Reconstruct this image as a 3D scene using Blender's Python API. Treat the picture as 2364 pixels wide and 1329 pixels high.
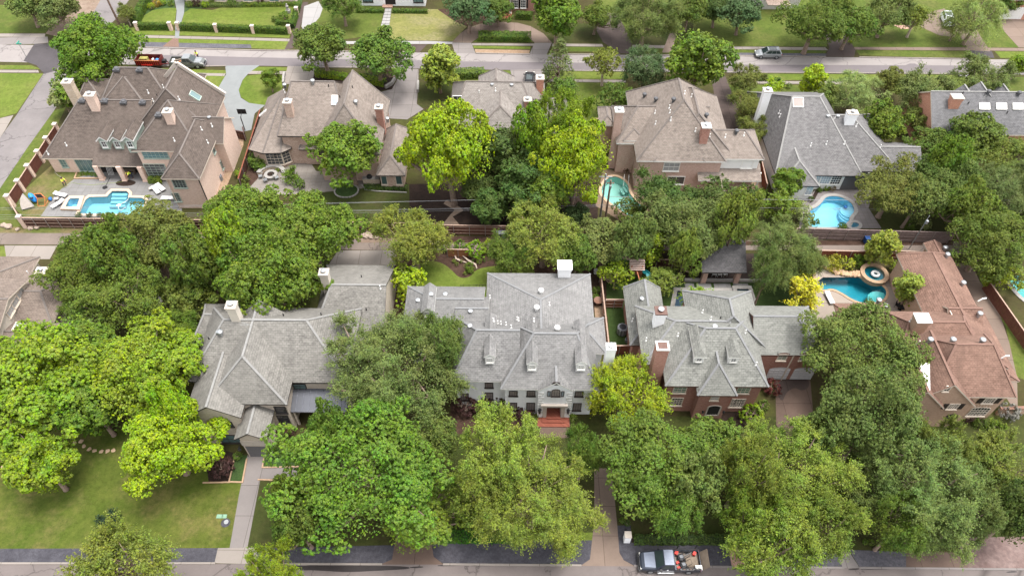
import bpy, bmesh, math, random
import numpy as np
from mathutils import Vector, Matrix
from mathutils.geometry import tessellate_polygon, intersect_ray_tri

S = bpy.context.scene
for _o in list(bpy.data.objects):
 bpy.data.objects.remove(_o)
COL = S.collection
rad = math.radians

# ------------------------------------------------------------------ camera
FOC, CX, CY, CAMH = 1680.0, 1182.0, 664.5, 74.0
PITCH, ROLL = 50.0, 0.5
cam = bpy.data.cameras.new('camera')
cam.sensor_width = 36.0
cam.lens = FOC / 2364.0 * 36.0
cam.clip_start = 1.0
cam.clip_end = 2000.0
cam_ob = bpy.data.objects.new('camera', cam)
COL.objects.link(cam_ob)
CAMR = Matrix.Rotation(rad(90 - PITCH), 3, 'X') @ Matrix.Rotation(rad(ROLL), 3, 'Z')
CAMP = Vector((0, 0, CAMH))
cam_ob.matrix_world = Matrix.Translation(CAMP) @ CAMR.to_4x4()
S.camera = cam_ob

# ------------------------------------------------------------------ light
SUN_DIR = Vector((0.24, 0.02, 0.96)).normalized()
world = bpy.data.worlds.new('World')
S.world = world
world.use_nodes = True
wn = world.node_tree
bg = wn.nodes['Background']
sky = wn.nodes.new('ShaderNodeTexSky')
sky.sky_type = 'NISHITA'
sky.sun_disc = False
sky.sun_elevation = math.asin(SUN_DIR.z)
sky.sun_rotation = math.atan2(SUN_DIR.x, SUN_DIR.y)
sky.air_density = 1.0
sky.dust_density = 3.0
hs = wn.nodes.new('ShaderNodeHueSaturation')
hs.inputs['Saturation'].default_value = 0.12
wn.links.new(sky.outputs[0], hs.inputs['Color'])
wn.links.new(hs.outputs[0], bg.inputs[0])
bg.inputs[1].default_value = 0.15
sl = bpy.data.lights.new('sun', 'SUN')
sl.energy = 1.3
sl.angle = rad(20)
sl.color = (1.0, 0.965, 0.91)
sun = bpy.data.objects.new('sun', sl)
sun.rotation_euler = (-SUN_DIR).to_track_quat('-Z', 'Y').to_euler()
COL.objects.link(sun)
S.view_settings.view_transform = 'Standard'
S.view_settings.look = 'None'
S.view_settings.gamma = 1.0
S.view_settings.use_curve_mapping = False
S.view_settings.exposure = 1.78
S.cycles.max_bounces = 6
S.cycles.transparent_max_bounces = 12
S.cycles.use_denoising = True
S.cycles.denoiser = 'OPENIMAGEDENOISE'
S.cycles.denoising_input_passes = 'RGB_ALBEDO_NORMAL'

# ------------------------------------------------------------------ pixel <-> place
def ray(px, py):
 return CAMR @ Vector(((px - CX) / FOC, -(py - CY) / FOC, -1.0))
def P(px, py, z=0.0):
 d = ray(px, py)
 return CAMP + d * ((z - CAMH) / d.z)
def PY(px, py, Y):
 d = ray(px, py)
 return CAMP + d * (Y / d.y)
def PX(px, py, X):
 d = ray(px, py)
 return CAMP + d * (X / d.x)
def mpp(px, py, z=0.0):
 """metres per photo pixel at that point"""
 d = ray(px, py)
 return ((z - CAMH) / d.z) / FOC

# ------------------------------------------------------------------ mesh helper
class MB:
 def __init__(s):
  s.v, s.f, s.m, s.uv = [], [], [], []
 def face(s, pts, mi=0, uv=None):
  n = len(s.v)
  s.v.extend(Vector(p) for p in pts)
  s.f.append(tuple(range(n, n + len(pts))))
  s.m.append(mi)
  s.uv.append(uv)
 def box(s, c, size, rz=0.0, mi=0, skip=''):
  x, y, z = size[0] / 2, size[1] / 2, size[2] / 2
  R = Matrix.Rotation(rz, 3, 'Z')
  c = Vector(c)
  q = [c + R @ Vector(p) for p in ((-x, -y, -z), (x, -y, -z), (x, y, -z), (-x, y, -z), (-x, -y, z), (x, -y, z), (x, y, z), (-x, y, z))]
  for idx, nm in (((0, 1, 5, 4), 'f'), ((1, 2, 6, 5), 'r'), ((2, 3, 7, 6), 'k'), ((3, 0, 4, 7), 'l'), ((4, 5, 6, 7), 't'), ((3, 2, 1, 0), 'b')):
   if nm not in skip:
    s.face([q[i] for i in idx], mi)
  return s
 def bx(s, x0, x1, y0, y1, z0, z1, mi=0, skip=''):
  return s.box(((x0 + x1) / 2, (y0 + y1) / 2, (z0 + z1) / 2), (abs(x1 - x0), abs(y1 - y0), abs(z1 - z0)), 0, mi, skip)
 def beam(s, a, b, w, h=None, mi=0):
  """square bar from a to b"""
  a, b = Vector(a), Vector(b)
  h = h or w
  d = (b - a).normalized()
  up = Vector((0, 0, 1)) if abs(d.z) < 0.95 else Vector((0, 1, 0))
  sx = d.cross(up).normalized() * (w / 2)
  sy = sx.cross(d).normalized() * (h / 2)
  q = [a - sx - sy, a + sx - sy, a + sx + sy, a - sx + sy, b - sx - sy, b + sx - sy, b + sx + sy, b - sx + sy]
  for idx in ((3, 2, 1, 0), (4, 5, 6, 7), (0, 1, 5, 4), (1, 2, 6, 5), (2, 3, 7, 6), (3, 0, 4, 7)):
   s.face([q[i] for i in idx], mi)
  return s
 def tube(s, pts, r, n=8, mi=0, cap=True):
  pts = [Vector(p) for p in pts]
  rs = r if isinstance(r, (list, tuple)) else [r] * len(pts)
  rings = []
  base = len(s.v)
  ref = Vector((0.3, 0.2, 1)).normalized()
  for i, p in enumerate(pts):
   d = (pts[min(i + 1, len(pts) - 1)] - pts[max(i - 1, 0)])
   d = d.normalized() if d.length > 1e-9 else Vector((0, 0, 1))
   u = d.cross(ref)
   if u.length < 0.1:
    u = d.cross(Vector((1, 0, 0)))
   u.normalize()
   w = d.cross(u)
   for k in range(n):
    a = 2 * math.pi * k / n
    s.v.append(p + (u * math.cos(a) + w * math.sin(a)) * rs[i])
   rings.append(base + i * n)
  for i in range(len(pts) - 1):
   for k in range(n):
    k2 = (k + 1) % n
    s.f.append((rings[i] + k, rings[i] + k2, rings[i + 1] + k2, rings[i + 1] + k))
    s.m.append(mi); s.uv.append(None)
  if cap:
   s.f.append(tuple(rings[0] + k for k in reversed(range(n)))); s.m.append(mi); s.uv.append(None)
   s.f.append(tuple(rings[-1] + k for k in range(n))); s.m.append(mi); s.uv.append(None)
  return s
 def lathe(s, prof, c=(0, 0, 0), n=16, mi=0, axis='z', close=True):
  """prof: [(r, h)] turned about an axis through c"""
  c = Vector(c)
  base = len(s.v)
  for r, h in prof:
   for k in range(n):
    a = 2 * math.pi * k / n
    q = (r * math.cos(a), r * math.sin(a), h)
    if axis == 'x':
     q = (h, q[0], q[1])
    elif axis == 'y':
     q = (q[1], h, q[0])
    s.v.append(c + Vector(q))
  for i in range(len(prof) - 1):
   for k in range(n):
    k2 = (k + 1) % n
    s.f.append((base + i * n + k, base + i * n + k2, base + (i + 1) * n + k2, base + (i + 1) * n + k))
    s.m.append(mi); s.uv.append(None)
  if close:
   s.f.append(tuple(base + k for k in reversed(range(n)))); s.m.append(mi); s.uv.append(None)
   s.f.append(tuple(base + (len(prof) - 1) * n + k for k in range(n))); s.m.append(mi); s.uv.append(None)
  return s
 def prism(s, poly, z0, z1, mi=0, top=True, bottom=False, mside=None):
  """vertical prism over an outline of (x, y)"""
  ms = mi if mside is None else mside
  n = len(poly)
  a = sum(poly[i][0] * poly[(i + 1) % n][1] - poly[(i + 1) % n][0] * poly[i][1] for i in range(n))
  if a < 0:
   poly = poly[::-1]
  for i in range(n):
   p, q = poly[i], poly[(i + 1) % n]
   s.face([(p[0], p[1], z0), (q[0], q[1], z0), (q[0], q[1], z1), (p[0], p[1], z1)], ms)
  for on, z in ((top, z1), (bottom, z0)):
   if on:
    s.poly([(p[0], p[1], z) for p in poly], mi, flip=(z == z0 and z0 != z1))
  return s
 def poly(s, pts, mi=0, holes=(), flip=False):
  loops = [[Vector(p) for p in pts]] + [[Vector(p) for p in h] for h in holes]
  flat = [p for l in loops for p in l]
  for t in tessellate_polygon(loops):
   q = [flat[i] for i in t]
   if ((q[1] - q[0]).cross(q[2] - q[0]).z < 0) != flip:
    q = q[::-1]
   s.face(q, mi)
  return s
 def merge(s, o):
  n = len(s.v)
  s.v.extend(o.v)
  s.f.extend(tuple(i + n for i in f) for f in o.f)
  s.m.extend(o.m); s.uv.extend(o.uv)
  return s
 def xf(s, M):
  s.v = [M @ Vector(p) for p in s.v]
  return s
 def mesh(s, name, mats, off=(0, 0, 0), smooth=False):
  me = bpy.data.meshes.new(name)
  off = Vector(off)
  me.from_pydata([tuple(Vector(p) - off) for p in s.v], [], s.f)
  if not isinstance(mats, (list, tuple)):
   mats = [mats]
  for m in mats:
   me.materials.append(m)
  me.polygons.foreach_set('material_index', s.m)
  if any(u is not None for u in s.uv):
   ul = me.uv_layers.new(name='UVMap')
   for p in me.polygons:
    u = s.uv[p.index]
    if u is not None:
     for k, li in enumerate(p.loop_indices):
      ul.data[li].uv = u[k]
  if smooth:
   me.polygons.foreach_set('use_smooth', [True] * len(me.polygons))
  me.update()
  return me
 def build(s, name, mats, parent=None, smooth=False, off=None):
  if off is None:
   off = base_of(parent) if parent else (0, 0, 0)
  o = bpy.data.objects.new(name, s.mesh(name, mats, off, smooth))
  COL.objects.link(o)
  o.parent = parent
  return o

def base_of(o):
 p = Vector((0, 0, 0))
 while o is not None:
  p = p + o.location
  o = o.parent
 return p

def tag(o, label=None, cat=None, group=None, kind=None):
 if label: o['label'] = label
 if cat: o['category'] = cat
 if group: o['group'] = group
 if kind: o['kind'] = kind
 return o

def thing(name, label, cat, loc=(0, 0, 0), rz=0.0, group=None):
 o = bpy.data.objects.new(name, None)
 o.empty_display_size = 0.3
 COL.objects.link(o)
 o.location = loc
 o.rotation_euler = (0, 0, rz)
 return tag(o, label, cat, group)

def dup(o, loc=None, rz=None, label=None, parent=None, scale=None):
 c = o.copy()
 COL.objects.link(c)
 c.parent = parent
 if loc is not None: c.location = loc
 if rz is not None: c.rotation_euler = (0, 0, rz)
 if scale is not None: c.scale = scale
 if label: c['label'] = label
 for ch in list(KIDS(o)):
  dup(ch, parent=c)
 return c
def KIDS(o):
 return [c for c in o.children]

# ------------------------------------------------------------------ materials
class NT:
 def __init__(s, name):
  s.mat = bpy.data.materials.new(name)
  s.mat.use_nodes = True
  s.t = s.mat.node_tree
  s.b = s.t.nodes['Principled BSDF']
  s.out = s.t.nodes['Material Output']
 def n(s, typ, **kw):
  nd = s.t.nodes.new('ShaderNode' + typ)
  for k, v in kw.items():
   if k.startswith('i_'):
    key = k[2:]
    nd.inputs[int(key) if key.isdigit() else key.replace('_', ' ')].default_value = v
   else:
    setattr(nd, k, v)
  return nd
 def l(s, a, b):
  s.t.links.new(a, b)
  return s
 def co(s, kind='Object'):
  return s.n('TexCoord').outputs[kind]
 def pos(s):
  return s.n('NewGeometry').outputs['Position']
 def noise(s, vec, scale, detail=4.0, rough=0.6, dist=0.0):
  nd = s.n('TexNoise', i_Scale=scale, i_Detail=detail, i_Roughness=rough, i_Distortion=dist)
  if vec is not None:
   s.l(vec, nd.inputs['Vector'])
  return nd.outputs[0]
 def ramp(s, fac, stops, interp='LINEAR'):
  r = s.n('ValToRGB')
  r.color_ramp.interpolation = interp
  e = r.color_ramp.elements
  while len(e) < len(stops):
   e.new(0.5)
  for i, (p, c) in enumerate(stops):
   e[i].position = p
   e[i].color = (c, c, c, 1) if isinstance(c, (int, float)) else (*c, 1)
  s.l(fac, r.inputs[0])
  return r.outputs[0]
 def mix(s, fac, a, b, blend='MIX'):
  m = s.n('Mix', data_type='RGBA', blend_type=blend)
  for val, ix in ((fac, 0), (a, 6), (b, 7)):
   if hasattr(val, 'links'):
    s.l(val, m.inputs[ix])
   elif ix == 0:
    m.inputs[0].default_value = val
   else:
    m.inputs[ix].default_value = (val, val, val, 1) if isinstance(val, (int, float)) else (*val, 1)
  return m.outputs[2]
 def math(s, op, a, b=0.0, c=0.0):
  m = s.n('Math', operation=op)
  for i, v in enumerate((a, b, c)):
   if hasattr(v, 'links'):
    s.l(v, m.inputs[i])
   else:
    m.inputs[i].default_value = v
  return m.outputs[0]
 def mapv(s, vec, scale=(1, 1, 1), rot=(0, 0, 0), loc=(0, 0, 0)):
  m = s.n('Mapping')
  m.inputs['Scale'].default_value = scale
  m.inputs['Rotation'].default_value = rot
  m.inputs['Location'].default_value = loc
  s.l(vec, m.inputs['Vector'])
  return m.outputs[0]
 def bump(s, h, strength=0.3, dist=0.05):
  b = s.n('Bump', i_Strength=strength, i_Distance=dist)
  s.l(h, b.inputs['Height'])
  s.l(b.outputs[0], s.b.inputs['Normal'])
  return s
 def fin(s, col=None, rough=0.8, metal=0.0, spec=0.3):
  if col is not None:
   if hasattr(col, 'links'):
    s.l(col, s.b.inputs['Base Color'])
   else:
    s.b.inputs['Base Color'].default_value = (*col, 1)
  if hasattr(rough, 'links'):
   s.l(rough, s.b.inputs['Roughness'])
  else:
   s.b.inputs['Roughness'].default_value = rough
  s.b.inputs['Metallic'].default_value = metal
  s.b.inputs['Specular IOR Level'].default_value = spec
  return s.mat

GK = 0.41
def srgb(r, g, b):
 """8-bit picture colour -> linear"""
 f = lambda c: (c / 255.0 / 12.92) if c <= 10 else ((c / 255.0 + 0.055) / 1.055) ** 2.4
 return (f(r), f(g), f(b))
def mulc(c, k):
 return tuple(x * k for x in c)

def m_plain(name, col, rough=0.6, metal=0.0, var=0.12, scale=3.0, spec=0.3):
 t = NT(name)
 f = t.noise(t.co(), scale, 5)
 c = t.mix(t.ramp(f, [(0.3, 0.0), (0.7, 1.0)]), mulc(col, 1 - var), mulc(col, 1 + var))
 return t.fin(c, rough, metal, spec)

def m_shingle(name, c1, c2, stain=0.25, row=0.22, wid=0.36, spread=0.5):
 t = NT(name)
 c1, c2 = mulc(c1, 0.52), mulc(c2, 0.52)
 c1, c2 = (c1[0] * 1.03, c1[1], c1[2] * .96), (c2[0] * 1.03, c2[1], c2[2] * .96)
 uv = t.co('UV')
 br = t.n('TexBrick', offset=0.5, squash=1.0)
 br.inputs['Scale'].default_value = 1.0
 br.inputs['Brick Width'].default_value = wid
 br.inputs['Row Height'].default_value = row
 br.inputs['Mortar Size'].default_value = 0.03
 br.inputs['Mortar Smooth'].default_value = 0.4
 br.inputs['Bias'].default_value = 0.0
 br.inputs['Color1'].default_value = (*c1, 1)
 br.inputs['Color2'].default_value = (*c2, 1)
 br.inputs['Mortar'].default_value = (*mulc(c1, 0.45), 1)
 t.l(uv, br.inputs['Vector'])
 p = t.pos()
 n1 = t.ramp(t.noise(t.mapv(uv, (1.5, 2.6, 1)), 1.0, 4, 0.75), [(0.36, 0.0), (0.64, 1.0)])
 c = t.mix(spread, br.outputs[0], t.mix(n1, mulc(c1, 0.58), mulc(c2, 1.36)))
 n4 = t.noise(p, 0.16, 3, 0.6)
 c = t.mix(t.ramp(n4, [(0.4, 0.0), (0.62, 0.35)]), c, mulc(c2, 1.18))
 n2 = t.noise(p, 0.28, 5, 0.62)
 c = t.mix(t.ramp(n2, [(0.42, 0.0), (0.78, stain)]), c, mulc(c1, 0.5))
 n3 = t.noise(t.mapv(uv, (0.9, 0.10, 1)), 1.0, 4, 0.7)          # rain streaks down the slope
 c = t.mix(t.ramp(n3, [(0.45, 0.0), (0.75, stain * 1.5)]), c, mulc(c2, 0.55))
 t.bump(br.outputs['Fac'], 0.5, 0.03)
 return t.fin(c, 0.9, 0, 0.2)

def m_brick(name, c1, c2, mortar, row=0.085, wid=0.24, msize=0.014, stain=0.2):
 t = NT(name)
 p = t.pos()
 sx = t.n('SeparateXYZ'); t.l(p, sx.inputs[0])
 cb = t.n('CombineXYZ')
 t.l(t.math('ADD', sx.outputs[0], sx.outputs[1]), cb.inputs[0])
 t.l(sx.outputs[2], cb.inputs[1])
 br = t.n('TexBrick', offset=0.5)
 br.inputs['Scale'].default_value = 1.0
 br.inputs['Brick Width'].default_value = wid
 br.inputs['Row Height'].default_value = row
 br.inputs['Mortar Size'].default_value = msize
 br.inputs['Color1'].default_value = (*c1, 1)
 br.inputs['Color2'].default_value = (*c2, 1)
 br.inputs['Mortar'].default_value = (*mortar, 1)
 t.l(cb.outputs[0], br.inputs['Vector'])
 c = br.outputs[0]
 n0 = t.noise(t.mapv(cb.outputs[0], (3.0, 8.0, 1)), 1.0, 2, 0.6)
 c = t.mix(t.ramp(n0, [(0.35, 0.0), (0.7, 0.45)]), c, mulc(c1, 0.7 if stain > .05 else .93))
 n = t.noise(p, 0.5, 4)
 c = t.mix(t.ramp(n, [(0.45, 0.0), (0.8, stain)]), c, mulc(c1, 0.6))
 t.bump(br.outputs['Fac'], 0.4, 0.02)
 return t.fin(c, 0.85, 0, 0.2)

def m_ground(name, a, b, c=None, s1=0.15, s2=1.6, rough=0.95, bump=0.25, fine=9.0, mix3=0.5, fv=0.22):
 """two or three colours in patches, with fine grain"""
 t = NT(name)
 a, b, c = mulc(a, GK), mulc(b, GK), (mulc(c, GK) if c else None)
 p = t.pos()
 n1 = t.noise(p, s1, 5, 0.6)
 col = t.mix(t.ramp(n1, [(0.38, 0.0), (0.64, 1.0)]), a, b)
 if c:
  n2 = t.noise(t.mapv(p, (1, 1, 1), (0, 0, 0), (31, 7, 0)), s1 * 1.7, 6, 0.7)
  col = t.mix(t.ramp(n2, [(0.46, 0.0), (0.6, mix3)]), col, c)
 n3 = t.noise(p, s2, 4, 0.7)
 col = t.mix(t.ramp(n3, [(0.38, 0.0), (0.66, 0.6)]), col, mulc(a, 0.62))
 n5 = t.noise(t.mapv(p, loc=(5, 9, 2)), s2 * 0.35, 4, 0.7)
 col = t.mix(t.ramp(n5, [(0.5, 0.0), (0.7, 0.45)]), col, mulc(b, 1.18))
 n4 = t.noise(p, fine, 3, 0.8)
 n6 = t.noise(p, fine * .33, 3, 0.75)
 v = t.math('MULTIPLY_ADD', n4, 3.2 * fv, 1 - 1.6 * fv)
 v = t.math('MULTIPLY', v, t.math('MULTIPLY_ADD', n6, 2.6 * fv, 1 - 1.3 * fv))
 vc = t.n('CombineXYZ')
 for i in range(3): t.l(v, vc.inputs[i])
 col = t.mix(1.0, col, vc.outputs[0], 'MULTIPLY')
 t.bump(n4, bump, 0.04)
 return t.fin(col, rough, 0, 0.15)

def m_paved(name, col, crack=True, joint=None, dark=0.25, s=0.25, rough=0.85, tint=None, jd=0.5):
 t = NT(name)
 col = mulc(col, GK * .82)
 p = t.pos()
 n1 = t.noise(p, s, 6, 0.65)
 c = t.mix(t.ramp(n1, [(0.35, 0.0), (0.7, 1.0)]), mulc(col, 1 - dark * 0.6), mulc(col, 1.08))
 n2 = t.noise(p, 2.3, 6, 0.75)
 c = t.mix(t.ramp(n2, [(0.45, 0.0), (0.8, dark)]), c, mulc(col, 0.55) if tint is None else tint)
 n3 = t.noise(p, 14.0, 2, 0.8)
 c = t.mix(0.25, c, t.mix(n3, mulc(col, 0.6), mulc(col, 1.35)))
 if crack:
  v = t.n('TexVoronoi', feature='DISTANCE_TO_EDGE', i_Scale=0.16)
  w = t.n('Vector', ) if False else None
  d = t.noise(p, 0.8, 4)
  vm = t.n('VectorMath', operation='ADD')
  cx = t.n('CombineXYZ'); t.l(d, cx.inputs[0]); t.l(d, cx.inputs[1])
  sc = t.n('VectorMath', operation='SCALE'); t.l(cx.outputs[0], sc.inputs[0]); sc.inputs['Scale'].default_value = 3.0
  t.l(p, vm.inputs[0]); t.l(sc.outputs[0], vm.inputs[1])
  t.l(vm.outputs[0], v.inputs['Vector'])
  c = t.mix(t.ramp(v.outputs['Distance'], [(0.0, 0.75), (0.016, 0.0)]), c, mulc(col, 0.35))
 if joint:
  br = t.n('TexBrick', offset=0.0)
  br.inputs['Scale'].default_value = 1.0
  br.inputs['Brick Width'].default_value = joint[0]
  br.inputs['Row Height'].default_value = joint[1]
  br.inputs['Mortar Size'].default_value = 0.03
  br.inputs['Color1'].default_value = (1, 1, 1, 1)
  br.inputs['Color2'].default_value = (0.9, 0.9, 0.9, 1)
  br.inputs['Mortar'].default_value = (jd * 1.05, jd, jd * .96, 1)
  t.l(p, br.inputs['Vector'])
  c = t.mix(1.0, c, br.outputs[0], 'MULTIPLY')
 t.bump(n3, 0.15, 0.02)
 return t.fin(c, rough, 0, 0.25)

def m_leaf(name):
 """leaf: colour comes from the object's own colour; each leaf differs a little"""
 t = NT(name)
 oi = t.n('ObjectInfo')
 g = t.n('NewGeometry')
 r = g.outputs['Random Per Island']
 hv = t.n('HueSaturation')
 t.l(oi.outputs['Color'], hv.inputs['Color'])
 r2 = t.math('FRACT', t.math('MULTIPLY', r, 7.31))
 nz = t.noise(t.co(), 0.45, 3, 0.6)
 nh = t.noise(t.mapv(t.co(), loc=(9, 3, 5)), 0.8, 3, 0.7)
 nl = t.noise(t.mapv(t.co(), loc=(2, 8, 1)), 0.22, 2, 0.5)
 t.l(t.math('MULTIPLY_ADD', r, 0.03, t.math('MULTIPLY_ADD', nl, -0.07, t.math('MULTIPLY_ADD', nh, -0.10, 0.578))), hv.inputs['Hue'])
 val = t.math('MULTIPLY_ADD', r2, 0.55, t.math('MULTIPLY_ADD', nz, 0.9, 0.32))
 t.l(val, hv.inputs['Value'])
 t.l(t.math('MULTIPLY_ADD', r2, 0.2, 0.85), hv.inputs['Saturation'])
 t.l(hv.outputs[0], t.b.inputs['Base Color'])
 t.b.inputs['Roughness'].default_value = 0.55
 t.b.inputs['Specular IOR Level'].default_value = 0.12
 tr = t.n('BsdfTranslucent')
 t.l(t.mix(1.0, hv.outputs[0], (1.0, 1.0, 0.55), 'MULTIPLY'), tr.inputs['Color'])
 ms = t.n('MixShader'); ms.inputs[0].default_value = 0.26
 t.l(t.b.outputs[0], ms.inputs[1]); t.l(tr.outputs[0], ms.inputs[2])
 t.l(ms.outputs[0], t.out.inputs['Surface'])
 return t.mat

def m_water(name, col, ripple=0.12, scale=1.2):
 t = NT(name)
 p = t.pos()
 tr = t.n('BsdfTransparent'); tr.inputs[0].default_value = (*col, 1)
 gl = t.n('BsdfGlossy'); gl.inputs['Roughness'].default_value = 0.05
 b = t.n('Bump', i_Strength=ripple, i_Distance=0.1)
 t.l(t.noise(p, scale, 3, 0.6, 0.5), b.inputs['Height'])
 t.l(b.outputs[0], gl.inputs['Normal'])
 lw = t.n('Fresnel', i_IOR=1.33)
 t.l(b.outputs[0], lw.inputs['Normal'])
 ms = t.n('MixShader')
 t.l(lw.outputs[0], ms.inputs[0])
 t.l(tr.outputs[0], ms.inputs[1]); t.l(gl.outputs[0], ms.inputs[2])
 t.l(ms.outputs[0], t.out.inputs['Surface'])
 return t.mat

def m_glass(name, col, rough=0.08):
 t = NT(name)
 f = t.noise(t.co(), 0.6, 3)
 c = t.mix(f, mulc(col, 0.6), mulc(col, 1.4))
 return t.fin(c, rough, 0, 0.8)
# ------------------------------------------------------------------ house builder
M = {}
M['trim_white'] = m_plain('trim_white', (0.72, 0.70, 0.66), 0.5, 0, 0.05)
M['trim_cream'] = m_plain('trim_cream', (0.55, 0.47, 0.39), 0.6, 0, 0.06)
M['trim_dark'] = m_plain('trim_dark', (0.035, 0.03, 0.028), 0.5, 0, 0.1)
M['trim_copper'] = m_plain('trim_copper', (0.11, 0.062, 0.05), 0.5, 0.2, 0.15)
M['shingle_brown'] = m_shingle('shingle_brown', srgb(102, 92, 87), srgb(124, 113, 107))
M['shingle_taupe'] = m_shingle('shingle_taupe', srgb(144, 133, 126), srgb(168, 157, 150))
M['shingle_tan'] = m_shingle('shingle_tan', srgb(132, 118, 110), srgb(154, 141, 133), 0.3)
M['shingle_pale'] = m_shingle('shingle_pale', srgb(150, 143, 139), srgb(170, 164, 160), 0.2)
M['shingle_silver'] = m_shingle('shingle_silver', srgb(136, 134, 131), srgb(160, 158, 154), 0.3, 0.26, 0.4)
M['shingle_grey'] = m_shingle('shingle_grey', srgb(138, 138, 140), srgb(156, 156, 157), 0.32, 0.24, 0.4)
M['shingle_greengrey'] = m_shingle('shingle_greengrey', srgb(138, 140, 137), srgb(160, 162, 158), 0.2, 0.27, 0.4)
M['shingle_charcoal'] = m_shingle('shingle_charcoal', srgb(118, 117, 120), srgb(146, 145, 147))
M['shingle_slate'] = m_shingle('shingle_slate', srgb(112, 113, 117), srgb(138, 138, 142), 0.2)
M['shingle_red'] = m_shingle('shingle_red', srgb(138, 108, 96), srgb(160, 129, 116), 0.5, 0.24, 0.36)
M['shingle_dark'] = m_shingle('shingle_dark', srgb(92, 92, 96), srgb(118, 117, 120), 0.3, 0.26, 0.36)
M['cap_brown'] = m_plain('cap_brown', mulc(srgb(140, 130, 124), .46), 0.9)
M['cap_grey'] = m_plain('cap_grey', mulc(srgb(170, 168, 165), .46), 0.9)
M['cap_red'] = m_plain('cap_red', mulc(srgb(156, 122, 108), .46), 0.9)
M['brick_pink'] = m_brick('brick_pink', mulc(srgb(205, 172, 155), .95), mulc(srgb(222, 196, 180), .95), mulc(srgb(225, 205, 190), .95), stain=0.15)
M['brick_rose'] = m_brick('brick_rose', mulc(srgb(188, 150, 136), .95), mulc(srgb(205, 170, 156), .95), mulc(srgb(205, 185, 172), .95), stain=0.15)
M['brick_mixed'] = m_brick('brick_mixed', mulc(srgb(165, 128, 112), .95), mulc(srgb(200, 172, 155), .95), mulc(srgb(205, 192, 178), .95), stain=0.25)
M['brick_red'] = m_brick('brick_red', mulc(srgb(150, 96, 82), .95), mulc(srgb(176, 122, 106), .95), mulc(srgb(175, 150, 138), .95), stain=0.2)
M['brick_orange'] = m_brick('brick_orange', mulc(srgb(172, 108, 86), .95), mulc(srgb(194, 130, 106), .95), mulc(srgb(190, 160, 140), .95))
M['brick_tan'] = m_brick('brick_tan', mulc(srgb(166, 134, 112), .95), mulc(srgb(186, 154, 132), .95), mulc(srgb(182, 160, 142), .95), stain=0.15)
M['brick_white'] = m_brick('brick_white', (0.80, 0.80, 0.81), (0.86, 0.86, 0.86), (0.70, 0.70, 0.71), 0.085, 0.24, 0.008, 0.04)
M['stone_buff'] = m_brick('stone_buff', mulc(srgb(196, 182, 166), .85), mulc(srgb(214, 202, 188), .85), mulc(srgb(190, 176, 160), .85), 0.2, 0.6, 0.012, 0.15)
M['stone_tan'] = m_brick('stone_tan', srgb(186, 168, 146), srgb(205, 190, 170), srgb(180, 165, 148), 0.16, 0.42, 0.014)
M['limestone'] = m_plain('limestone', mulc(srgb(214, 202, 190), .62), 0.8, 0, 0.08)
M['stucco_grey'] = m_plain('stucco_grey', srgb(190, 186, 184), 0.9, 0, 0.06, 1.2)
M['stucco_white'] = m_plain('stucco_white', (0.70, 0.69, 0.67), 0.8, 0, 0.05, 1.0)
M['stucco_cream'] = m_plain('stucco_cream', mulc(srgb(214, 204, 190), .72), 0.9, 0, 0.06, 1.0)
M['glass_dark'] = m_glass('glass_dark', (0.035, 0.04, 0.045))
M['glass_green'] = m_glass('glass_green', (0.10, 0.16, 0.16), 0.15)
M['glass_sky'] = m_glass('glass_sky', (0.30, 0.35, 0.40), 0.1)
M['glass_blind'] = m_glass('glass_blind', (0.30, 0.30, 0.30), 0.3)
M['glass_solar'] = m_glass('glass_solar', (0.045, 0.085, 0.09), 0.3)
M['black_metal'] = m_plain('black_metal', (0.02, 0.02, 0.022), 0.45, 0.3)
M['grey_metal'] = m_plain('grey_metal', (0.32, 0.33, 0.34), 0.4, 0.6)
M['galvanised'] = m_plain('galvanised', (0.36, 0.37, 0.38), 0.35, 0.7)
M['white_paint'] = m_plain('white_paint', (0.66, 0.65, 0.63), 0.45, 0, 0.04)
M['dark_opening'] = m_plain('dark_opening', (0.02, 0.018, 0.017), 0.9)
M['seam_metal'] = m_plain('seam_metal', mulc(srgb(128, 130, 138), .4), 0.4, 0.4, 0.1, 0.8)

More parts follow.
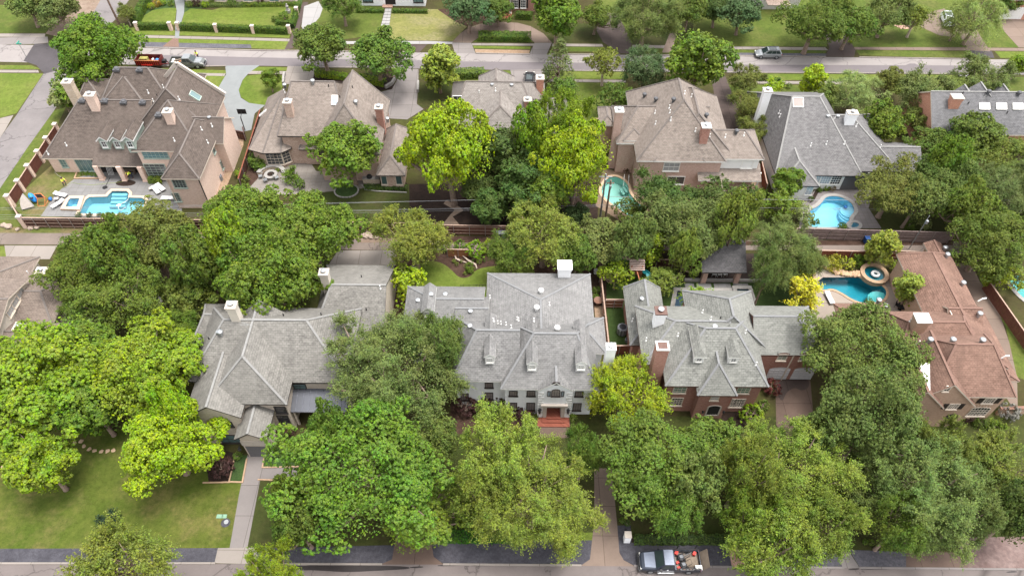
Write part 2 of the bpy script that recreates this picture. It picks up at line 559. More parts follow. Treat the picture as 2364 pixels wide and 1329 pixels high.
class House:
 def __init__(s, name, label, at, roof, wall, trim, cap='cap_brown', group='houses on the block', cat='house'):
  q = P(at[0], at[1], 0)
  s.root = thing(name, label, cat, (q.x, q.y, 0), 0, group)
  s.roof, s.wall, s.cap = MB(), MB(), []
  s.rm, s.wm, s.tm, s.cm = M[roof], M[wall], M[trim], M[cap]
  s.trimn = trim
  s.tris = []
  s.k = 0
 # --- a roof plane with thickness
 def plane(s, pts, th=0.2, mi=0):
  pts = [Vector(p) for p in pts]
  n = (pts[1] - pts[0]).cross(pts[2] - pts[0]).normalized()
  if n.z < 0:
   pts = pts[::-1]; n = -n
  h = Vector((0, 0, 1)).cross(n)
  h = h.normalized() if h.length > 1e-4 else Vector((1, 0, 0))
  sl = n.cross(h)
  ou = random.random() * 9
  uv = [(p.dot(h) + ou, p.dot(sl)) for p in pts]
  s.roof.face(pts, mi, uv)
  d = Vector((0, 0, -th))
  m = len(pts)
  s.roof.face([p + d for p in reversed(pts)], 1)
  for i in range(m):
   a, b = pts[i], pts[(i + 1) % m]
   s.roof.face([a + d, b + d, b, a], 1)
  for i in range(1, m - 1):
   s.tris.append((pts[0], pts[i], pts[i + 1]))
 def ridge(s, a, b, w=0.24):
  a, b = Vector(a), Vector(b)
  if (b - a).length > 0.4:
   s.cap.append(MB().beam(a + Vector((0, 0, 0.015)), b + Vector((0, 0, 0.015)), w, 0.05))
 def rect(s, x0, x1, y0, y1, ez, axis='x', pitch=0.8, hip=(1, 1), over=0.45, base=0.0, wall=True, caps=True, rake=0.2, gap=None):
  s.k += 1
  e = s.k * 0.007
  ez = ez + e
  if axis == 'x':
   half = (y1 - y0) / 2
   rz = ez + pitch * half
   a0, a1 = hip[0] * half, hip[1] * half
   if a0 + a1 > x1 - x0:
    k = (x1 - x0) / (a0 + a1); a0 *= k; a1 *= k
   yc = (y0 + y1) / 2
   r0, r1 = Vector((x0 + a0, yc, rz)), Vector((x1 - a1, yc, rz))
   c = [Vector((x0, y0, ez)), Vector((x1, y0, ez)), Vector((x1, y1, ez)), Vector((x0, y1, ez))]
   s.plane([c[0], c[1], r1, r0] if (r1 - r0).length > .01 else [c[0], c[1], r1])
   s.plane([c[2], c[3], r0, r1] if (r1 - r0).length > .01 else [c[2], c[3], r0])
   if hip[0] > 0: s.plane([c[3], c[0], r0])
   if hip[1] > 0: s.plane([c[1], c[2], r1])
   hips = [(c[0], r0, hip[0]), (c[3], r0, hip[0]), (c[1], r1, hip[1]), (c[2], r1, hip[1])]
  else:
   half = (x1 - x0) / 2
   rz = ez + pitch * half
   a0, a1 = hip[0] * half, hip[1] * half
   if a0 + a1 > y1 - y0:
    k = (y1 - y0) / (a0 + a1); a0 *= k; a1 *= k
   xc = (x0 + x1) / 2
   r0, r1 = Vector((xc, y0 + a0, rz)), Vector((xc, y1 - a1, rz))
   c = [Vector((x0, y0, ez)), Vector((x1, y0, ez)), Vector((x1, y1, ez)), Vector((x0, y1, ez))]
   lng = (r1 - r0).length > .01
   s.plane([c[1], c[2], r1, r0] if lng else [c[1], c[2], r1])
   s.plane([c[3], c[0], r0, r1] if lng else [c[3], c[0], r0])
   if hip[0] > 0: s.plane([c[0], c[1], r0])
   if hip[1] > 0: s.plane([c[2], c[3], r1])
   hips = [(c[0], r0, hip[0]), (c[1], r0, hip[0]), (c[2], r1, hip[1]), (c[3], r1, hip[1])]
  if caps:
   s.ridge(r0, r1)
   for a, b, h in hips:
    if h > 0: s.ridge(a, b)
  ov = over + e * 0.5
  gx0 = gx1 = gy0 = gy1 = ov
  if axis == 'x':
   if hip[0] == 0: gx0 = rake + e
   if hip[1] == 0: gx1 = rake + e
  else:
   if hip[0] == 0: gy0 = rake + e
   if hip[1] == 0: gy1 = rake + e
  X0, X1, Y0, Y1 = x0 + gx0, x1 - gx1, y0 + gy0, y1 - gy1
  if wall:
   zt = ez + pitch * ov - 0.2
   if axis == 'x':
    yc = (Y0 + Y1) / 2
    gz = rz - 0.22
    L = [(X0, Y1, base), (X0, Y0, base), (X0, Y0, zt)] + ([(X0, yc, gz)] if hip[0] == 0 else []) + [(X0, Y1, zt)]
    R = [(X1, Y0, base), (X1, Y1, base), (X1, Y1, zt)] + ([(X1, yc, gz)] if hip[1] == 0 else []) + [(X1, Y0, zt)]
    F = [(X0, Y0, base), (X1, Y0, base), (X1, Y0, zt), (X0, Y0, zt)]
    B = [(X1, Y1, base), (X0, Y1, base), (X0, Y1, zt), (X1, Y1, zt)]
   else:
    xc = (X0 + X1) / 2
    gz = rz - 0.22
    F = [(X0, Y0, base), (X1, Y0, base), (X1, Y0, zt)] + ([(xc, Y0, gz)] if hip[0] == 0 else []) + [(X0, Y0, zt)]
    B = [(X1, Y1, base), (X0, Y1, base), (X0, Y1, zt)] + ([(xc, Y1, gz)] if hip[1] == 0 else []) + [(X1, Y1, zt)]
    L = [(X0, Y1, base), (X0, Y0, base), (X0, Y0, zt), (X0, Y1, zt)]
    R = [(X1, Y0, base), (X1, Y1, base), (X1, Y1, zt), (X1, Y0, zt)]
   if gap:
    xa, xb, zg = gap
    s.wall.face([F[0], (xa, Y0, base), (xa, Y0, zg), (X0, Y0, zg)])
    s.wall.face([(xb, Y0, base), F[1], (X1, Y0, zg), (xb, Y0, zg)])
    F = [(X0, Y0, zg), (X1, Y0, zg)] + F[2:]
   for q in (L, R, F, B):
    s.wall.face(q)
  return dict(x0=x0, x1=x1, y0=y0, y1=y1, ez=ez, rz=rz, X0=X0, X1=X1, Y0=Y0, Y1=Y1, r0=r0, r1=r1)
 # --- block from the eave line seen in the photograph
 def blk(s, fl, fr, ez, axis='x', pitch=0.8, hip=(1, 1), back=None, ridge=None, depth=None, **kw):
  a, b = P(fl[0], fl[1], ez), P(fr[0], fr[1], ez)
  y0 = (a.y + b.y) / 2
  if ridge:
   d = ray(*ridge)
   t = (ez - pitch * y0 - CAMH) / (d.z - pitch * d.y)
   depth = 2 * (t * d.y - y0)
  elif back:
   depth = P(back[0], back[1], ez).y - y0
  return s.rect(a.x, b.x, y0, y0 + depth, ez, axis, pitch, hip, **kw)
 # --- block from its ridge seen in the photograph
 def rblk(s, ra, rb, rz, ez, axis='x', pitch=0.8, hip=(1, 1), **kw):
  a, b = P(ra[0], ra[1], rz), P(rb[0], rb[1], rz)
  half = (rz - ez) / pitch
  if axis == 'x':
   yc = (a.y + b.y) / 2
   return s.rect(a.x - hip[0] * half, b.x + hip[1] * half, yc - half, yc + half, ez, 'x', pitch, hip, **kw)
  xc = (a.x + b.x) / 2
  return s.rect(xc - half, xc + half, a.y - hip[0] * half, b.y + hip[1] * half, ez, 'y', pitch, hip, **kw)
 def shed(s, fl, fr, ez, depth, zb, base=None, over=0.3, mi=0):
  a, b = P(fl[0], fl[1], ez), P(fr[0], fr[1], ez)
  y0 = (a.y + b.y) / 2
  s.k += 1
  s.plane([(a.x, y0, ez), (b.x, y0, ez), (b.x, y0 + depth, zb), (a.x, y0 + depth, zb)], 0.18, mi)
  if base is not None:
   k = (zb - ez) / depth
   X0, X1, Y0, Y1 = a.x + over, b.x - over, y0 + over, y0 + depth
   z0, z1 = ez + k * over - .19, zb - .19
   for q in ([(X0, Y0, base), (X1, Y0, base), (X1, Y0, z0), (X0, Y0, z0)], [(X1, Y0, base), (X1, Y1, base), (X1, Y1, z1), (X1, Y0, z0)], [(X0, Y1, base), (X0, Y0, base), (X0, Y0, z0), (X0, Y1, z1)]):
    s.wall.face(q)
  return dict(x0=a.x, x1=b.x, y0=y0, y1=y0 + depth, Y0=y0 + over, X0=a.x + over, X1=b.x - over, ez=ez)
 def hit(s, px, py):
  d = ray(px, py)
  best = None
  for t in s.tris:
   h = intersect_ray_tri(t[0], t[1], t[2], d, CAMP, True)
   if h is not None:
    k = (h - CAMP).length
    if best is None or k < best[0]:
     best = (k, h)
  return best[1] if best else P(px, py, 6)
 def zat(s, x, y):
  z = 0
  for t in s.tris:
   h = intersect_ray_tri(t[0], t[1], t[2], Vector((0, 0, -1)), Vector((x, y, 60)), True)
   if h is not None:
    z = max(z, h.z)
  return z
 # --- pieces on the house
 def win(s, c, w, h, face='f', cols=2, rows=2, frame='trim_white', glass='glass_dark', sill=True, arch=False, bar=0.035, edge=0.09, name='window', label=None, head=None, single=False, par=None, shutters=None):
  """c: world point at the centre on the wall; face f/l/r says which way the wall looks"""
  c = Vector(c)
  R = {'f': 0.0, 'l': -math.pi / 2, 'r': math.pi / 2, 'b': math.pi}.get(face, face)
  Mx = Matrix.Translation(c) @ Matrix.Rotation(R, 4, 'Z')
  f, g = MB(), MB()
  t = 0.08
  def barx(x0, x1, z0, z1, y=t):
   f.bx(x0, x1, -y, 0.01, z0, z1)
  H = h / 2
  barx(-w / 2 - edge, -w / 2, -H - edge, H + (0 if arch else edge))
  barx(w / 2, w / 2 + edge, -H - edge, H + (0 if arch else edge))
  barx(-w / 2, w / 2, -H - edge, -H)
  if arch:
   n = 8
   for i in range(n):
    a0, a1 = math.pi * i / n, math.pi * (i + 1) / n
    r0, r1 = w / 2, w / 2 + edge
    k = arch if arch is not True else 1.0
    q = [(-r0 * math.cos(a0), r0 * k * math.sin(a0)), (-r0 * math.cos(a1), r0 * k * math.sin(a1)), (-r1 * math.cos(a1), r1 * k * math.sin(a1) + .0), (-r1 * math.cos(a0), r1 * k * math.sin(a0))]
    f.face([(x, -t, H + z) for x, z in q][::-1])
    f.face([(q[3][0], -t, H + q[3][1]), (q[2][0], -t, H + q[2][1]), (q[2][0], 0.01, H + q[2][1]), (q[3][0], 0.01, H + q[3][1])])
    g.face([(0, -.025, H), (q[1][0], -.025, H + q[1][1]), (q[0][0], -.025, H + q[0][1])])
  else:
   barx(-w / 2, w / 2, H, H + edge)
  for i in range(1, cols):
   x = -w / 2 + w * i / cols
   barx(x - bar / 2, x + bar / 2, -H, H + (w * .35 if arch else 0), 0.05)
  for i in range(1, rows):
   z = -H + h * i / rows
   b = bar * (1.6 if rows % 2 == 0 and i == rows // 2 else 1)
   barx(-w / 2, w / 2, z - b / 2, z + b / 2, 0.053)
  if sill:
   f.bx(-w / 2 - edge - .06, w / 2 + edge + .06, -0.16, 0.01, -H - edge - .1, -H - edge)
  if head:
   f.bx(-w / 2 - edge - .06, w / 2 + edge + .06, -0.12, 0.01, H + edge, H + edge + head)
  g.face([(-w / 2, -.02, -H), (w / 2, -.02, -H), (w / 2, -.02, H), (-w / 2, -.02, H)])
  f.xf(Mx); g.xf(Mx)
  if single:
   n0 = len(f.f)
   f.merge(g)
   for i in range(n0, len(f.m)): f.m[i] = 1
   o = f.build(name, [M[frame], M[glass]], par or s.root)
  else:
   o = f.build(name, M[frame], par or s.root)
   g.build('pane', M[glass], o)
   if shutters:
    for sgn in (-1, 1):
     q = MB()
     x = sgn * (w / 2 + edge + .05 + shutters[1] / 2)
     q.bx(x - shutters[1] / 2, x + shutters[1] / 2, -.07, .0, -H - .05, H + .05)
     for i in range(9):
      z = -H + h * (i + .5) / 9
      q.bx(x - shutters[1] * .38, x + shutters[1] * .38, -.095, -.071, z - h / 30, z + h / 30)
     q.xf(Mx)
     q.build('shutter', M[shutters[0]], o)
  if label: o['label'] = label
  return o
 def wf(s, b, px, py, w, h, **kw):
  """window on the front wall of block b, centred on that pixel"""
  return s.win(PY(px, py, b['Y0']), w, h, 'f', **kw)
 def wr(s, b, px, py, w, h, **kw):
  return s.win(PX(px, py, b['X1']), w, h, 'r', **kw)
 def wl(s, b, px, py, w, h, **kw):
  return s.win(PX(px, py, b['X0']), w, h, 'l', **kw)
 def chimney(s, px, py, ztop, w=1.1, d=0.9, z0=3.0, mat='brick_red', cap='cement', label=None, flue=True, crown=0.12, base=None):
  c = P(px, py, ztop)
  if base:
   b_ = s.hit(*base)
   c = PY(px, py, b_.y + d * .4)
   ztop = min(max(c.z, b_.z + .8), 13)
   z0 = b_.z - 1.6
  m = MB()
  m.bx(c.x - w / 2, c.x + w / 2, c.y - d / 2, c.y + d / 2, z0, ztop - 0.5)
  e = crown * 0.5
  m.bx(c.x - w / 2 - e, c.x + w / 2 + e, c.y - d / 2 - e, c.y + d / 2 + e, ztop - 0.5, ztop - 0.14)
  o = m.build('chimney', M[mat], s.root)
  k = MB()
  k.bx(c.x - w / 2 - crown, c.x + w / 2 + crown, c.y - d / 2 - crown, c.y + d / 2 + crown, ztop - 0.14, ztop)
  k.build('chimney_cap', M[cap], o)
  if flue:
   f = MB().lathe([(0.2, ztop), (0.2, ztop + .22), (0.34, ztop + .24), (0.34, ztop + .32), (0.05, ztop + .38)], (c.x, c.y, 0), 12)
   f.build('flue', M['grey_metal'], o)
  if label: o['label'] = label
  return o
 def vent(s, px, py, kind='pipe', mat=None):
  p = s.hit(px, py)
  m = MB()
  if kind == 'pipe':
   m.lathe([(0.14, -.1), (0.11, .08), (0.055, .12), (0.055, .5), (0.07, .51), (0.07, .56)], p, 8)
   mm, nm = mat or 'white_paint', 'vent_pipe'
  elif kind == 'turbine':
   m.lathe([(0.2, -.15), (0.2, .3), (0.3, .36), (0.34, .5), (0.3, .64), (0.14, .74)], p, 12)
   mm, nm = mat or 'galvanised', 'roof_vent'
  elif kind == 'box':
   m.box(p + Vector((0, 0, .06)), (.95, .95, .3))
   m.lathe([(0.36, .2), (0.36, .3), (0.26, .42), (0.05, .47)], p, 12)
   mm, nm = mat or 'vent_dark', 'roof_vent'
  elif kind == 'disc':
   m.lathe([(0.18, -.2), (0.2, .12), (0.27, .14), (0.27, .2), (0.06, .24)], p, 14)
   mm, nm = mat or 'galvanised', 'roof_vent'
  elif kind == 'stub':
   m.lathe([(0.07, -.1), (0.07, .4), (0.05, .41)], p, 7)
   mm, nm = mat or 'black_metal', 'vent_pipe'
  return m.build(nm, M[mm], s.root, smooth=False)
 def skylight(s, px, py, w, d, glass='glass_sky', frame='trim_white', pitch=0.8, face='f'):
  p = s.hit(px, py)
  m = MB()
  n = Vector((0, -pitch, 1)).normalized()
  u = Vector((1, 0, 0)); v = Vector((0, 1, pitch)).normalized()
  if face == 'l':
   n = Vector((-pitch, 0, 1)).normalized(); u = Vector((0, -1, 0)); v = Vector((1, 0, pitch)).normalized()
  if face == 'r':
   n = Vector((pitch, 0, 1)).normalized(); u = Vector((0, 1, 0)); v = Vector((-1, 0, pitch)).normalized()
  for a, b, x, y in ((-w / 2, 0, .1, d), (w / 2, 0, .1, d), (0, -d / 2, w, .1), (0, d / 2, w, .1)):
   c = p + u * a + v * b + n * 0.08
   q = [c + u * (sx * x / 2) + v * (sy * y / 2) + n * sz for sx, sy, sz in ((-1, -1, -.1), (1, -1, -.1), (1, 1, -.1), (-1, 1, -.1), (-1, -1, .1), (1, -1, .1), (1, 1, .1), (-1, 1, .1))]
   for ix in ((0, 1, 5, 4), (1, 2, 6, 5), (2, 3, 7, 6), (3, 0, 4, 7), (4, 5, 6, 7)):
    m.face([q[i] for i in ix])
  o = m.build('skylight', M[frame], s.root)
  g = MB()
  g.face([p + u * (sx * w / 2) + v * (sy * d / 2) + n * 0.12 for sx, sy in ((-1, -1), (1, -1), (1, 1), (-1, 1))])
  g.build('pane', M[glass], o)
  return o
 def dormer(s, px, py, w=1.5, h=1.5, wall='white_paint', hip=0.0, pitch=0.9, over=0.18, depth=4.0, win=(0.9, 0.9, 2, 2), glass='glass_dark', frame='trim_white', arch=False, rw=None):
  """px, py: foot of the dormer's front wall on the roof"""
  p = s.hit(px, py)
  x, y, z = p
  z0 = z - 0.6
  m = MB()
  hw = w / 2
  zt = z + h
  gz = zt + pitch * hw
  if hip > 0:
   m.bx(x - hw, x + hw, y, y + depth, z0, zt)
  else:
   m.face([(x - hw, y, z0), (x + hw, y, z0), (x + hw, y, zt), (x, y, gz - .05), (x - hw, y, zt)])
   m.face([(x + hw, y, z0), (x + hw, y + depth, z0), (x + hw, y + depth, zt), (x + hw, y, zt)])
   m.face([(x - hw, y + depth, z0), (x - hw, y, z0), (x - hw, y, zt), (x - hw, y + depth, zt)])
  o = m.build('dormer', M[wall], s.root)
  sub = House.__new__(House)
  sub.roof, sub.wall, sub.cap, sub.tris, sub.k = MB(), MB(), [], [], 0
  W = hw + over
  e = pitch * over
  sub.rect(x - W, x + W, y - over * 1.3, y + depth, zt - e * .6, 'y', pitch, (hip, 0), wall=False, caps=False)
  sub.roof.build('dormer_roof', [rw or s.rm, M[frame]], o)
  s.tris += sub.tris
  s.win((x, y, z + h * .52), win[0], win[1], 'f', win[2], win[3], frame, glass, True, arch, 0.03, 0.07, single=True, par=o)
  return o
 def door(s, c, w, h, face='f', mat='white_paint', name='garage_door', panels=(4, 4), arch=False, handle=True):
  c = Vector(c)
  R = {'f': 0.0, 'l': -math.pi / 2, 'r': math.pi / 2}[face]
  Mx = Matrix.Translation(c) @ Matrix.Rotation(R, 4, 'Z')
  m = MB()
  m.bx(-w / 2, w / 2, -.05, 0, -h / 2, h / 2)
  for i in range(panels[0]):
   for j in range(panels[1]):
    x = -w / 2 + w * (i + .5) / panels[0]; z = -h / 2 + h * (j + .5) / panels[1]
    m.bx(x - w / panels[0] * .38, x + w / panels[0] * .38, -.085, -.051, z - h / panels[1] * .36, z + h / panels[1] * .36)
  if arch:
   n = 10
   for i in range(n):
    a0, a1 = math.pi * i / n, math.pi * (i + 1) / n
    m.face([(0, -.05, h / 2), (w / 2 * math.cos(a0), -.05, h / 2 + arch * math.sin(a0)), (w / 2 * math.cos(a1), -.05, h / 2 + arch * math.sin(a1))])
  m.xf(Mx)
  o = m.build(name, M[mat], s.root)
  if handle:
   q = MB().bx(-.12, .12, -.13, -.09, -h * .32, -h * .32 + .05).xf(Mx)
   q.build('handle', M['black_metal'], o)
  return o
 def part(s, mb, name, mat, label=None, parent=None):
  o = mb.build(name, [M[x] for x in mat] if isinstance(mat, (list, tuple)) else M[mat], parent or s.root)
  if label: o['label'] = label
  return o
 def gutter_pipe(s, x, y, z0, z1, mat='trim_dark'):
  m = MB().box((x, y, (z0 + z1) / 2), (.12, .1, z1 - z0))
  return s.part(m, 'downpipe', mat)
 def finish(s, extra=None):
  mats = [s.rm, s.tm] + ([M[x] for x in extra] if extra else [])
  s.roof.build('roof', mats, s.root)
  if s.wall.f: s.wall.build('wall', s.wm, s.root)
  for c in s.cap: c.build('ridge_cap', s.cm, s.root)
M['cement'] = m_plain('cement', mulc(srgb(196, 188, 178), .75), 0.9)
M['vent_dark'] = m_plain('vent_dark', (0.075, 0.075, 0.08), 0.5)
M['trim_sage'] = m_plain('trim_sage', srgb(150, 162, 152), 0.5, 0, 0.05)
M['trim_black'] = m_plain('trim_black', (0.03, 0.022, 0.02), 0.5, 0, 0.1)
M['cap_grey2'] = m_plain('cap_grey2', mulc(srgb(160, 160, 161), .44), 0.9)
M['glass_brown'] = m_glass('glass_brown', srgb(120, 105, 98), 0.15)
M['glass_grey'] = m_glass('glass_grey', srgb(150, 140, 136), 0.12)
M['glass_green2'] = m_glass('glass_green2', srgb(96, 122, 108), 0.15)
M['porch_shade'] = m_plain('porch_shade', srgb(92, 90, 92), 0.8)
M['seam_dark'] = m_plain('seam_dark', srgb(92, 94, 102), 0.4, 0.4)
M['brick_paver'] = m_brick('brick_paver', srgb(122, 66, 52), srgb(140, 84, 68), srgb(120, 74, 62), 0.1, 0.2, 0.012)
M['garage_grey'] = m_plain('garage_grey', srgb(196, 194, 196), 0.5, 0, 0.05)
M['flag_coping'] = m_plain('flag_coping', mulc(srgb(206, 176, 146), .65), 0.8, 0, 0.12)
M['coping_tan'] = m_plain('coping_tan', mulc(srgb(178, 148, 120), .7), 0.8, 0, 0.15)
M['robot_blue'] = m_plain('robot_blue', (0.02, 0.12, 0.35), 0.4)
M['lid_green'] = m_plain('lid_green', mulc(srgb(150, 190, 160), .5), 0.6)
M['hose'] = m_plain('hose', (0.3, 0.36, 0.1), 0.6)
M['wire'] = m_plain('wire', (0.2, 0.2, 0.21), 0.6)
M['decal_white'] = m_plain('decal_white', (0.34, 0.33, 0.32), 0.5)
# ================================================================== ground, streets, lawns
M['soil'] = m_ground('soil', srgb(98, 100, 52), srgb(96, 86, 58), srgb(84, 66, 52))
M['lawn_bright'] = m_ground('lawn_bright', srgb(118, 140, 54), srgb(140, 156, 68), srgb(156, 154, 88), 0.10)
M['lawn_mid'] = m_ground('lawn_mid', srgb(104, 124, 50), srgb(124, 138, 62), srgb(140, 134, 80), 0.12)
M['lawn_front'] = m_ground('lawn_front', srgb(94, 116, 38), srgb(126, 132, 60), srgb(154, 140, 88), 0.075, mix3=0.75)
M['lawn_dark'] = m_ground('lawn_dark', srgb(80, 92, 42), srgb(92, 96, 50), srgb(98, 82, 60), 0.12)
M['lawn_dry'] = m_ground('lawn_dry', srgb(148, 152, 82), srgb(172, 166, 104), srgb(178, 168, 124), 0.09, mix3=0.9)
M['lawn_yard'] = m_ground('lawn_yard', srgb(118, 134, 62), srgb(146, 138, 86), srgb(160, 140, 104), 0.13, mix3=0.95)
M['turf'] = m_ground('turf', srgb(72, 94, 46), srgb(80, 102, 52), None, 0.3, 2.0, 0.95, 0.2, 12)
M['groundcover'] = m_ground('groundcover', srgb(76, 104, 54), srgb(94, 120, 66), srgb(60, 80, 46), 0.6, 2.5, 0.9, 0.8, 7)
M['mulch'] = m_ground('mulch', srgb(96, 72, 60), srgb(112, 88, 76), srgb(72, 54, 46), 0.5, 3.0, 0.95, 0.6, 8)
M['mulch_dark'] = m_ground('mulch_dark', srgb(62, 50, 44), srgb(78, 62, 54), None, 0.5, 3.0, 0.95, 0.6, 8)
M['bare_soil'] = m_ground('bare_soil', srgb(176, 152, 134), srgb(190, 168, 150), srgb(150, 122, 104), 0.2)
M['street_pale'] = m_paved('street_pale', srgb(208, 198, 194), True, None, 0.2)
M['street_dark'] = m_paved('street_dark', srgb(164, 154, 156), False, None, 0.15)
M['street_side'] = m_paved('street_side', srgb(182, 173, 172), True, None, 0.4)
M['street_near'] = m_paved('street_near', srgb(166, 153, 149), True, None, 0.3)
M['asphalt_patch'] = m_paved('asphalt_patch', srgb(118, 111, 114), True, None, 0.4)
M['asphalt_wet'] = m_paved('asphalt_wet', srgb(70, 62, 62), False, None, 0.4, 0.9, 0.45)
M['alley_paving'] = m_paved('alley_paving', srgb(184, 166, 154), True, None, 0.5)
M['concrete'] = m_paved('concrete', srgb(206, 194, 184), False, (3.0, 3.0), 0.15)
M['concrete_white'] = m_paved('concrete_white', srgb(224, 220, 218), False, (3.5, 3.5), 0.1)
M['concrete_tan'] = m_paved('concrete_tan', srgb(186, 162, 146), False, (3.2, 3.2), 0.3)
M['concrete_brown'] = m_paved('concrete_brown', srgb(160, 134, 120), False, (3.2, 3.2), 0.45)
M['concrete_grey'] = m_paved('concrete_grey', srgb(190, 180, 176), False, (3.4, 3.4), 0.2)
M['drive_slate'] = m_paved('drive_slate', srgb(186, 190, 190), False, None, 0.18, 0.6)
M['drive_dark'] = m_paved('drive_dark', srgb(128, 110, 104), False, (3.0, 3.0), 0.5)
M['gravel_grey'] = m_ground('gravel_grey', srgb(118, 116, 124), srgb(138, 135, 142), None, 0.4, 3.0, 0.9, 0.5, 9, fv=0.3)
M['gravel_dark'] = m_ground('gravel_dark', srgb(100, 98, 106), srgb(114, 112, 120), srgb(86, 84, 92), 0.4, 3.0, 0.85, 0.5, 9, fv=0.24)
M['gravel_tan'] = m_ground('gravel_tan', srgb(196, 162, 132), srgb(210, 180, 152), None, 0.4, 3.0, 0.9, 0.5, 9)
M['gravel_pink'] = m_ground('gravel_pink', srgb(158, 132, 126), srgb(180, 156, 150), None, 0.4, 3.0, 0.9, 0.6, 6, fv=0.3)
M['slate_patio'] = m_paved('slate_patio', srgb(190, 187, 185), False, (1.1, 0.8), 0.35, 0.5, jd=0.75)
M['stone_patio'] = m_paved('stone_patio', srgb(198, 188, 178), False, (0.9, 0.7), 0.35, 0.5, jd=0.75)
M['flagstone'] = m_paved('flagstone', srgb(198, 168, 140), False, (0.8, 0.6), 0.35, 0.8, jd=0.75)
M['patio_beige'] = m_paved('patio_beige', srgb(222, 204, 188), False, (3.0, 3.0), 0.2)
M['patio_stamped'] = m_paved('patio_stamped', srgb(192, 182, 180), False, (0.7, 0.7), 0.4, 0.4, jd=0.75)
M['coping_cream'] = m_plain('coping_cream', mulc(srgb(224, 200, 178), .55), 0.8, 0, 0.08)
M['coping_grey'] = m_plain('coping_grey', mulc(srgb(170, 165, 160), .6), 0.8, 0, 0.1)
M['boulder'] = m_plain('boulder', srgb(176, 146, 118), 0.9, 0, 0.3, 1.5)
M['rubble'] = m_plain('rubble', mulc(srgb(190, 170, 154), .55), 0.9, 0, 0.2, 1.0)
M['paver_brick'] = m_brick('paver_brick', srgb(150, 118, 104), srgb(172, 140, 124), srgb(140, 116, 104), 0.12, 0.25)
M['apron_brick'] = m_paved('apron_brick', srgb(206, 168, 150), False, (0.25, 0.12), 0.2)
M['deck'] = m_paved('deck', srgb(116, 96, 88), False, (3.0, 0.16), 0.4)

def W2(pts, z):
 out = []
 for p in pts:
  q = P(p[0], p[1], z)
  out.append((q.x, q.y))
 return out
LV = [0]
def sheet(name, mat, pts, holes=(), lv=None, z=None):
 LV[0] += 1
 z = (0.004 + 0.004 * (lv if lv is not None else 0) + 0.00002 * LV[0]) if z is None else z
 m = MB()
 m.poly([(x, y, z) for x, y in W2(pts, z)], 0, [[(x, y, z) for x, y in W2(h, z)] for h in holes])
 return tag(m.build(name, M[mat]), kind='structure')
def strip(name, mat, pts, w, hgt, z0=0.0, closed=False, kind='structure'):
 """low kerb or edging along a line of points in the picture"""
 q = [P(x, y, z0) for x, y in pts]
 if closed: q.append(q[0])
 m = MB()
 for a, b in zip(q, q[1:]):
  d = (b - a)
  if d.length < 1e-4: continue
  e = d.normalized() * w * .5
  m.beam(a - e + Vector((0, 0, hgt / 2)), b + e + Vector((0, 0, hgt / 2 + random.random() * .002)), w, hgt)
 o = m.build(name, M[mat])
 return tag(o, kind=kind) if kind else o

def ell(cx, cy, rx, ry, n=20):
 return [(cx + rx * math.cos(2 * math.pi * i / n), cy + ry * math.sin(2 * math.pi * i / n)) for i in range(n)]
def smooth(pts, it=2):
 for _ in range(it):
  o = []
  for i in range(len(pts)):
   a, b = pts[i], pts[(i + 1) % len(pts)]
   o.append((a[0] * .75 + b[0] * .25, a[1] * .75 + b[1] * .25)); o.append((a[0] * .25 + b[0] * .75, a[1] * .25 + b[1] * .75))
  pts = o
 return pts
def grow(poly, d):
 """move an outline outwards by d metres (x, y)"""
 n = len(poly)
 a = sum(poly[i][0] * poly[(i + 1) % n][1] - poly[(i + 1) % n][0] * poly[i][1] for i in range(n))
 s = 1 if a > 0 else -1
 out = []
 for i in range(n):
  p0, p1, p2 = Vector(poly[i - 1]), Vector(poly[i]), Vector(poly[(i + 1) % n])
  e1, e2 = (p1 - p0).normalized(), (p2 - p1).normalized()
  n1, n2 = Vector((e1.y, -e1.x)) * s, Vector((e2.y, -e2.x)) * s
  b = (n1 + n2)
  k = d / max(0.35, (1 + n1.dot(n2)) / 1.0) if True else d
  out.append((p1.x + b.x * k, p1.y + b.y * k))
 return out

# ---- pools (outline of the water in the photograph)
POOL = {}
POOL['angular'] = [(182, 494), (197, 462), (206, 455), (247, 454), (253, 447), (259, 441), (293, 441), (299, 447), (297, 456), (329, 457), (336, 463), (328, 497)]
POOL['spa'] = [(152, 481), (160, 465), (165, 461), (187, 461), (180, 482)]
POOL['turquoise'] = smooth([(1384, 440), (1400, 412), (1418, 406), (1436, 413), (1452, 428), (1452, 445), (1470, 466), (1492, 482), (1488, 500), (1455, 504), (1425, 480), (1398, 462)])
POOL['pale'] = smooth([(1868, 484), (1884, 479), (1897, 468), (1905, 455), (1925, 452), (1945, 456), (1966, 468), (1975, 488), (1961, 501), (1962, 514), (1950, 525), (1900, 526), (1862, 524)])
POOL['tub'] = ell(1971, 521, 12, 6.5, 16)
POOL['lagoon'] = smooth([(1878, 615), (1905, 618), (1930, 633), (1965, 635), (1995, 640), (2040, 660), (2049, 678), (2036, 697), (1994, 702), (1966, 692), (1944, 677), (1920, 666), (1902, 672), (1885, 660)])
POOL['edge'] = smooth([(2322, 640), (2335, 629), (2420, 630), (2420, 720), (2360, 692)])
POOL['shaded'] = smooth([(285, 690), (300, 665), (350, 660), (372, 690), (350, 722), (305, 722)])
POOL['reflecting'] = [(1556, 710), (1563, 671), (1690, 672), (1693, 680), (1602, 682), (1598, 712)]
POOL['square'] = [(1699, 669), (1727, 669), (1735, 695), (1706, 696)]
POOLW = {k: W2(v, 0.0) for k, v in POOL.items()}
HOLE = {k: grow(v, 0.12) for k, v in POOLW.items()}
g = MB()
hl = [[(x, y, 0) for x, y in v] for v in HOLE.values()]
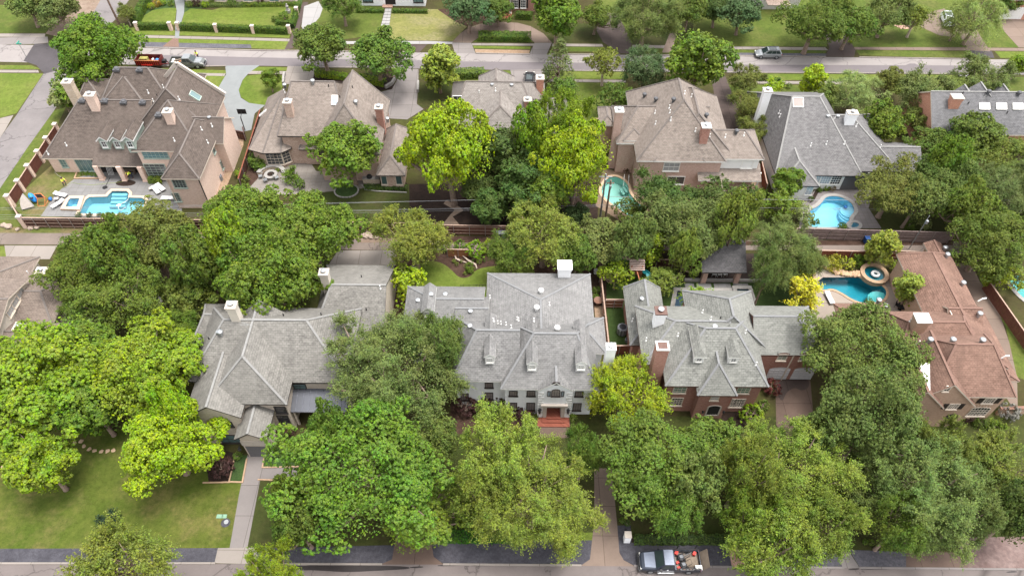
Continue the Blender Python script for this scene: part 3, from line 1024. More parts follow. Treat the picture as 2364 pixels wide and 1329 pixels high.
g.poly([(-420, -120, 0), (420, -120, 0), (420, 520, 0), (-420, 520, 0)], 0, hl)
tag(g.build('ground', M['soil']), kind='structure')

def sheet_pool(name, mat, pts, pools, lv=3):
 LV[0] += 1
 z = 0.004 + 0.004 * lv + 0.00002 * LV[0]
 m = MB()
 m.poly([(x, y, z) for x, y in W2(pts, z)], 0, [[(x, y, z) for x, y in HOLE[p]] for p in pools])
 return tag(m.build(name, M[mat]), kind='structure')

sheet('lawn', 'lawn_mid', [(1380, -80), (2500, -80), (2500, 100), (1380, 100)], lv=-.6)
# ---- far street
sheet('far_street', 'street_pale', [(-500, 94), (0, 103), (327, 109), (590, 116), (1190, 125), (1692, 129), (2337, 138), (3000, 147), (3000, 182), (2237, 171), (1750, 168), (1102, 161), (590, 152), (476, 153), (0, 143), (-500, 134)], lv=2)
sheet('far_street_lane', 'street_dark', [(330, 126), (600, 133), (1066, 142), (1764, 150), (2090, 151), (2100, 147), (2112, 147), (2120, 151), (2270, 152), (3000, 162), (3000, 182), (2237, 171), (1750, 168), (1102, 161), (590, 152), (476, 153), (330, 150)], lv=3)
sheet('side_street', 'street_side', [(104, 165), (38, 266), (0, 318), (-100, 468), (-190, 600), (-120, 610), (-75, 543), (0, 435), (64, 340), (123, 258), (185, 160), (120, 150)], lv=2)
sheet('side_street_far', 'street_side', [(298, 0), (266, 46), (190, 112), (112, 104), (135, 86), (215, 31), (232, 0), (258, -42), (332, -45)], lv=3)
sheet('street_patch', 'asphalt_patch', [(79, 102), (120, 100), (165, 112), (150, 135), (128, 164), (102, 171), (84, 151), (54, 141)], lv=4)
sheet('street_corner', 'concrete_grey', [(-200, 84), (0, 87), (110, 85), (112, 99), (80, 102), (0, 103), (-200, 100)], lv=3)
sheet('bare_strip', 'bare_soil', [(160, -20), (245, -20), (215, 31), (135, 86), (105, 78), (130, 45), (190, 20)], lv=1)
# ---- corner lots on the left
sheet('lawn', 'lawn_mid', [(-300, 10), (10, 12), (150, 30), (130, 45), (105, 76), (0, 77), (-300, 75)])
sheet('sidewalk', 'concrete', [(-300, 78), (105, 78), (103, 86), (-300, 84)], lv=4)
sheet('verge', 'lawn_bright', [(-200, 150), (72, 151), (95, 160), (-200, 160)])
sheet('sidewalk', 'concrete', [(-200, 160), (88, 162), (90, 168), (-200, 167)], lv=3)
sheet('lawn', 'lawn_bright', [(-200, 168), (100, 170), (38, 262), (0, 272), (-200, 330)])
sheet('driveway', 'concrete', [(0, 273), (31, 266), (12, 300), (-80, 440), (-120, 420), (-60, 310)], lv=3)
sheet('verge', 'lawn_mid', [(125, 255), (152, 248), (132, 290), (20, 455), (55, 520), (0, 534), (-75, 543), (0, 435), (64, 340)], lv=1)
# ---- yards beyond the far street, from the left
sheet('lawn', 'lawn_bright', [(300, 64), (400, 70), (670, 76), (668, 88), (600, 86), (312, 80)])
sheet('sidewalk', 'concrete', [(312, 81), (600, 88), (669, 90), (668, 96), (600, 94), (312, 87)], lv=4)
sheet('verge', 'lawn_bright', [(316, 88), (672, 96), (668, 115), (580, 112), (316, 97)])
sheet('gravel_strip', 'gravel_grey', [(318, 97), (578, 103), (581, 112), (327, 109.5)], lv=4)
sheet('brick_apron', 'apron_brick', [(399, 89), (412, 89.5), (413, 109), (375, 108)], lv=5)
sheet('garden_path', 'drive_slate', [(404, 88), (413, 88), (416, 60), (425, 30), (426, -5), (402, -5), (408, 25), (405, 60)], lv=5)
sheet('garden_bed', 'groundcover', [(330, 40), (348, 12), (372, -12), (402, -12), (404, 20), (352, 24)], lv=1)
sheet('garden_bed', 'groundcover', [(425, 30), (428, -10), (700, -10), (696, 14), (500, 16), (440, 22)], lv=1)
sheet('lawn', 'lawn_bright', [(322, 58), (330, 38), (352, 24), (385, 19), (408, 19), (403, 57)], lv=2)
sheet('lawn', 'lawn_bright', [(418, 57), (425, 30), (440, 20), (490, 24), (520, 15), (692, 14), (684, 66)], lv=2)
sheet('driveway', 'drive_dark', [(688, 30), (700, 5), (712, 5), (676, 112), (656, 116), (672, 85)], lv=3)
sheet('driveway', 'concrete_white', [(702, 15), (735, 3), (745, 20), (738, 40), (705, 78), (696, 62)], lv=3)
sheet('lawn', 'lawn_mid', [(748, 8), (888, 16), (875, 80), (790, 92), (740, 100), (700, 96)])
sheet('lawn', 'lawn_dry', [(905, 20), (1010, 22), (1060, 45), (1080, 60), (1045, 95), (890, 93), (898, 60)])
sheet('sidewalk', 'concrete_white', [(700, 96), (985, 95), (1045, 97), (1045, 102), (700, 102)], lv=4)
sheet('driveway', 'drive_dark', [(950, 103), (986, 103), (968, 122), (948, 121)], lv=4)
ring_o = [(1043, 98), (1063, 77), (1085, 63), (1110, 55), (1160, 51), (1195, 53), (1225, 61), (1255, 78), (1274, 99)]
ring_i = [(1234, 99), (1222, 88), (1205, 79), (1180, 75), (1140, 76), (1112, 82), (1088, 99)]
sheet('driveway', 'concrete_tan', ring_o + ring_i, lv=3)
sheet('mulch_bed', 'mulch', [(1010, 22), (1090, 20), (1160, 30), (1160, 50), (1110, 54), (1080, 62), (1050, 50)], lv=1)
sheet('lawn', 'lawn_mid', [(1090, 98), (1112, 83), (1140, 77), (1180, 76), (1205, 80), (1222, 89), (1232, 98)], lv=1)
sheet('driveway', 'concrete_grey', [(1043, 98.5), (1088, 99.5), (1098, 124), (1050, 123)], lv=4)
sheet('driveway', 'concrete_grey', [(1234, 99.5), (1274, 99.5), (1262, 126), (1222, 126)], lv=4)
sheet('sidewalk', 'concrete', [(1089, 100), (1233, 101), (1232, 106), (1090, 105)], lv=4)
sheet('verge', 'lawn_bright', [(1092, 106), (1225, 108), (1224, 114), (1094, 112)], lv=2)
sheet('verge', 'gravel_tan', [(1096, 114), (1223, 116), (1222, 124), (1098, 122)], lv=2)
sheet('lawn', 'lawn_dark', [(1240, 55), (1390, 55), (1395, 101), (1276, 100)])
sheet('driveway', 'drive_dark', [(1372, 62), (1390, 30), (1425, 32), (1445, 70), (1458, 100), (1456, 124), (1432, 124), (1392, 98)], lv=3)
sheet('sidewalk', 'concrete', [(1276, 101), (1390, 102), (1393, 108), (1274, 107)], lv=4)
sheet('verge', 'lawn_mid', [(1276, 108), (1395, 109), (1415, 120), (1270, 119)])
sheet('lawn', 'lawn_dark', [(1450, 60), (1600, 50), (1600, 104), (1462, 104)])
sheet('sidewalk', 'concrete', [(1460, 104), (1690, 108), (1690, 114), (1460, 111)], lv=4)
sheet('verge', 'lawn_mid', [(1460, 111), (1690, 114), (1690, 127), (1460, 123)])
sheet('driveway', 'concrete_tan', [(1528, 122), (1546, 78), (1562, 74), (1552, 122)], lv=5)
sheet('lawn', 'lawn_mid', [(1600, 40), (1690, 50), (1770, 55), (1820, 72), (1900, 80), (1910, 108), (1690, 107), (1600, 104)])
sheet('sidewalk', 'concrete', [(1690, 108), (1905, 110), (1912, 116.5), (1690, 114)], lv=4)
sheet('verge', 'lawn_mid', [(1690, 115), (1908, 117), (1905, 124), (1690, 122)])
sheet('gravel_strip', 'gravel_grey', [(1694, 122), (1908, 124), (1908, 130), (1694, 129.5)], lv=4)
sheet('driveway', 'drive_dark', [(1888, 40), (1930, 40), (1975, 116), (1972, 132), (1905, 131), (1915, 110)], lv=5)
sheet('lawn', 'lawn_mid', [(1950, 80), (2035, 55), (2130, 62), (2190, 82), (2235, 85), (2240, 109), (1972, 109)])
sheet('sidewalk', 'concrete_tan', [(1972, 109), (2238, 110), (2500, 113), (2500, 119), (2238, 117), (1972, 115)], lv=4)
sheet('verge', 'lawn_mid', [(1976, 116), (2240, 118), (2250, 133), (2110, 132), (1985, 128)])
sheet('driveway', 'concrete_tan', [(2125, 62), (2140, 30), (2180, 20), (2214, 56), (2204, 86), (2168, 82)], lv=3)
sheet('driveway', 'concrete_tan', [(2205, 66), (2250, 62), (2288, 122), (2236, 116)], lv=5)
sheet('lawn', 'lawn_mid', [(2258, 78), (2320, 73), (2352, 110), (2282, 110)])
sheet('driveway', 'concrete_tan', [(2300, 42), (2500, 40), (2500, 110), (2352, 110), (2320, 75)], lv=3)
sheet('verge', 'lawn_bright', [(2296, 119), (2500, 121), (2500, 136), (2310, 134)])
sheet('driveway', 'asphalt_patch', [(2238, 117), (2290, 119), (2296, 134), (2250, 133)], lv=6)
sheet('brick_path', 'paver_brick', [(2062, 58), (2105, 59), (2106, 67), (2080, 67)], lv=3)
# ---- near side of the far street
sheet('lawn', 'lawn_bright', [(200, 172), (345, 172), (521, 176), (488, 235), (440, 205), (300, 190)])
sheet('verge', 'lawn_bright', [(330, 157), (527, 163), (522, 170), (340, 166)], lv=1)
sheet('sidewalk', 'concrete', [(330, 166), (521, 170), (518, 176), (340, 172)], lv=4)
sheet('driveway', 'drive_slate', [(520, 152), (600, 151), (575, 168), (560, 185), (551, 208), (556, 226), (575, 238), (612, 243), (588, 262), (580, 300), (545, 308), (528, 275), (488, 230), (522, 172)], lv=5)
sheet('verge', 'lawn_bright', [(578, 154), (667, 156), (667, 164), (568, 164)], lv=1)
sheet('lawn', 'lawn_bright', [(558, 176), (612, 171), (662, 176), (640, 232), (612, 243), (575, 238), (556, 224), (551, 208)], lv=1)
sheet('sidewalk', 'concrete', [(563, 164), (668, 165), (668, 171), (559, 171)], lv=4)
sheet('driveway', 'concrete', [(664, 153), (728, 154), (724, 176), (722, 190), (655, 195), (658, 178)], lv=5)
sheet('front_bed', 'mulch_dark', [(722, 170), (915, 168), (908, 205), (870, 212), (830, 200), (722, 190)], lv=1)
sheet('driveway', 'concrete_grey', [(915, 158), (966, 160), (966, 190), (962, 240), (978, 252), (940, 276), (870, 272), (872, 214), (905, 206), (916, 186)], lv=5)
sheet('lawn', 'lawn_dark', [(966, 190), (992, 195), (1045, 190), (1045, 240), (965, 250)])
sheet('lawn', 'lawn_mid', [(1000, 165), (1180, 163), (1200, 178), (1190, 190), (1000, 190)])
sheet('driveway', 'concrete_grey', [(1178, 162), (1264, 160), (1268, 176), (1250, 195), (1185, 192)], lv=5)
sheet('verge', 'lawn_bright', [(1268, 162), (1445, 164), (1445, 183), (1268, 182)])
sheet('sidewalk', 'concrete', [(1268, 183), (1445, 185), (1445, 191), (1268, 189)], lv=4)
sheet('lawn', 'lawn_mid', [(1262, 190), (1450, 192), (1440, 260), (1400, 290), (1262, 290)])
sheet('driveway', 'drive_dark', [(1640, 170), (1672, 170), (1690, 215), (1722, 290), (1710, 330), (1660, 280)], lv=3)
sheet('verge', 'lawn_bright', [(1730, 170), (2240, 174), (2240, 187), (1730, 185)])
sheet('sidewalk', 'concrete', [(1730, 187), (2000, 189), (2000, 195), (1730, 193)], lv=4)
sheet('lawn', 'lawn_mid', [(1680, 196), (2010, 196), (2010, 240), (1680, 245)])
sheet('lawn', 'lawn_mid', [(2050, 176), (2400, 178), (2400, 215), (2050, 215)], lv=1)
sheet('sidewalk', 'concrete_white', [(2212, 172), (2238, 172.5), (2236, 177), (2210, 176)], lv=5)
# ---- middle row back gardens
sheet('lawn', 'lawn_yard', [(130, 372), (152, 395), (240, 398), (240, 420), (170, 425), (150, 500), (60, 505), (20, 470)])
sheet_pool('slate_patio', 'slate_patio', [(173, 412), (232, 395), (360, 398), (385, 410), (420, 470), (420, 500), (330, 503), (94, 499), (128, 448), (148, 431)], ['angular', 'spa'])
sheet('porch_floor', 'slate_patio', [(232, 394), (340, 396), (345, 380), (240, 380)], lv=3)
sheet('side_path', 'gravel_tan', [(480, 470), (512, 400), (545, 308), (562, 306), (562, 335), (542, 385), (520, 440)], lv=2)
sheet('verge', 'lawn_yard', [(-80, 520), (58, 524), (520, 530), (830, 545), (830, 552), (160, 540), (-80, 538)], lv=1)
sheet('alley', 'alley_paving', [(-140, 537), (165, 538), (480, 545), (830, 552), (1160, 556), (1500, 556), (1864, 554), (2250, 558), (2700, 563), (2700, 600), (2250, 585), (1864, 577), (1500, 577), (1000, 578), (900, 578), (165, 565), (-140, 563)], lv=2)
sheet('alley_dirt', 'mulch', [(1035, 545), (1200, 545), (1480, 556), (1864, 556), (1990, 552), (2200, 556), (2200, 566), (1864, 566), (1480, 566), (1200, 562), (1035, 560)], lv=3)
sheet('alley_dirt', 'bare_soil', [(826, 548), (915, 550), (925, 560), (830, 560)], lv=3)
sheet('driveway', 'concrete', [(10, 566), (132, 567), (115, 598), (15, 598)], lv=3)
sheet('lawn', 'lawn_bright', [(-80, 570), (8, 568), (23, 582), (12, 600), (-80, 600)])
sheet('patio', 'concrete_brown', [(120, 690), (230, 680), (235, 780), (110, 790)], lv=2)
sheet('driveway', 'concrete', [(780, 578), (916, 578), (908, 640), (740, 640)], lv=3)
sheet('lawn', 'lawn_dark', [(480, 600), (760, 600), (760, 760), (480, 760)])
sheet('lawn', 'lawn_dark', [(690, 438), (945, 425), (945, 530), (720, 530)])
sheet('patio', 'stone_patio', [(565, 445), (600, 407), (640, 392), (672, 380), (690, 370), (720, 380), (730, 395), (865, 405), (870, 432), (720, 446), (640, 450)], lv=2)
sheet('mulch_bed', 'mulch', [(560, 430), (580, 370), (672, 374), (672, 381), (640, 393), (600, 408), (575, 432)], lv=1)
sheet('mulch_bed', 'mulch_dark', [(835, 428), (940, 422), (940, 440), (880, 443), (845, 440)], lv=3)
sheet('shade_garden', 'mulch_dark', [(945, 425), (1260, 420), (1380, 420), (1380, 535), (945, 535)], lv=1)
sheet('garden_path', 'bare_soil', [(1030, 462), (1062, 478), (1070, 486), (1045, 500), (1062, 520), (1020, 520), (1040, 495), (1050, 485), (1024, 470)], lv=2)
sheet('mulch_bed', 'mulch', [(900, 580), (1400, 580), (1400, 720), (900, 720)])
sheet('lawn', 'lawn_bright', smooth([(935, 640), (955, 612), (990, 600), (1020, 606), (1042, 622), (1060, 642), (1085, 640), (1098, 622), (1130, 614), (1240, 606), (1240, 700), (935, 700)], 2), lv=2)
sheet_pool('flagstone_patio', 'flagstone', [(1392, 390), (1440, 395), (1480, 405), (1530, 415), (1600, 420), (1690, 425), (1760, 416), (1764, 450), (1690, 470), (1530, 505), (1440, 515), (1375, 475)], ['turquoise'])
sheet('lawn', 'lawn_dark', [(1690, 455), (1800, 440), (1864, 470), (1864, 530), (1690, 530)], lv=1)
sheet_pool('pool_patio', 'patio_stamped', [(1850, 470), (1880, 440), (1945, 425), (2000, 425), (2015, 450), (2005, 480), (2035, 527), (1845, 527)], ['pale', 'tub'])
sheet('mulch_bed', 'mulch_dark', [(1868, 470), (1882, 440), (1945, 430), (1940, 438), (1890, 443), (1880, 462)], lv=4)
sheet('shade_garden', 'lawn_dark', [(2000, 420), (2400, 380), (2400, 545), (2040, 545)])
sheet_pool('pool_patio', 'patio_beige', [(1870, 700), (1880, 655), (1900, 640), (2045, 640), (2068, 655), (2078, 700), (2140, 725), (2140, 770), (1880, 760)], ['lagoon'])
sheet_pool('back_lawn', 'turf', [(1400, 585), (1868, 585), (1872, 720), (1400, 730)], ['reflecting', 'square'], lv=1)
sheet('mulch_bed', 'mulch_dark', [(1500, 585), (1610, 585), (1612, 650), (1575, 652), (1560, 620), (1490, 600)], lv=2)
sheet('pavilion_floor', 'deck', [(1602, 585), (1740, 585), (1745, 640), (1712, 652), (1612, 653), (1604, 620)], lv=3)
sheet('turf_strip', 'turf', [(1400, 690), (1442, 690), (1456, 797), (1408, 799)], lv=3)
sheet('gravel_pad', 'gravel_dark', [(1452, 822), (1508, 815), (1520, 870), (1470, 875)], lv=2)
sheet('gravel_strip', 'gravel_tan', [(1372, 706), (1392, 706), (1394, 732), (1374, 732)], lv=2)
sheet('driveway', 'concrete_tan', [(2170, 600), (2245, 612), (2262, 650), (2300, 700), (2330, 790), (2348, 870), (2350, 960), (2280, 850), (2230, 720)], lv=2)
sheet('verge', 'lawn_mid', [(2248, 605), (2278, 630), (2375, 800), (2375, 880), (2348, 870), (2322, 755), (2265, 655)], lv=1)
# ---- near row front gardens
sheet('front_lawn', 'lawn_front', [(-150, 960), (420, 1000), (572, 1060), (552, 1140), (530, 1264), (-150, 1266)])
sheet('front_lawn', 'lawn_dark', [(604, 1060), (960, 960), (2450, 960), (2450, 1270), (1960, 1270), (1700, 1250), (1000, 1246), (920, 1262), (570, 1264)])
sheet('front_path', 'concrete_grey', [(571, 1050), (612, 1050), (602, 1100), (571, 1264), (530, 1264), (552, 1140)], lv=3)
sheet('front_path', 'concrete_grey', [(603, 1079), (690, 1077), (690, 1103), (598, 1105)], lv=2)
sheet('groundcover_bed', 'groundcover', [(545, 1050), (571, 1050), (560, 1113), (529, 1112)], lv=2)
sheet('groundcover_bed', 'groundcover', [(612, 1046), (690, 1040), (690, 1076), (606, 1078)], lv=2)
sheet('mulch_bed', 'mulch_dark', [(470, 1030), (545, 1045), (529, 1112), (482, 1114)], lv=2)
sheet('driveway_apron', 'concrete', [(503, 1264), (592, 1263), (594, 1301), (495, 1299)], lv=4)
sheet('gravel_strip', 'gravel_dark', [(-150, 1266), (503, 1264), (495, 1299), (-150, 1301)], lv=3)
sheet('gravel_strip', 'gravel_dark', [(592, 1264), (925, 1257), (905, 1290), (880, 1302), (594, 1301)], lv=3)
sheet('gravel_strip', 'gravel_dark', [(996, 1247), (1375, 1246), (1362, 1290), (1345, 1304), (1025, 1301), (1001, 1284)], lv=3)
sheet('gravel_strip', 'gravel_dark', [(1425, 1212), (1456, 1212), (1458, 1252), (1690, 1256), (1692, 1308), (1465, 1305), (1440, 1292), (1430, 1275)], lv=3)
sheet('gravel_strip', 'gravel_dark', [(1713, 1264), (1962, 1272), (1948, 1309), (1722, 1308)], lv=3)
sheet('gravel_strip', 'gravel_grey', [(1960, 1268), (2092, 1273), (2092, 1308), (1985, 1309)], lv=3)
sheet('driveway', 'concrete_brown', [(930, 1130), (975, 1130), (996, 1250), (1001, 1284), (1025, 1302), (878, 1302), (905, 1290), (912, 1250)], lv=4)
sheet('driveway', 'concrete_tan', [(1372, 1080), (1412, 1080), (1425, 1212), (1430, 1275), (1440, 1292), (1466, 1306), (1340, 1305), (1362, 1290), (1372, 1200)], lv=4)
sheet('brick_walk', 'paver_brick', [(1680, 1256), (1712, 1256), (1722, 1309), (1690, 1309)], lv=5)
sheet('driveway', 'concrete_grey', [(1930, 1272), (1960, 1272), (1985, 1310), (1946, 1310)], lv=5)
sheet('driveway', 'concrete_brown', [(2092, 1270), (2225, 1275), (2236, 1313), (2092, 1309)], lv=4)
sheet('gravel_bed', 'gravel_pink', [(2215, 1262), (2240, 1240), (2450, 1235), (2450, 1317), (2236, 1313)], lv=3)
sheet('driveway', 'concrete_brown', [(1790, 868), (1870, 868), (1882, 1010), (1850, 1060), (1792, 980)], lv=3)
sheet('front_walk', 'concrete_brown', [(1246, 968), (1316, 968), (1316, 1010), (1246, 1010)], lv=3)
sheet('mulch_bed', 'mulch_dark', [(1458, 1240), (1690, 1236), (1690, 1255), (1458, 1251)], lv=2)
sheet('mulch_bed', 'mulch_dark', [(1665, 950), (1760, 950), (1760, 985), (1665, 985)], lv=2)
sheet('mulch_bed', 'mulch', [(1040, 920), (1245, 950), (1245, 1000), (1040, 1000)], lv=2)
sheet('verge', 'lawn_bright', [(1005, 1228), (1372, 1228), (1374, 1246), (998, 1247)], lv=2)
sheet('near_street', 'street_near', [(-200, 1300), (1000, 1301), (2600, 1316), (2600, 1700), (-200, 1700)], lv=2)
sheet('puddle', 'asphalt_wet', smooth([(700, 1303), (760, 1304), (860, 1304), (940, 1306), (950, 1312), (880, 1316), (800, 1320), (740, 1316), (690, 1314)], 2), lv=3)
sheet('puddle', 'asphalt_wet', smooth([(650, 1304), (735, 1305), (748, 1314), (690, 1316)], 1), lv=3)
for x0, x1, y in ((915, 940, 1309), (948, 975, 1307), (1012, 1060, 1303), (1090, 1140, 1303), (1690, 1760, 1311), (1990, 2060, 1311), (2325, 2345, 1318), (1960, 1980, 1312)):
 sheet('puddle', 'asphalt_wet', smooth([(x0, y), (x1, y - 1), (x1 + 4, y + 2), (x0 - 3, y + 3)], 1), lv=3)
sheet('wet_patch', 'drive_dark', smooth([(1795, 872), (1868, 872), (1868, 895), (1850, 902), (1835, 893), (1815, 905), (1808, 925), (1797, 920)], 2), lv=5)
# ---- kerbs
strip('kerb', 'concrete', [(-200, 1300), (495, 1299.5)], .2, .1)
strip('kerb', 'concrete', [(594, 1301), (880, 1302)], .2, .1)
strip('kerb', 'concrete', [(1025, 1302), (1340, 1304.5)], .2, .1)
strip('kerb', 'concrete_grey', [(1466, 1305.5), (1690, 1308)], .2, .1)
strip('kerb', 'concrete_grey', [(1722, 1308.5), (1946, 1310)], .2, .1)
strip('kerb', 'concrete_grey', [(1985, 1310), (2600, 1316)], .2, .1)
strip('kerb', 'concrete', [(327, 110), (590, 117), (940, 121)], .25, .12)
strip('kerb', 'concrete', [(1100, 124), (1222, 126)], .25, .12)
strip('kerb', 'concrete', [(1268, 126), (1430, 127)], .25, .12)
strip('kerb', 'concrete', [(1460, 128), (1700, 129.5), (1905, 132)], .25, .12)
strip('kerb', 'concrete', [(1985, 133), (2240, 137)], .25, .12)
strip('kerb', 'concrete', [(330, 153), (470, 154), (520, 153)], .25, .12)
strip('kerb', 'concrete', [(735, 156), (912, 158)], .25, .12)
strip('kerb', 'concrete', [(1268, 163.5), (1640, 167.5)], .25, .12)
strip('kerb', 'concrete', [(1680, 168), (2205, 171.5)], .25, .12)
strip('edging', 'coping_tan', [(529, 1112), (560, 1113), (570, 1060)], .16, .14)
strip('edging', 'coping_tan', [(470, 1114), (529, 1113), (543, 1052)], .14, .14)
strip('edging', 'coping_tan', [(690, 1077), (606, 1079), (611, 1050)], .14, .14)
strip('edging', 'coping_tan', [(760, 1112), (597, 1107)], .14, .14)
strip('edging', 'coping_tan', [(178, 400), (173, 413), (234, 413)], .18, .2)
strip('edging', 'coping_grey', [(836, 428), (843, 438), (870, 442), (938, 445)], .16, .14)
strip('edging', 'concrete_grey', [(912, 578), (905, 640)], .18, .2)
# ================================================================== houses
# ---- house at the corner, upper left
h = House('brick_house', 'pink brick house with brown roof beside the side street and the angular blue pool', (300, 330), 'shingle_brown', 'brick_pink', 'trim_cream')
a5 = h.rblk((267, 155), (340, 157), 11.2, 6, 'x', 0.85, (0.55, 0.9))
a6 = h.rblk((283, 178), (287, 178), 10.4, 5, 'x', 0.8, (1, 1))
a1 = h.blk((97, 365), (345, 369), 3.0, 'x', 0.78, (0.75, 0), ridge=(270, 231))
a7 = h.rblk((385, 205), (407, 153), 11.3, 6, 'y', 0.95, (0.5, 0))
a8 = h.rect(P(196, 198, 5).x, P(262, 198, 5).x, P(196, 198, 5).y - 4.2, P(196, 198, 5).y + 2.2, 4.6, 'x', 0.75, (0.5, 1))
a2 = h.blk((303, 348), (462, 351), 6.0, 'x', 0.85, (1, 0.9), ridge=(392, 232))
a3 = h.blk((372, 413), (461, 414), 6.0, 'y', 0.95, (0.9, 0.9), back=(512, 285))
a4 = h.blk((410, 332), (516, 331), 5.7, 'x', 0.75, (0.3, 0), ridge=(534, 272))
po = h.shed((212, 383), (331, 384), 2.75, 3.2, 4.55)
for px, py in ((270, 161), (323, 162), (190, 233), (242, 234), (286, 236), (330, 237), (367, 266)):
 h.vent(px, py, 'box')
for px, py, k in ((343, 215, 'pipe'), (355, 235, 'pipe'), (363, 222, 'stub'), (483, 272, 'disc'), (378, 203, 'pipe'), (414, 230, 'pipe'), (154, 336, 'pipe'), (112, 356, 'pipe'), (403, 325, 'pipe'), (480, 330, 'pipe'), (490, 292, 'pipe'), (466, 300, 'pipe')):
 h.vent(px, py, k)
h.chimney(206, 217, 11.5, 1.25, 1.0, 4, 'brick_pink', 'limestone', 'brick chimney on the ridge', base=(224, 256))
h.chimney(386, 255, 11.8, 1.15, 1.0, 5, 'brick_pink', 'limestone', 'brick chimney behind the right wing', base=(397, 286))
h.chimney(154, 187, 9.0, 1.3, 1.1, 0, 'stone_tan', 'limestone', 'tall tan stone chimney at the gable end')
for px in (247, 277, 306):
 h.dormer(px, 345, 1.2, 1.9, 'trim_sage', 0.0, 0.9, 0.22, 4.2, (0.62, 0.95, 2, 2), 'glass_dark', 'white_paint')
h.wf(a1, 147, 377, 0.8, 1.4, cols=2, rows=3, frame='trim_sage', glass='glass_green')
h.wf(a1, 201, 381, 2.9, 2.2, cols=5, rows=1, frame='trim_sage', glass='glass_green')
h.wf(a2, 359, 357, 3.6, 1.2, cols=6, rows=3, frame='trim_sage', glass='glass_green')
h.wf(a2, 362, 394, 3.0, 2.5, cols=4, rows=5, frame='trim_sage', glass='glass_dark')
h.wf(a3, 414, 423, 1.7, 1.5, cols=4, rows=4, frame='trim_sage', glass='glass_dark')
h.wf(a3, 408, 455, 0.9, 1.5, cols=2, rows=5, frame='trim_sage', glass='glass_dark')
for px, py in ((492, 344), (504, 334), (512, 380)):
 h.wr(a3, px, py, 0.7, 1.4, cols=2, rows=3, frame='trim_sage', glass='glass_dark')
m = MB()                                                   # porch pillars
for px, py in ((238, 414), (290, 416), (338, 417)):
 q = P(px, py, 0)
 m = MB().bx(q.x - .32, q.x + .32, q.y - .3, q.y + .3, 0, 2.75)
 m.bx(q.x - .38, q.x + .38, q.y - .36, q.y + .36, 0, .22)
 h.part(m, 'porch_pillar', 'brick_pink')
m = MB()
for px, py in ((250, 400), (305, 400)):
 q = P(px, py, 0)
 m.bx(q.x - 1.6, q.x + 1.6, a1['Y0'] - .035, a1['Y0'] - .02, 0.05, 2.5)
h.part(m, 'patio_door', 'dark_opening')
g = MB()
for q0, q1 in (((0, .0), (0, 0)),):
 yb, r = a7['y1'] + .05, a7
 for sx in (-1, 1):
  g.beam((a7['r1'].x, yb, a7['rz'] + .5), (a7['r1'].x + sx * (a7['rz'] - a7['ez']) / .95 * 1.02, yb, a7['ez'] + .35), .35, .5)
h.part(g, 'gable_coping', 'limestone')
h.skylight(450, 222, 1.1, 1.6, 'glass_green', 'trim_sage', 0.95, 'r')
h.gutter_pipe(a3['X1'] + .06, a3['Y0'] - .06, 0, 6, 'trim_dark')
h.gutter_pipe(a3['X0'] - .03, a3['Y0'] - .07, 0, 6, 'trim_cream')
h.finish()

# ---- second house of the middle row
h = House('brick_house', 'brown roofed brick house with octagonal bay window beside the round fire pit', (740, 330), 'shingle_taupe', 'brick_mixed', 'trim_dark')
b1 = h.blk((640, 314), (800, 316), 5.6, 'x', 0.8, (0.3, 0.3), ridge=(740, 188))
b2 = h.rblk((800, 240), (808, 162), 11.4, 5.4, 'y', 1.25, (0.8, 0.2))
c0 = P(574, 345, 3.2); c1 = P(606, 354, 3.2); c2 = P(648, 353, 3.2); c3 = P(672, 343, 3.2)
tp = P(655, 205, 8.2)
bk = P(664, 190, 5.2)
lb = P(618, 225, 3.4)
for tri in ((c0, c1, tp), (c1, c2, tp), (c2, c3, tp), (lb, c0, tp), (c3, Vector((c3.x + .4, c3.y + 9, 3.4)), tp)):
 h.plane(tri)
for a, b in ((c0, tp), (c1, tp), (c2, tp)):
 h.ridge(a, b)
ins = []
ctr = (c0 + c1 + c2 + c3) / 4 + Vector((0, 2.5, 0))
for c in (lb, c0, c1, c2, c3, Vector((c3.x + .4, c3.y + 6, 3.2))):
 q = c + (ctr - c).normalized() * .5
 ins.append((q.x, q.y))
for i in range(5):
 (xa, ya), (xb, yb) = ins[i], ins[i + 1]
 h.wall.face([(xa, ya, 0), (xb, yb, 0), (xb, yb, 3.3), (xa, ya, 3.3)])
(xa, ya), (xb, yb) = ins[2], ins[3]
h.win(((xa + xb) / 2, (ya + yb) / 2, 1.75), 2.3, 2.1, math.atan2(yb - ya, xb - xa), 4, 4, 'trim_cream', 'glass_dark')
(xa, ya), (xb, yb) = ins[3], ins[4]
h.win(((xa + xb) / 2, (ya + yb) / 2, 1.75), 1.1, 2.1, math.atan2(yb - ya, xb - xa), 2, 4, 'trim_cream', 'glass_dark')
b4 = h.blk((868, 405), (935, 406), 3.0, 'y', 0.9, (1, 0.5), back=(942, 300))
b5 = h.blk((690, 345), (880, 348), 3.2, 'x', 0.7, (0.4, 0.4), ridge=(800, 268))
h.wf(b4, 887, 416, 0.75, 1.5, cols=1, rows=1, frame='trim_cream', glass='glass_solar')
h.wf(b4, 921, 416, 0.8, 1.5, cols=1, rows=1, frame='trim_cream', glass='glass_solar')
h.chimney(663, 233, 9.8, 1.05, .95, 3, 'brick_mixed', 'limestone', 'brick chimney on the left wing', base=(669, 270))
h.chimney(874, 246, 10.0, 1.0, .95, 2, 'brick_red', 'limestone', 'brick chimney on the right side', base=(879, 290))
for px, py in ((658, 202), (723, 193), (822, 241), (895, 280)):
 h.vent(px, py, 'turbine')
for px, py, k in ((759, 200, 'stub'), (814, 203, 'stub'), (785, 226, 'stub'), (657, 214, 'pipe')):
 h.vent(px, py, k)
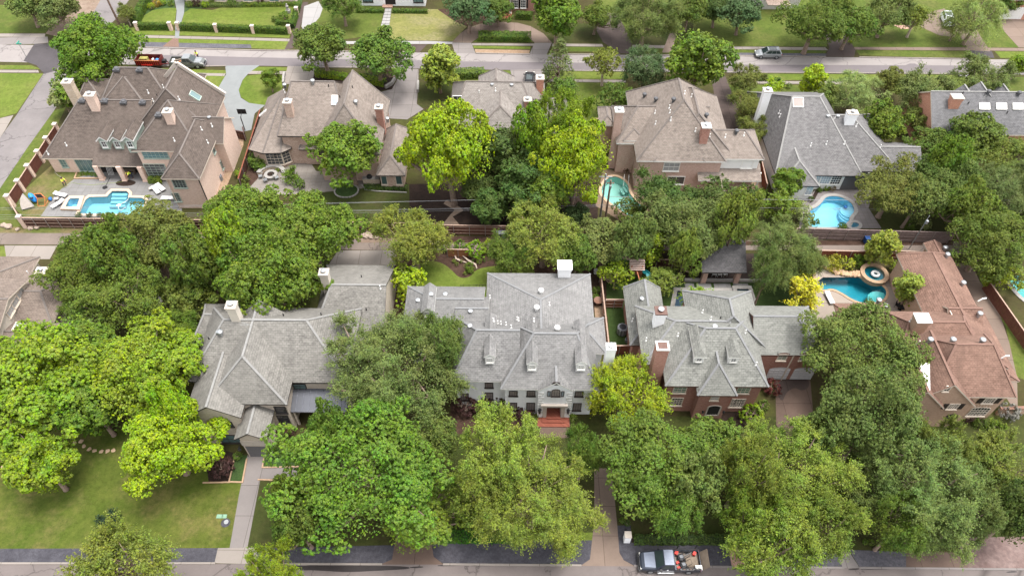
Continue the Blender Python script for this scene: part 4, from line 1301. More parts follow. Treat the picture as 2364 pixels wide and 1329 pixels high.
h.skylight(773, 232, 0.9, 1.4, 'glass_sky', 'trim_white', .8)
h.skylight(608, 262, 0.5, 1.6, 'glass_sky', 'trim_white', .8, 'l')
h.finish()

# ---- third: pale roof behind the bright trees
h = House('brick_house', 'pale taupe roofed house mostly hidden behind the two bright green trees', (1180, 290), 'shingle_pale', 'brick_orange', 'trim_cream')
d1 = h.rblk((1075, 187), (1205, 190), 9.0, 3.6, 'x', 0.7, (0.35, 0.5))
d2 = h.rblk((1146, 182), (1144, 158), 8.6, 6.0, 'y', 0.9, (1, 0.6))
d3 = h.rblk((1235, 229), (1300, 230), 6.8, 3.2, 'x', 0.65, (0.4, 0.2))
d4 = h.rblk((1150, 245), (1160, 205), 8.2, 3.4, 'y', 0.62, (0.8, 0.6))
h.chimney(1247, 178, 9.6, 1.1, 1.1, 0, 'brick_orange', 'limestone', 'orange brick chimney on the end wall', base=(1245, 212))
h.chimney(1218, 229, 9.2, .95, .95, 3, 'brick_red', 'limestone', 'brick chimney in the middle of the roof', base=(1219, 248))
h.vent(1136, 196, 'disc'); h.vent(1181, 197, 'disc'); h.vent(1144, 210, 'pipe'); h.vent(1106, 214, 'stub', 'white_paint')
h.wf(d1, 1056, 232, 1.1, 1.5)
h.finish()

# ---- fourth: rose brick with turquoise pool
h = House('brick_house', 'rose brick house with taupe roof behind the turquoise pool', (1590, 340), 'shingle_taupe', 'brick_rose', 'trim_white')
e2 = h.rblk((1569, 230), (1577, 181), 12.4, 6.0, 'y', 1.0, (0.9, 0.9))
e1 = h.blk((1423, 330), (1640, 334), 6.0, 'x', 0.72, (0.7, 0), ridge=(1545, 246))
e3 = h.blk((1509, 372), (1629, 374), 6.0, 'y', 0.75, (1, 0.3), back=(1640, 262))
e4 = h.blk((1600, 366), (1765, 369), 6.0, 'x', 0.75, (0.2, 0.8), ridge=(1665, 300))
e6 = h.rblk((1600, 262), (1612, 202), 11.0, 6.0, 'y', 0.9, (0.6, 0.9))
e5 = h.blk((1384, 289), (1421, 291), 5.2, 'y', 0.8, (1, 1), back=(1411, 248))
e7 = h.blk((1440, 328), (1489, 323), 6.3, 'y', 0.6, (1, 0), depth=5)
sh = h.shed((1612, 417), (1758, 418), 3.1, 2.6, 4.3)
sb = h.shed((1472, 384), (1509, 384), 3.2, 3.4, 4.9, base=0)
for px, py in ((1640, 432), (1690, 433), (1744, 434)):
 q = P(px, py, 0)
 h.part(MB().bx(q.x - .12, q.x + .12, q.y - .12, q.y + .12, 0, 3.0), 'porch_post', 'white_paint')
yy = e4['Y0'] - .03
h.part(MB().bx(e4['X0'] + 1.5, e4['X1'] - .02, yy, yy + .028, 3.4, 6.1), 'siding', 'stucco_white')
h.wf(e7, 1460, 331, 1.7, 1.5, cols=2, rows=2, glass='glass_blind')
h.wf(e7, 1456, 372, 2.2, 1.9, cols=2, rows=1, glass='glass_blind')
h.wf(e7, 1456, 356, 2.2, 0.4, cols=3, rows=1, glass='glass_dark')
h.wf(e3, 1550, 385, 2.2, 1.4, cols=3, rows=2, glass='glass_blind')
h.wf(e3, 1560, 416, 2.4, 1.4, cols=2, rows=1, glass='glass_dark')
h.wf(e4, 1725, 379, 1.5, 1.3, cols=2, rows=2, glass='glass_blind')
h.chimney(1430, 253, 10.6, 1.05, 1.0, 0, 'brick_rose', 'trim_white', 'tall rose brick chimney at the left end')
h.chimney(1631, 289, 10.4, 1.1, 1.0, 5, 'brick_red', 'trim_white', 'red brick chimney on the right slope', base=(1624, 330))
for px, py in ((1513, 234), (1554, 235), (1630, 271), (1699, 308), (1487, 224)):
 h.vent(px, py, 'turbine', 'vent_dark')
for px, py in ((1580, 217), (1596, 224), (1512, 262), (1545, 250), (1546, 261), (1548, 278), (1513, 287), (1605, 303), (1638, 316), (1674, 317), (1717, 313)):
 h.vent(px, py, 'pipe')
h.finish()

# ---- fifth: grey roof with white chimneys and pale blue pool
h = House('white_house', 'grey roofed white house with two white chimneys behind the pale blue pool', (1900, 330), 'shingle_charcoal', 'stucco_white', 'trim_dark', 'cap_grey')
f3 = h.blk((1800, 429), (1892, 430), 3.0, 'y', 0.8, (1, 0), back=(1870, 330))
f4 = h.blk((1790, 405), (1992, 406), 3.1, 'x', 0.62, (0.3, 0.55), ridge=(1860, 223))
f5 = h.blk((1985, 408), (2125, 385), 3.1, 'x', 0.55, (0, 0), ridge=(2060, 339))
f6 = h.rblk((1932, 266), (1966, 267), 7.8, 3.4, 'x', 0.7, (1, 1))
h.chimney(1773, 207, 9.0, 1.15, 1.0, 0, 'brick_white', 'cement', 'tall white chimney at the left end')
h.chimney(1969, 259, 10.0, 1.4, .9, 2, 'brick_white', 'cement', 'wide white chimney at the right', base=(1962, 288))
h.skylight(1842, 237, 1.5, 1.4, 'glass_brown', 'trim_white', .7)
for px, py in ((1911, 269), (1934, 269)): h.vent(px, py, 'disc')
for px, py in ((1798, 262), (1871, 337), (1907, 333), (1948, 333), (1800, 270), (1976, 292), (2031, 341)): h.vent(px, py, 'pipe')
h.wf(f4, 1889, 411, .6, 1.5, cols=2, rows=4, glass='glass_sky')
h.wf(f4, 1906, 414, 1.4, 1.6, cols=4, rows=4, glass='glass_sky')
h.wf(f4, 1930, 415, 1.4, 1.6, cols=4, rows=4, glass='glass_dark')
h.wf(f3, 1868, 439, 0.9, 1.6, cols=2, rows=4, glass='glass_sky')
for px in (1968, 1990):
 q = P(px, 433, 0)
 h.part(MB().bx(q.x - .11, q.x + .11, q.y - .11, q.y + .11, 0, 2.9), 'porch_post', 'white_paint')
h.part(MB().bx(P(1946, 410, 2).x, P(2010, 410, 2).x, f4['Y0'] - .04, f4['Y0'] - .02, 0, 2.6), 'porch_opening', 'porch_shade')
h.finish()

# ---- far right: slate roof with three skylights
h = House('brick_house', 'slate roofed brick house with three skylights at the right edge', (2270, 290), 'shingle_slate', 'brick_orange', 'trim_cream', 'cap_grey')
g1 = h.rblk((2151, 214), (2400, 210), 8.4, 4.4, 'x', 0.75, (0, 0.5))
g2 = h.rblk((2275, 215), (2272, 189), 8.4, 5.4, 'y', 0.9, (0.5, 0))
g3 = h.rblk((2236, 215), (2231, 195), 7.6, 6.0, 'y', 1.0, (0.5, 0))
g4 = h.rblk((2325, 212), (2320, 194), 7.6, 6.0, 'y', 1.0, (0.5, 0))
h.chimney(2211, 222, 10.0, 1.5, 1.1, 2, 'brick_orange', 'limestone', 'broad orange brick chimney', flue=False, base=(2203, 250))
for px in (2272, 2311, 2349): h.skylight(px, 246, 1.5, .95, 'glass_sky', 'trim_white', .7)
for px, py in ((2280, 217), (2350, 220)): h.vent(px, py, 'turbine', 'vent_dark')
for px, py in ((2235, 240), (2222, 217), (2324, 262)): h.vent(px, py, 'stub')
h.finish()

# ================= near row
# ---- far left, brown
h = House('brick_house', 'brown roofed low house cut by the left edge of the view', (40, 700), 'shingle_tan', 'stucco_cream', 'trim_cream')
k1 = h.rect(P(-200, 640, 3).x, P(88, 600, 3).x, P(60, 720, 3).y, P(40, 592, 3).y, 3.0, 'x', .36, (.5, .7))
k3 = h.rect(P(-120, 740, 3).x, P(147, 697, 3).x, P(121, 750, 3).y, P(150, 628, 3).y, 3.0, 'x', .3, (.5, .6))
k2 = h.rect(P(-260, 700, 5).x, P(57, 655, 5).x, P(10, 770, 5).y, P(30, 640, 5).y, 4.8, 'x', .3, (0, 0), rake=.35)
k4 = h.rect(P(-120, 790, 3).x, P(160, 760, 3).x, P(60, 800, 3).y, P(60, 746, 3).y, 3.1, 'x', .35, (.5, .6))
h.chimney(94, 624, 6.6, 1.2, 1.0, 2, 'stone_buff', 'limestone', 'cream stone chimney at the back corner', base=(98, 655))
h.chimney(43, 752, 6.6, 1.0, 1.0, 2, 'stone_buff', 'limestone', 'cream stone chimney above the bright trees', base=(50, 772))
for i, (px, py) in enumerate(((47, 676), (35, 698), (24, 718))):
 h.wr(k2, px, py, 1.3, .8, cols=3, rows=1, frame='trim_cream', glass='glass_blind')
h.vent(65, 630, 'stub', 'white_paint')
h.finish()

# ---- stone and stucco house with silver roof
h = House('stone_house', 'buff stone house with steep silver grey roof and gabled front porch', (620, 860), 'shingle_silver', 'stone_buff', 'trim_dark', 'cap_grey')
i1 = h.blk((434, 881), (805, 883), 6.0, 'x', 0.86, (0.75, 0.9), ridge=(640, 738))
i2 = h.blk((472, 931), (662, 934), 6.2, 'y', 0.95, (0.75, 0), back=(680, 745))
i3 = h.blk((424, 962), (556, 965), 6.0, 'y', 0.7, (0, 0), depth=8.0)
i4 = h.blk((540, 1014), (616, 1016), 4.2, 'y', 0.72, (0, 0), depth=7.5)
i5y = P(830, 612, 3.6).y
i5 = h.rect(P(715, 690, 7).x, P(896, 690, 5).x, i5y - 12.6, i5y, 3.6, 'x', 0.56, (0.35, 0))
i7 = h.blk((440, 800), (620, 790), 4.2, 'x', 0.6, (0.4, 0.3), back=(560, 702))
h.chimney(747, 627, 10.6, .95, .9, 2, 'stucco_cream', 'limestone', 'tall cream chimney on the back wing', base=(752, 675))
h.chimney(533, 703, 11.6, .95, .9, 4, 'stucco_cream', 'limestone', 'cream chimney at the left end of the ridge', base=(538, 740))
for px, py, k in ((655, 729, 'stub'), (742, 727, 'stub'), (835, 640, 'stub'), (878, 666, 'pipe'), (846, 716, 'stub'), (483, 783, 'stub'), (470, 842, 'stub')):
 h.vent(px, py, k)
h.vent(505, 767, 'disc', 'grey_metal'); h.vent(511, 772, 'turbine')
h.part(MB().tube([h.hit(575, 766) + Vector(v) for v in ((0, 0, 0), (0, 0, 1.6))], .02, 5).tube([h.hit(575, 766) + Vector(v) for v in ((-.6, 0, 1.3), (.6, 0, 1.3))], .015, 4).tube([h.hit(575, 766) + Vector(v) for v in ((-.4, .1, 1.55), (.4, -.1, 1.55))], .015, 4), 'roof_aerial', 'grey_metal')
h.wf(i3, 520, 978, 1.5, .85, cols=2, rows=2, frame='trim_dark', glass='glass_green')
h.wf(i3, 535, 1012, 2.4, 1.6, cols=3, rows=2, frame='trim_dark', glass='glass_green')
h.wf(i2, 648, 945, 1.1, 1.2, cols=1, rows=3, frame='trim_dark', glass='glass_dark')
h.wf(i2, 655, 967, 1.1, 1.6, cols=1, rows=3, frame='trim_dark', glass='glass_dark')
h.wf(i1, 692, 891, 1.3, .9, cols=2, rows=2, frame='trim_dark', glass='glass_green')
q = P(585, 1052, 0)
c = i4
xm = (c['X0'] + c['X1']) / 2
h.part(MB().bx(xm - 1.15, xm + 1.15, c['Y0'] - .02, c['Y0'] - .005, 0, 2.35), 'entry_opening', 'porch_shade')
h.part(MB().bx(xm - 1.35, xm + 1.35, c['Y0'] - .06, c['Y0'] - .002, 2.6, 3.55).bx(xm - .01, xm + .01, c['Y0'] - .075, c['Y0'] - .061, 2.6, 3.55), 'entry_panel', 'limestone')
for sx in (-1, 1):
 l = MB().lathe([(.06, -.1), (.16, .0), (.19, .3), (.1, .42), (.03, .5)], (xm + sx * 1.7, c['Y0'] - .28, 2.0), 8).bx(xm + sx * 1.7 - .04, xm + sx * 1.7 + .04, c['Y0'] - .28, c['Y0'], 2.45, 2.52)
 h.part(l, 'wall_lantern', 'black_metal')
# standing seam roof at the right of the entry
m0 = h.shed((667, 950), (800, 952), 3.3, 4.0, 4.5, mi=2)
sm = MB()
n = 9
for i in range(n + 1):
 x = m0['x0'] + (m0['x1'] - m0['x0']) * i / n
 sm.beam((x, m0['y0'], m0['ez'] + .04), (x, m0['y1'], 4.5 + .04), .05, .07)
h.part(sm, 'standing_seam', 'seam_dark')
for px in (676, 735, 790):
 x = P(px, 955, 3).x
 h.part(MB().bx(x - .12, x + .12, m0['y0'] + .25, m0['y0'] + .49, 0, 3.1), 'porch_post', 'stone_buff')
h.finish(['seam_metal'])

# ---- white painted brick house
h = House('white_house', 'white painted brick house with grey roof, front gable and red brick steps', (1230, 850), 'shingle_grey', 'brick_white', 'trim_white', 'cap_grey2')
jx = (P(1241, 902, 5.9).x + P(1325, 903, 5.9).x) / 2
jgap = (jx - .82, jx + .82, 2.75)
j2 = h.blk((1156, 898), (1382, 899), 6.0, 'x', 0.8, (0.75, 0.5), ridge=(1280, 769), gap=jgap)
j1 = h.blk((1042, 880), (1200, 880), 6.02, 'x', 0.8, (0.62, 0), ridge=(1180, 762))
j3 = h.rect(P(1125, 632, 5.8).x, P(1363, 632, 5.8).x, P(1244, 800, 5.8).y, P(1244, 631, 5.8).y, 5.8, 'y', 0.42, (0, 1))
j4 = h.rect(P(936, 700, 5.8).x, P(1064, 662, 5.8).x + 3, P(990, 780, 5.8).y, P(1000, 661, 5.8).y, 5.8, 'x', 0.62, (0.9, 0))
j5 = h.rect(j3['x1'] - 4, P(1394, 735, 5.9).x, P(1394, 800, 5.9).y - 1, P(1394, 733, 5.9).y, 5.9, 'x', 0.6, (0, 1))
j6 = h.rect(P(1065, 700, 5.8).x - .5, P(1130, 700, 5.8).x, P(1095, 790, 5.8).y, P(1095, 686, 5.8).y, 5.85, 'x', 0.6, (0, 0))
# front gable
jg = h.blk((1241, 902), (1325, 903), 5.9, 'y', 0.82, (0, 0), depth=7.0, over=0.1, rake=0.06, gap=jgap)
yg = jg['Y0']
for px in (1131, 1228, 1340):
 h.dormer(px, 841 if px == 1131 else 857, 1.05, 1.7, 'white_paint', 0.0, 0.85, 0.12, 5.6, (0.55, 0.62, 3, 2), 'glass_blind', 'trim_white')
h.dormer(990, 735, 1.2, 1.6, 'white_paint', 0.0, 1.0, 0.16, 3.6, (0.7, 0.7, 3, 2), 'glass_blind', 'trim_white')
for px, py in ((1071, 888), (1129, 888)): h.wf(j1, px, py, .78, .8, cols=3, rows=3, frame='trim_black', glass='glass_grey')
for px, py in ((1129, 913), (1073, 915)): h.wf(j1, px, py, .78, 1.3, cols=3, rows=4, frame='trim_black', glass='glass_grey')
for px, py in ((1185, 907), (1226, 907), (1337, 908)): h.wf(j2, px, py, .78, .85, cols=3, rows=3, frame='trim_black', glass='glass_grey')
for px, py in ((1184, 937), (1225, 937), (1332, 938)): h.wf(j2, px, py, .8, 1.4, cols=3, rows=5, frame='trim_black', glass='glass_grey')
h.win(PY(1283, 907, yg), .82, .95, 'f', 3, 3, 'trim_black', 'glass_grey', True, 0.75, 0.03, 0.08)
for sx in (-1, 1):
 c = PY(1283, 908, yg) + Vector((sx * .75, 0, 0))
 h.win(c, .22, .95, 'f', 1, 1, 'trim_black', 'glass_sky', False, bar=.02, edge=.07)
q = PY(1284, 884, yg)
ov = MB()
ov.lathe([(0.0, -.09), (.42, -.09), (.42, .0), (.0, .0)], (0, 0, 0), 20, axis='y', close=False)
ov.xf(Matrix.Translation(q) @ Matrix.Diagonal((1, 1, .72, 1)))
h.part(ov, 'oval_vent', 'trim_black')
xg = (jg['X0'] + jg['X1']) / 2
for sx in (-1, 1):
 xe = jg['X1'] if sx > 0 else jg['X0']
 for i in range(11):
  w, z = (.62 if i % 2 == 0 else .46), .1 + .5 * i
  h.part(MB().bx(xe - sx * w, xe + sx * .025, yg - .05, yg + .3, z, z + .36), 'quoin', 'white_paint')
sr = MB()
sr.bx(xg - 1.25, xg - .82, yg - .16, yg, 0.3, 2.75).bx(xg + .82, xg + 1.25, yg - .16, yg, 0.3, 2.75).bx(xg - 1.5, xg + 1.5, yg - .3, yg, 2.75, 3.1)
h.part(sr, 'door_surround', 'limestone')
rc = MB().bx(xg - .82, xg + .82, yg + .02, yg + 2.0, .3, 2.75, skip='f')
rc.f = [f[::-1] for f in rc.f]
h.part(rc, 'entry_recess', 'stucco_white')
h.part(MB().bx(xg - .8, xg + .8, yg + .0, yg + 1.98, .31, .48), 'porch_floor', 'brick_paver')
h.part(MB().bx(xg - .55, xg + .55, yg + 1.9, yg + 1.97, .48, 2.6), 'front_door', 'trim_black')
st = MB()
for i, (w, d, z) in enumerate(((1.85, 1.25, .16), (1.3, .8, .32), (.82, .4, .48))):
 st.bx(xg - w, xg + w, yg - d, yg - .02, 0 if i == 0 else z - .16, z)
h.part(st, 'front_steps', 'brick_paver')
for sx in (-1, 1):
 l = MB()
 cx_, cz = xg + sx * 1.62, 1.9
 l.lathe([(.05, -.42), (.14, -.4), (.19, .22), (.23, .25), (.1, .42), (.04, .52)], (cx_, yg - .28, cz), 6)
 l.bx(cx_ - .03, cx_ + .03, yg - .28, yg, cz + .42, cz + .48)
 o = h.part(l, 'wall_lantern', 'black_metal')
h.chimney(1304, 611, 9.5, 1.5, 1.25, 0, 'brick_white', 'white_paint', 'broad white chimney at the back', flue=False, crown=.16, base=(1303, 640))
h.chimney(1411, 799, 9.4, 1.0, .9, 0, 'brick_white', 'white_paint', 'narrow white chimney at the right end', crown=.05)
for px, py in ((1239, 715), (1249, 676), (1286, 762)): h.vent(px, py, 'turbine', 'white_paint')
for px, py in ((1139, 741), (1156, 748), (1149, 747), (1168, 750), (1180, 757), (1194, 738), (1197, 740), (1232, 741), (1268, 704), (1131, 688)): h.vent(px, py, 'pipe')
for px, py in ((965, 694), (995, 680), (1028, 680), (1086, 719), (1085, 753)): h.vent(px, py, 'disc')
h.finish()

# ---- red brick house with grey green roof and garage wing
h = House('brick_house', 'red brick house with pale grey roof and two arched garage doors', (1640, 830), 'shingle_greengrey', 'brick_red', 'trim_copper', 'cap_grey2')
l1 = h.blk((1536, 891), (1775, 893), 6.0, 'x', 0.78, (0.88, 0.72), ridge=(1650, 757))
l6 = h.rect(l1['x0'] - 2.2, l1['x0'] + 9, l1['y0'] + 2.8, P(1500, 706, 6).y, 6.0, 'x', 0.62, (0.9, 0.3))
l2 = h.blk((1454, 797), (1546, 798), 3.8, 'y', 0.95, (1.0, 0.25), back=(1490, 664))
l3 = h.blk((1740, 818), (1904, 822), 5.2, 'x', 0.72, (0, 0.85), ridge=(1790, 730), over=.12)
l4 = h.rblk((1688, 730), (1690, 690), 9.2, 5.6, 'y', 0.85, (0.4, 1.0))
l5 = h.blk((1610, 913), (1702, 914), 5.6, 'y', 1.25, (1.1, 0), depth=7.5)
h.dormer(1611, 837, 1.1, 1.45, 'white_paint', 0.8, 1.0, .16, 3.8, (.5, .75, 2, 3), 'glass_dark', 'trim_white')
h.dormer(1690, 838, 1.1, 1.45, 'white_paint', 0.8, 1.0, .16, 3.8, (.5, .75, 2, 3), 'glass_dark', 'trim_white')
h.wf(l1, 1569, 899, 1.35, 1.1, cols=3, rows=3, frame='trim_cream', glass='glass_green2')
h.wf(l1, 1562, 926, 1.2, 1.5, cols=4, rows=4, frame='trim_cream', glass='glass_dark')
h.wf(l1, 1716, 900, 1.35, 1.1, cols=3, rows=3, frame='trim_cream', glass='glass_green2')
h.wf(l1, 1702, 929, 1.45, 1.6, cols=5, rows=5, frame='trim_cream', glass='glass_dark')
h.wf(l5, 1650, 918, .8, .7, cols=2, rows=2, frame='trim_cream', glass='glass_blind')
o = h.win(PY(1646, 948, l5['Y0']), 1.3, 1.6, 'f', 1, 1, 'limestone', 'dark_opening', False, 0.6, edge=.16, name='entry_arch')
for sx in (-1, 1):
 c = PY(1646 + sx * 24, 947, l5['Y0'])
 h.part(MB().lathe([(.05, -.25), (.12, -.2), (.15, .1), (.04, .25)], c + Vector((0, -.2, 0)), 8), 'wall_lantern', 'black_metal')
for px, py in ((1791, 871), (1848, 872)):
 c = PY(px, py, l3['Y0'])
 h.door((c.x, l3['Y0'], 1.15), 2.5, 2.1, 'f', 'garage_grey', 'garage_door', (4, 4), .42, False)
for px, py in ((1806, 823), (1858, 823)):
 c = PY(px, py, l3['Y0'])
 m = MB().bx(c.x - .75, c.x + .75, l3['Y0'] - .03, l3['Y0'] + 1.2, c.z - 1.0, c.z + .62)
 n = 10
 for i in range(n):
  a0, a1 = math.pi * i / n, math.pi * (i + 1) / n
  p0 = (c.x + .75 * math.cos(a0), c.z + .62 + .32 * math.sin(a0)); p1 = (c.x + .75 * math.cos(a1), c.z + .62 + .32 * math.sin(a1))
  m.face([(c.x, l3['Y0'] - .03, c.z + .62), (p0[0], l3['Y0'] - .03, p0[1]), (p1[0], l3['Y0'] - .03, p1[1])])
  m.face([(p0[0], l3['Y0'] - .1, p0[1]), (p0[0], l3['Y0'] + 2.6, p0[1]), (p1[0], l3['Y0'] + 2.6, p1[1]), (p1[0], l3['Y0'] - .1, p1[1])], 1)
 o = h.part(m, 'wall_dormer', ['brick_red', 'shingle_greengrey'])
 h.win((c.x, l3['Y0'] - .03, c.z - .05), .95, 1.1, 'f', 2, 4, 'trim_cream', 'glass_green2', True, single=True, par=o)
h.chimney(1526, 716, 11.6, 1.15, 1.0, 5, 'brick_white', 'trim_copper', 'white chimney with copper cap', flue=True, base=(1516, 752))
h.chimney(1530, 797, 10.6, 1.3, 1.15, 0, 'brick_red', 'trim_white', 'red brick chimney with white rim', flue=False, crown=.05)
h.part(MB().bx(*(lambda c: (c.x - .5, c.x + .5, c.y - .42, c.y + .42))(P(1530, 797, 10.6)), 10.61, 10.66), 'flue_cover', 'trim_copper')
for px, py, k in ((1482, 690, 'disc'), (1650, 754, 'disc'), (1460, 741, 'pipe'), (1491, 786, 'pipe'), (1564, 775, 'pipe'), (1621, 722, 'pipe'), (1640, 738, 'pipe'), (1663, 735, 'stub'), (1720, 768, 'pipe'), (1744, 842, 'pipe'), (1856, 725, 'pipe')):
 h.vent(px, py, k)
h.gutter_pipe(PY(1816, 850, l3['Y0']).x, l3['Y0'] - .09, 0, 5.1, 'trim_cream')
h.finish()

# ---- brown roofed house at the right
h = House('brick_house', 'tan brick house with reddish brown roof beside the dark teal lagoon pool', (2200, 830), 'shingle_red', 'brick_tan', 'trim_cream', 'cap_red')
n1 = h.blk((2150, 915), (2347, 917), 6.0, 'x', 0.9, (0.6, 0.62), ridge=(2210, 794))
n2 = h.blk((2143, 910), (2250, 950), 6.0, 'y', 1.0, (0, 0), depth=8.0) if False else None
a = P(2146, 905, 6.0); b = P(2254, 912, 6.0)
pk = PY(2204, 885, n1['Y0'] - .7)
n2 = h.rect(pk.x - 4.3, pk.x + 4.3, pk.y - .2, pk.y + 7, pk.z - 4.3, 'y', 1.0, (0, 0))
pk = PY(2142, 901, pk.y - .6)
n2b = h.rect(pk.x - 3.2, pk.x + 3.2, pk.y - .2, pk.y + 6, pk.z - 3.3, 'y', 1.03, (0, 0))
n3 = h.blk((2070, 885), (2170, 900), 4.6, 'x', 0.8, (0.8, 0), ridge=(2140, 800))
n4 = h.blk((2080, 812), (2268, 812), 5.4, 'x', 0.62, (0.4, 0.6), ridge=(2180, 743))
n5 = h.rect(P(2130, 720, 4.4).x, P(2262, 720, 4.4).x, P(2300, 850, 4.4).y, P(2130, 586, 4.4).y, 4.4, 'y', 0.5, (0.5, 0.4))
n6 = h.rect(P(2132, 562, 3.2).x, P(2172, 562, 3.2).x, P(2150, 600, 3.2).y, P(2150, 561, 3.2).y, 3.2, 'y', 0.5, (0.5, 0))
n7 = h.rect(P(1932, 725, 3.0).x, P(2046, 725, 3.0).x, P(1990, 738, 3.0).y, P(1990, 701, 3.0).y, 3.0, 'x', 0.35, (0.5, 0.5))
n8 = h.rect(P(2180, 740, 4.6).x, P(2240, 740, 4.6).x + 1, P(2200, 760, 4.6).y, P(2200, 700, 4.6).y, 4.6, 'x', 0.75, (0, 0))
n9 = h.rect(n5['x1'] - .6, n5['x1'] + 1.6, n1['y0'] + 4, n5['y0'] + 9, 3.0, 'y', 0.4, (0.5, 0.5))
h.wf(n2, 2187, 896, .5, .9, cols=2, rows=3, frame='trim_cream', glass='glass_dark')
h.wf(n2, 2200, 937, 1.0, .95, cols=4, rows=4, frame='trim_cream', glass='glass_dark', shutters=('trim_black', .5))
h.wf(n1, 2283, 924, 1.1, .9, cols=4, rows=3, frame='trim_cream', glass='glass_dark', shutters=('trim_black', .55))
h.wf(n1, 2258, 950, 2.0, 1.5, cols=6, rows=4, frame='trim_cream', glass='glass_dark', arch=.25)
h.wl(n8, 2191, 725, .8, .8, cols=2, rows=2, frame='trim_cream', glass='glass_dark')
q = n2
h.part(MB().lathe([(.0, -.05), (.7, -.05), (.7, 0), (0, 0)], PY(2196, 962, q['Y0']), 16, axis='y', close=False), 'entry_arch', 'dark_opening')
fl = MB()
q = [h.hit(px, py) + Vector((0, -.05, .1)) for px, py in ((2116, 836), (2146, 902), (2145, 838))]
fl.face(q)
h.part(fl, 'flashing', 'trim_white')
h.chimney(2131, 733, 9.4, 1.5, 1.2, 3, 'brick_tan', 'trim_white', 'tan brick chimney with white metal cap', flue=False, base=(2124, 765))
for px, py in ((2144, 789), (2196, 789), (2264, 790), (2179, 577), (2184, 593), (2220, 658), (2258, 729), (2026, 698), (2041, 711)): h.vent(px, py, 'turbine')
for px, py in ((2100, 742), (2119, 793), (2106, 748)): h.vent(px, py, 'pipe')
for px, py in ((2258, 695), (2310, 827)):
 p = h.hit(px, py)
 h.part(MB().tube([p, p + Vector((.3, 0, .5)), p + Vector((.7, 0, .6))], .09, 7), 'vent_pipe', 'white_paint')
h.finish()
# ================================================================== trees and shrubs
M['leaf'] = m_leaf('leaf')
M['bark'] = m_plain('bark', srgb(128, 110, 98), 0.9, 0, 0.3, 4.0)
M['bark_pale'] = m_plain('bark_pale', srgb(168, 152, 138), 0.9, 0, 0.25, 4.0)

def unit(v):
 return v / np.maximum(np.linalg.norm(v, axis=1, keepdims=True), 1e-9)
def leaf_mesh(name, pos, nor, size, aspect, rs, fold=0.25):
 """one small folded leaf (two triangles) at every point"""
 n = len(pos)
 a = unit(np.cross(nor, rs.normal(size=(n, 3))))
 b = np.cross(nor, a)
 s = size[:, None]
 L, Wd = a * s * 0.5, b * s * aspect * 0.5
 lift = nor * s * aspect * fold * 0.5
 v = np.empty((n, 4, 3), np.float32)
 v[:, 0] = pos - L
 v[:, 1] = pos + Wd + lift
 v[:, 2] = pos + L
 v[:, 3] = pos - Wd + lift
 me = bpy.data.meshes.new(name)
 me.vertices.add(4 * n)
 me.vertices.foreach_set('co', v.reshape(-1))
 idx = np.arange(n, dtype=np.int32)[:, None] * 4 + np.array([[0, 1, 2, 0, 2, 3]], np.int32)
 me.loops.add(6 * n)
 me.loops.foreach_set('vertex_index', idx.reshape(-1))
 me.polygons.add(2 * n)
 me.polygons.foreach_set('loop_start', np.arange(0, 6 * n, 3, dtype=np.int32))
 me.polygons.foreach_set('loop_total', np.full(2 * n, 3, np.int32))
 me.materials.append(M['leaf'])
 me.update(calc_edges=True)
 return me

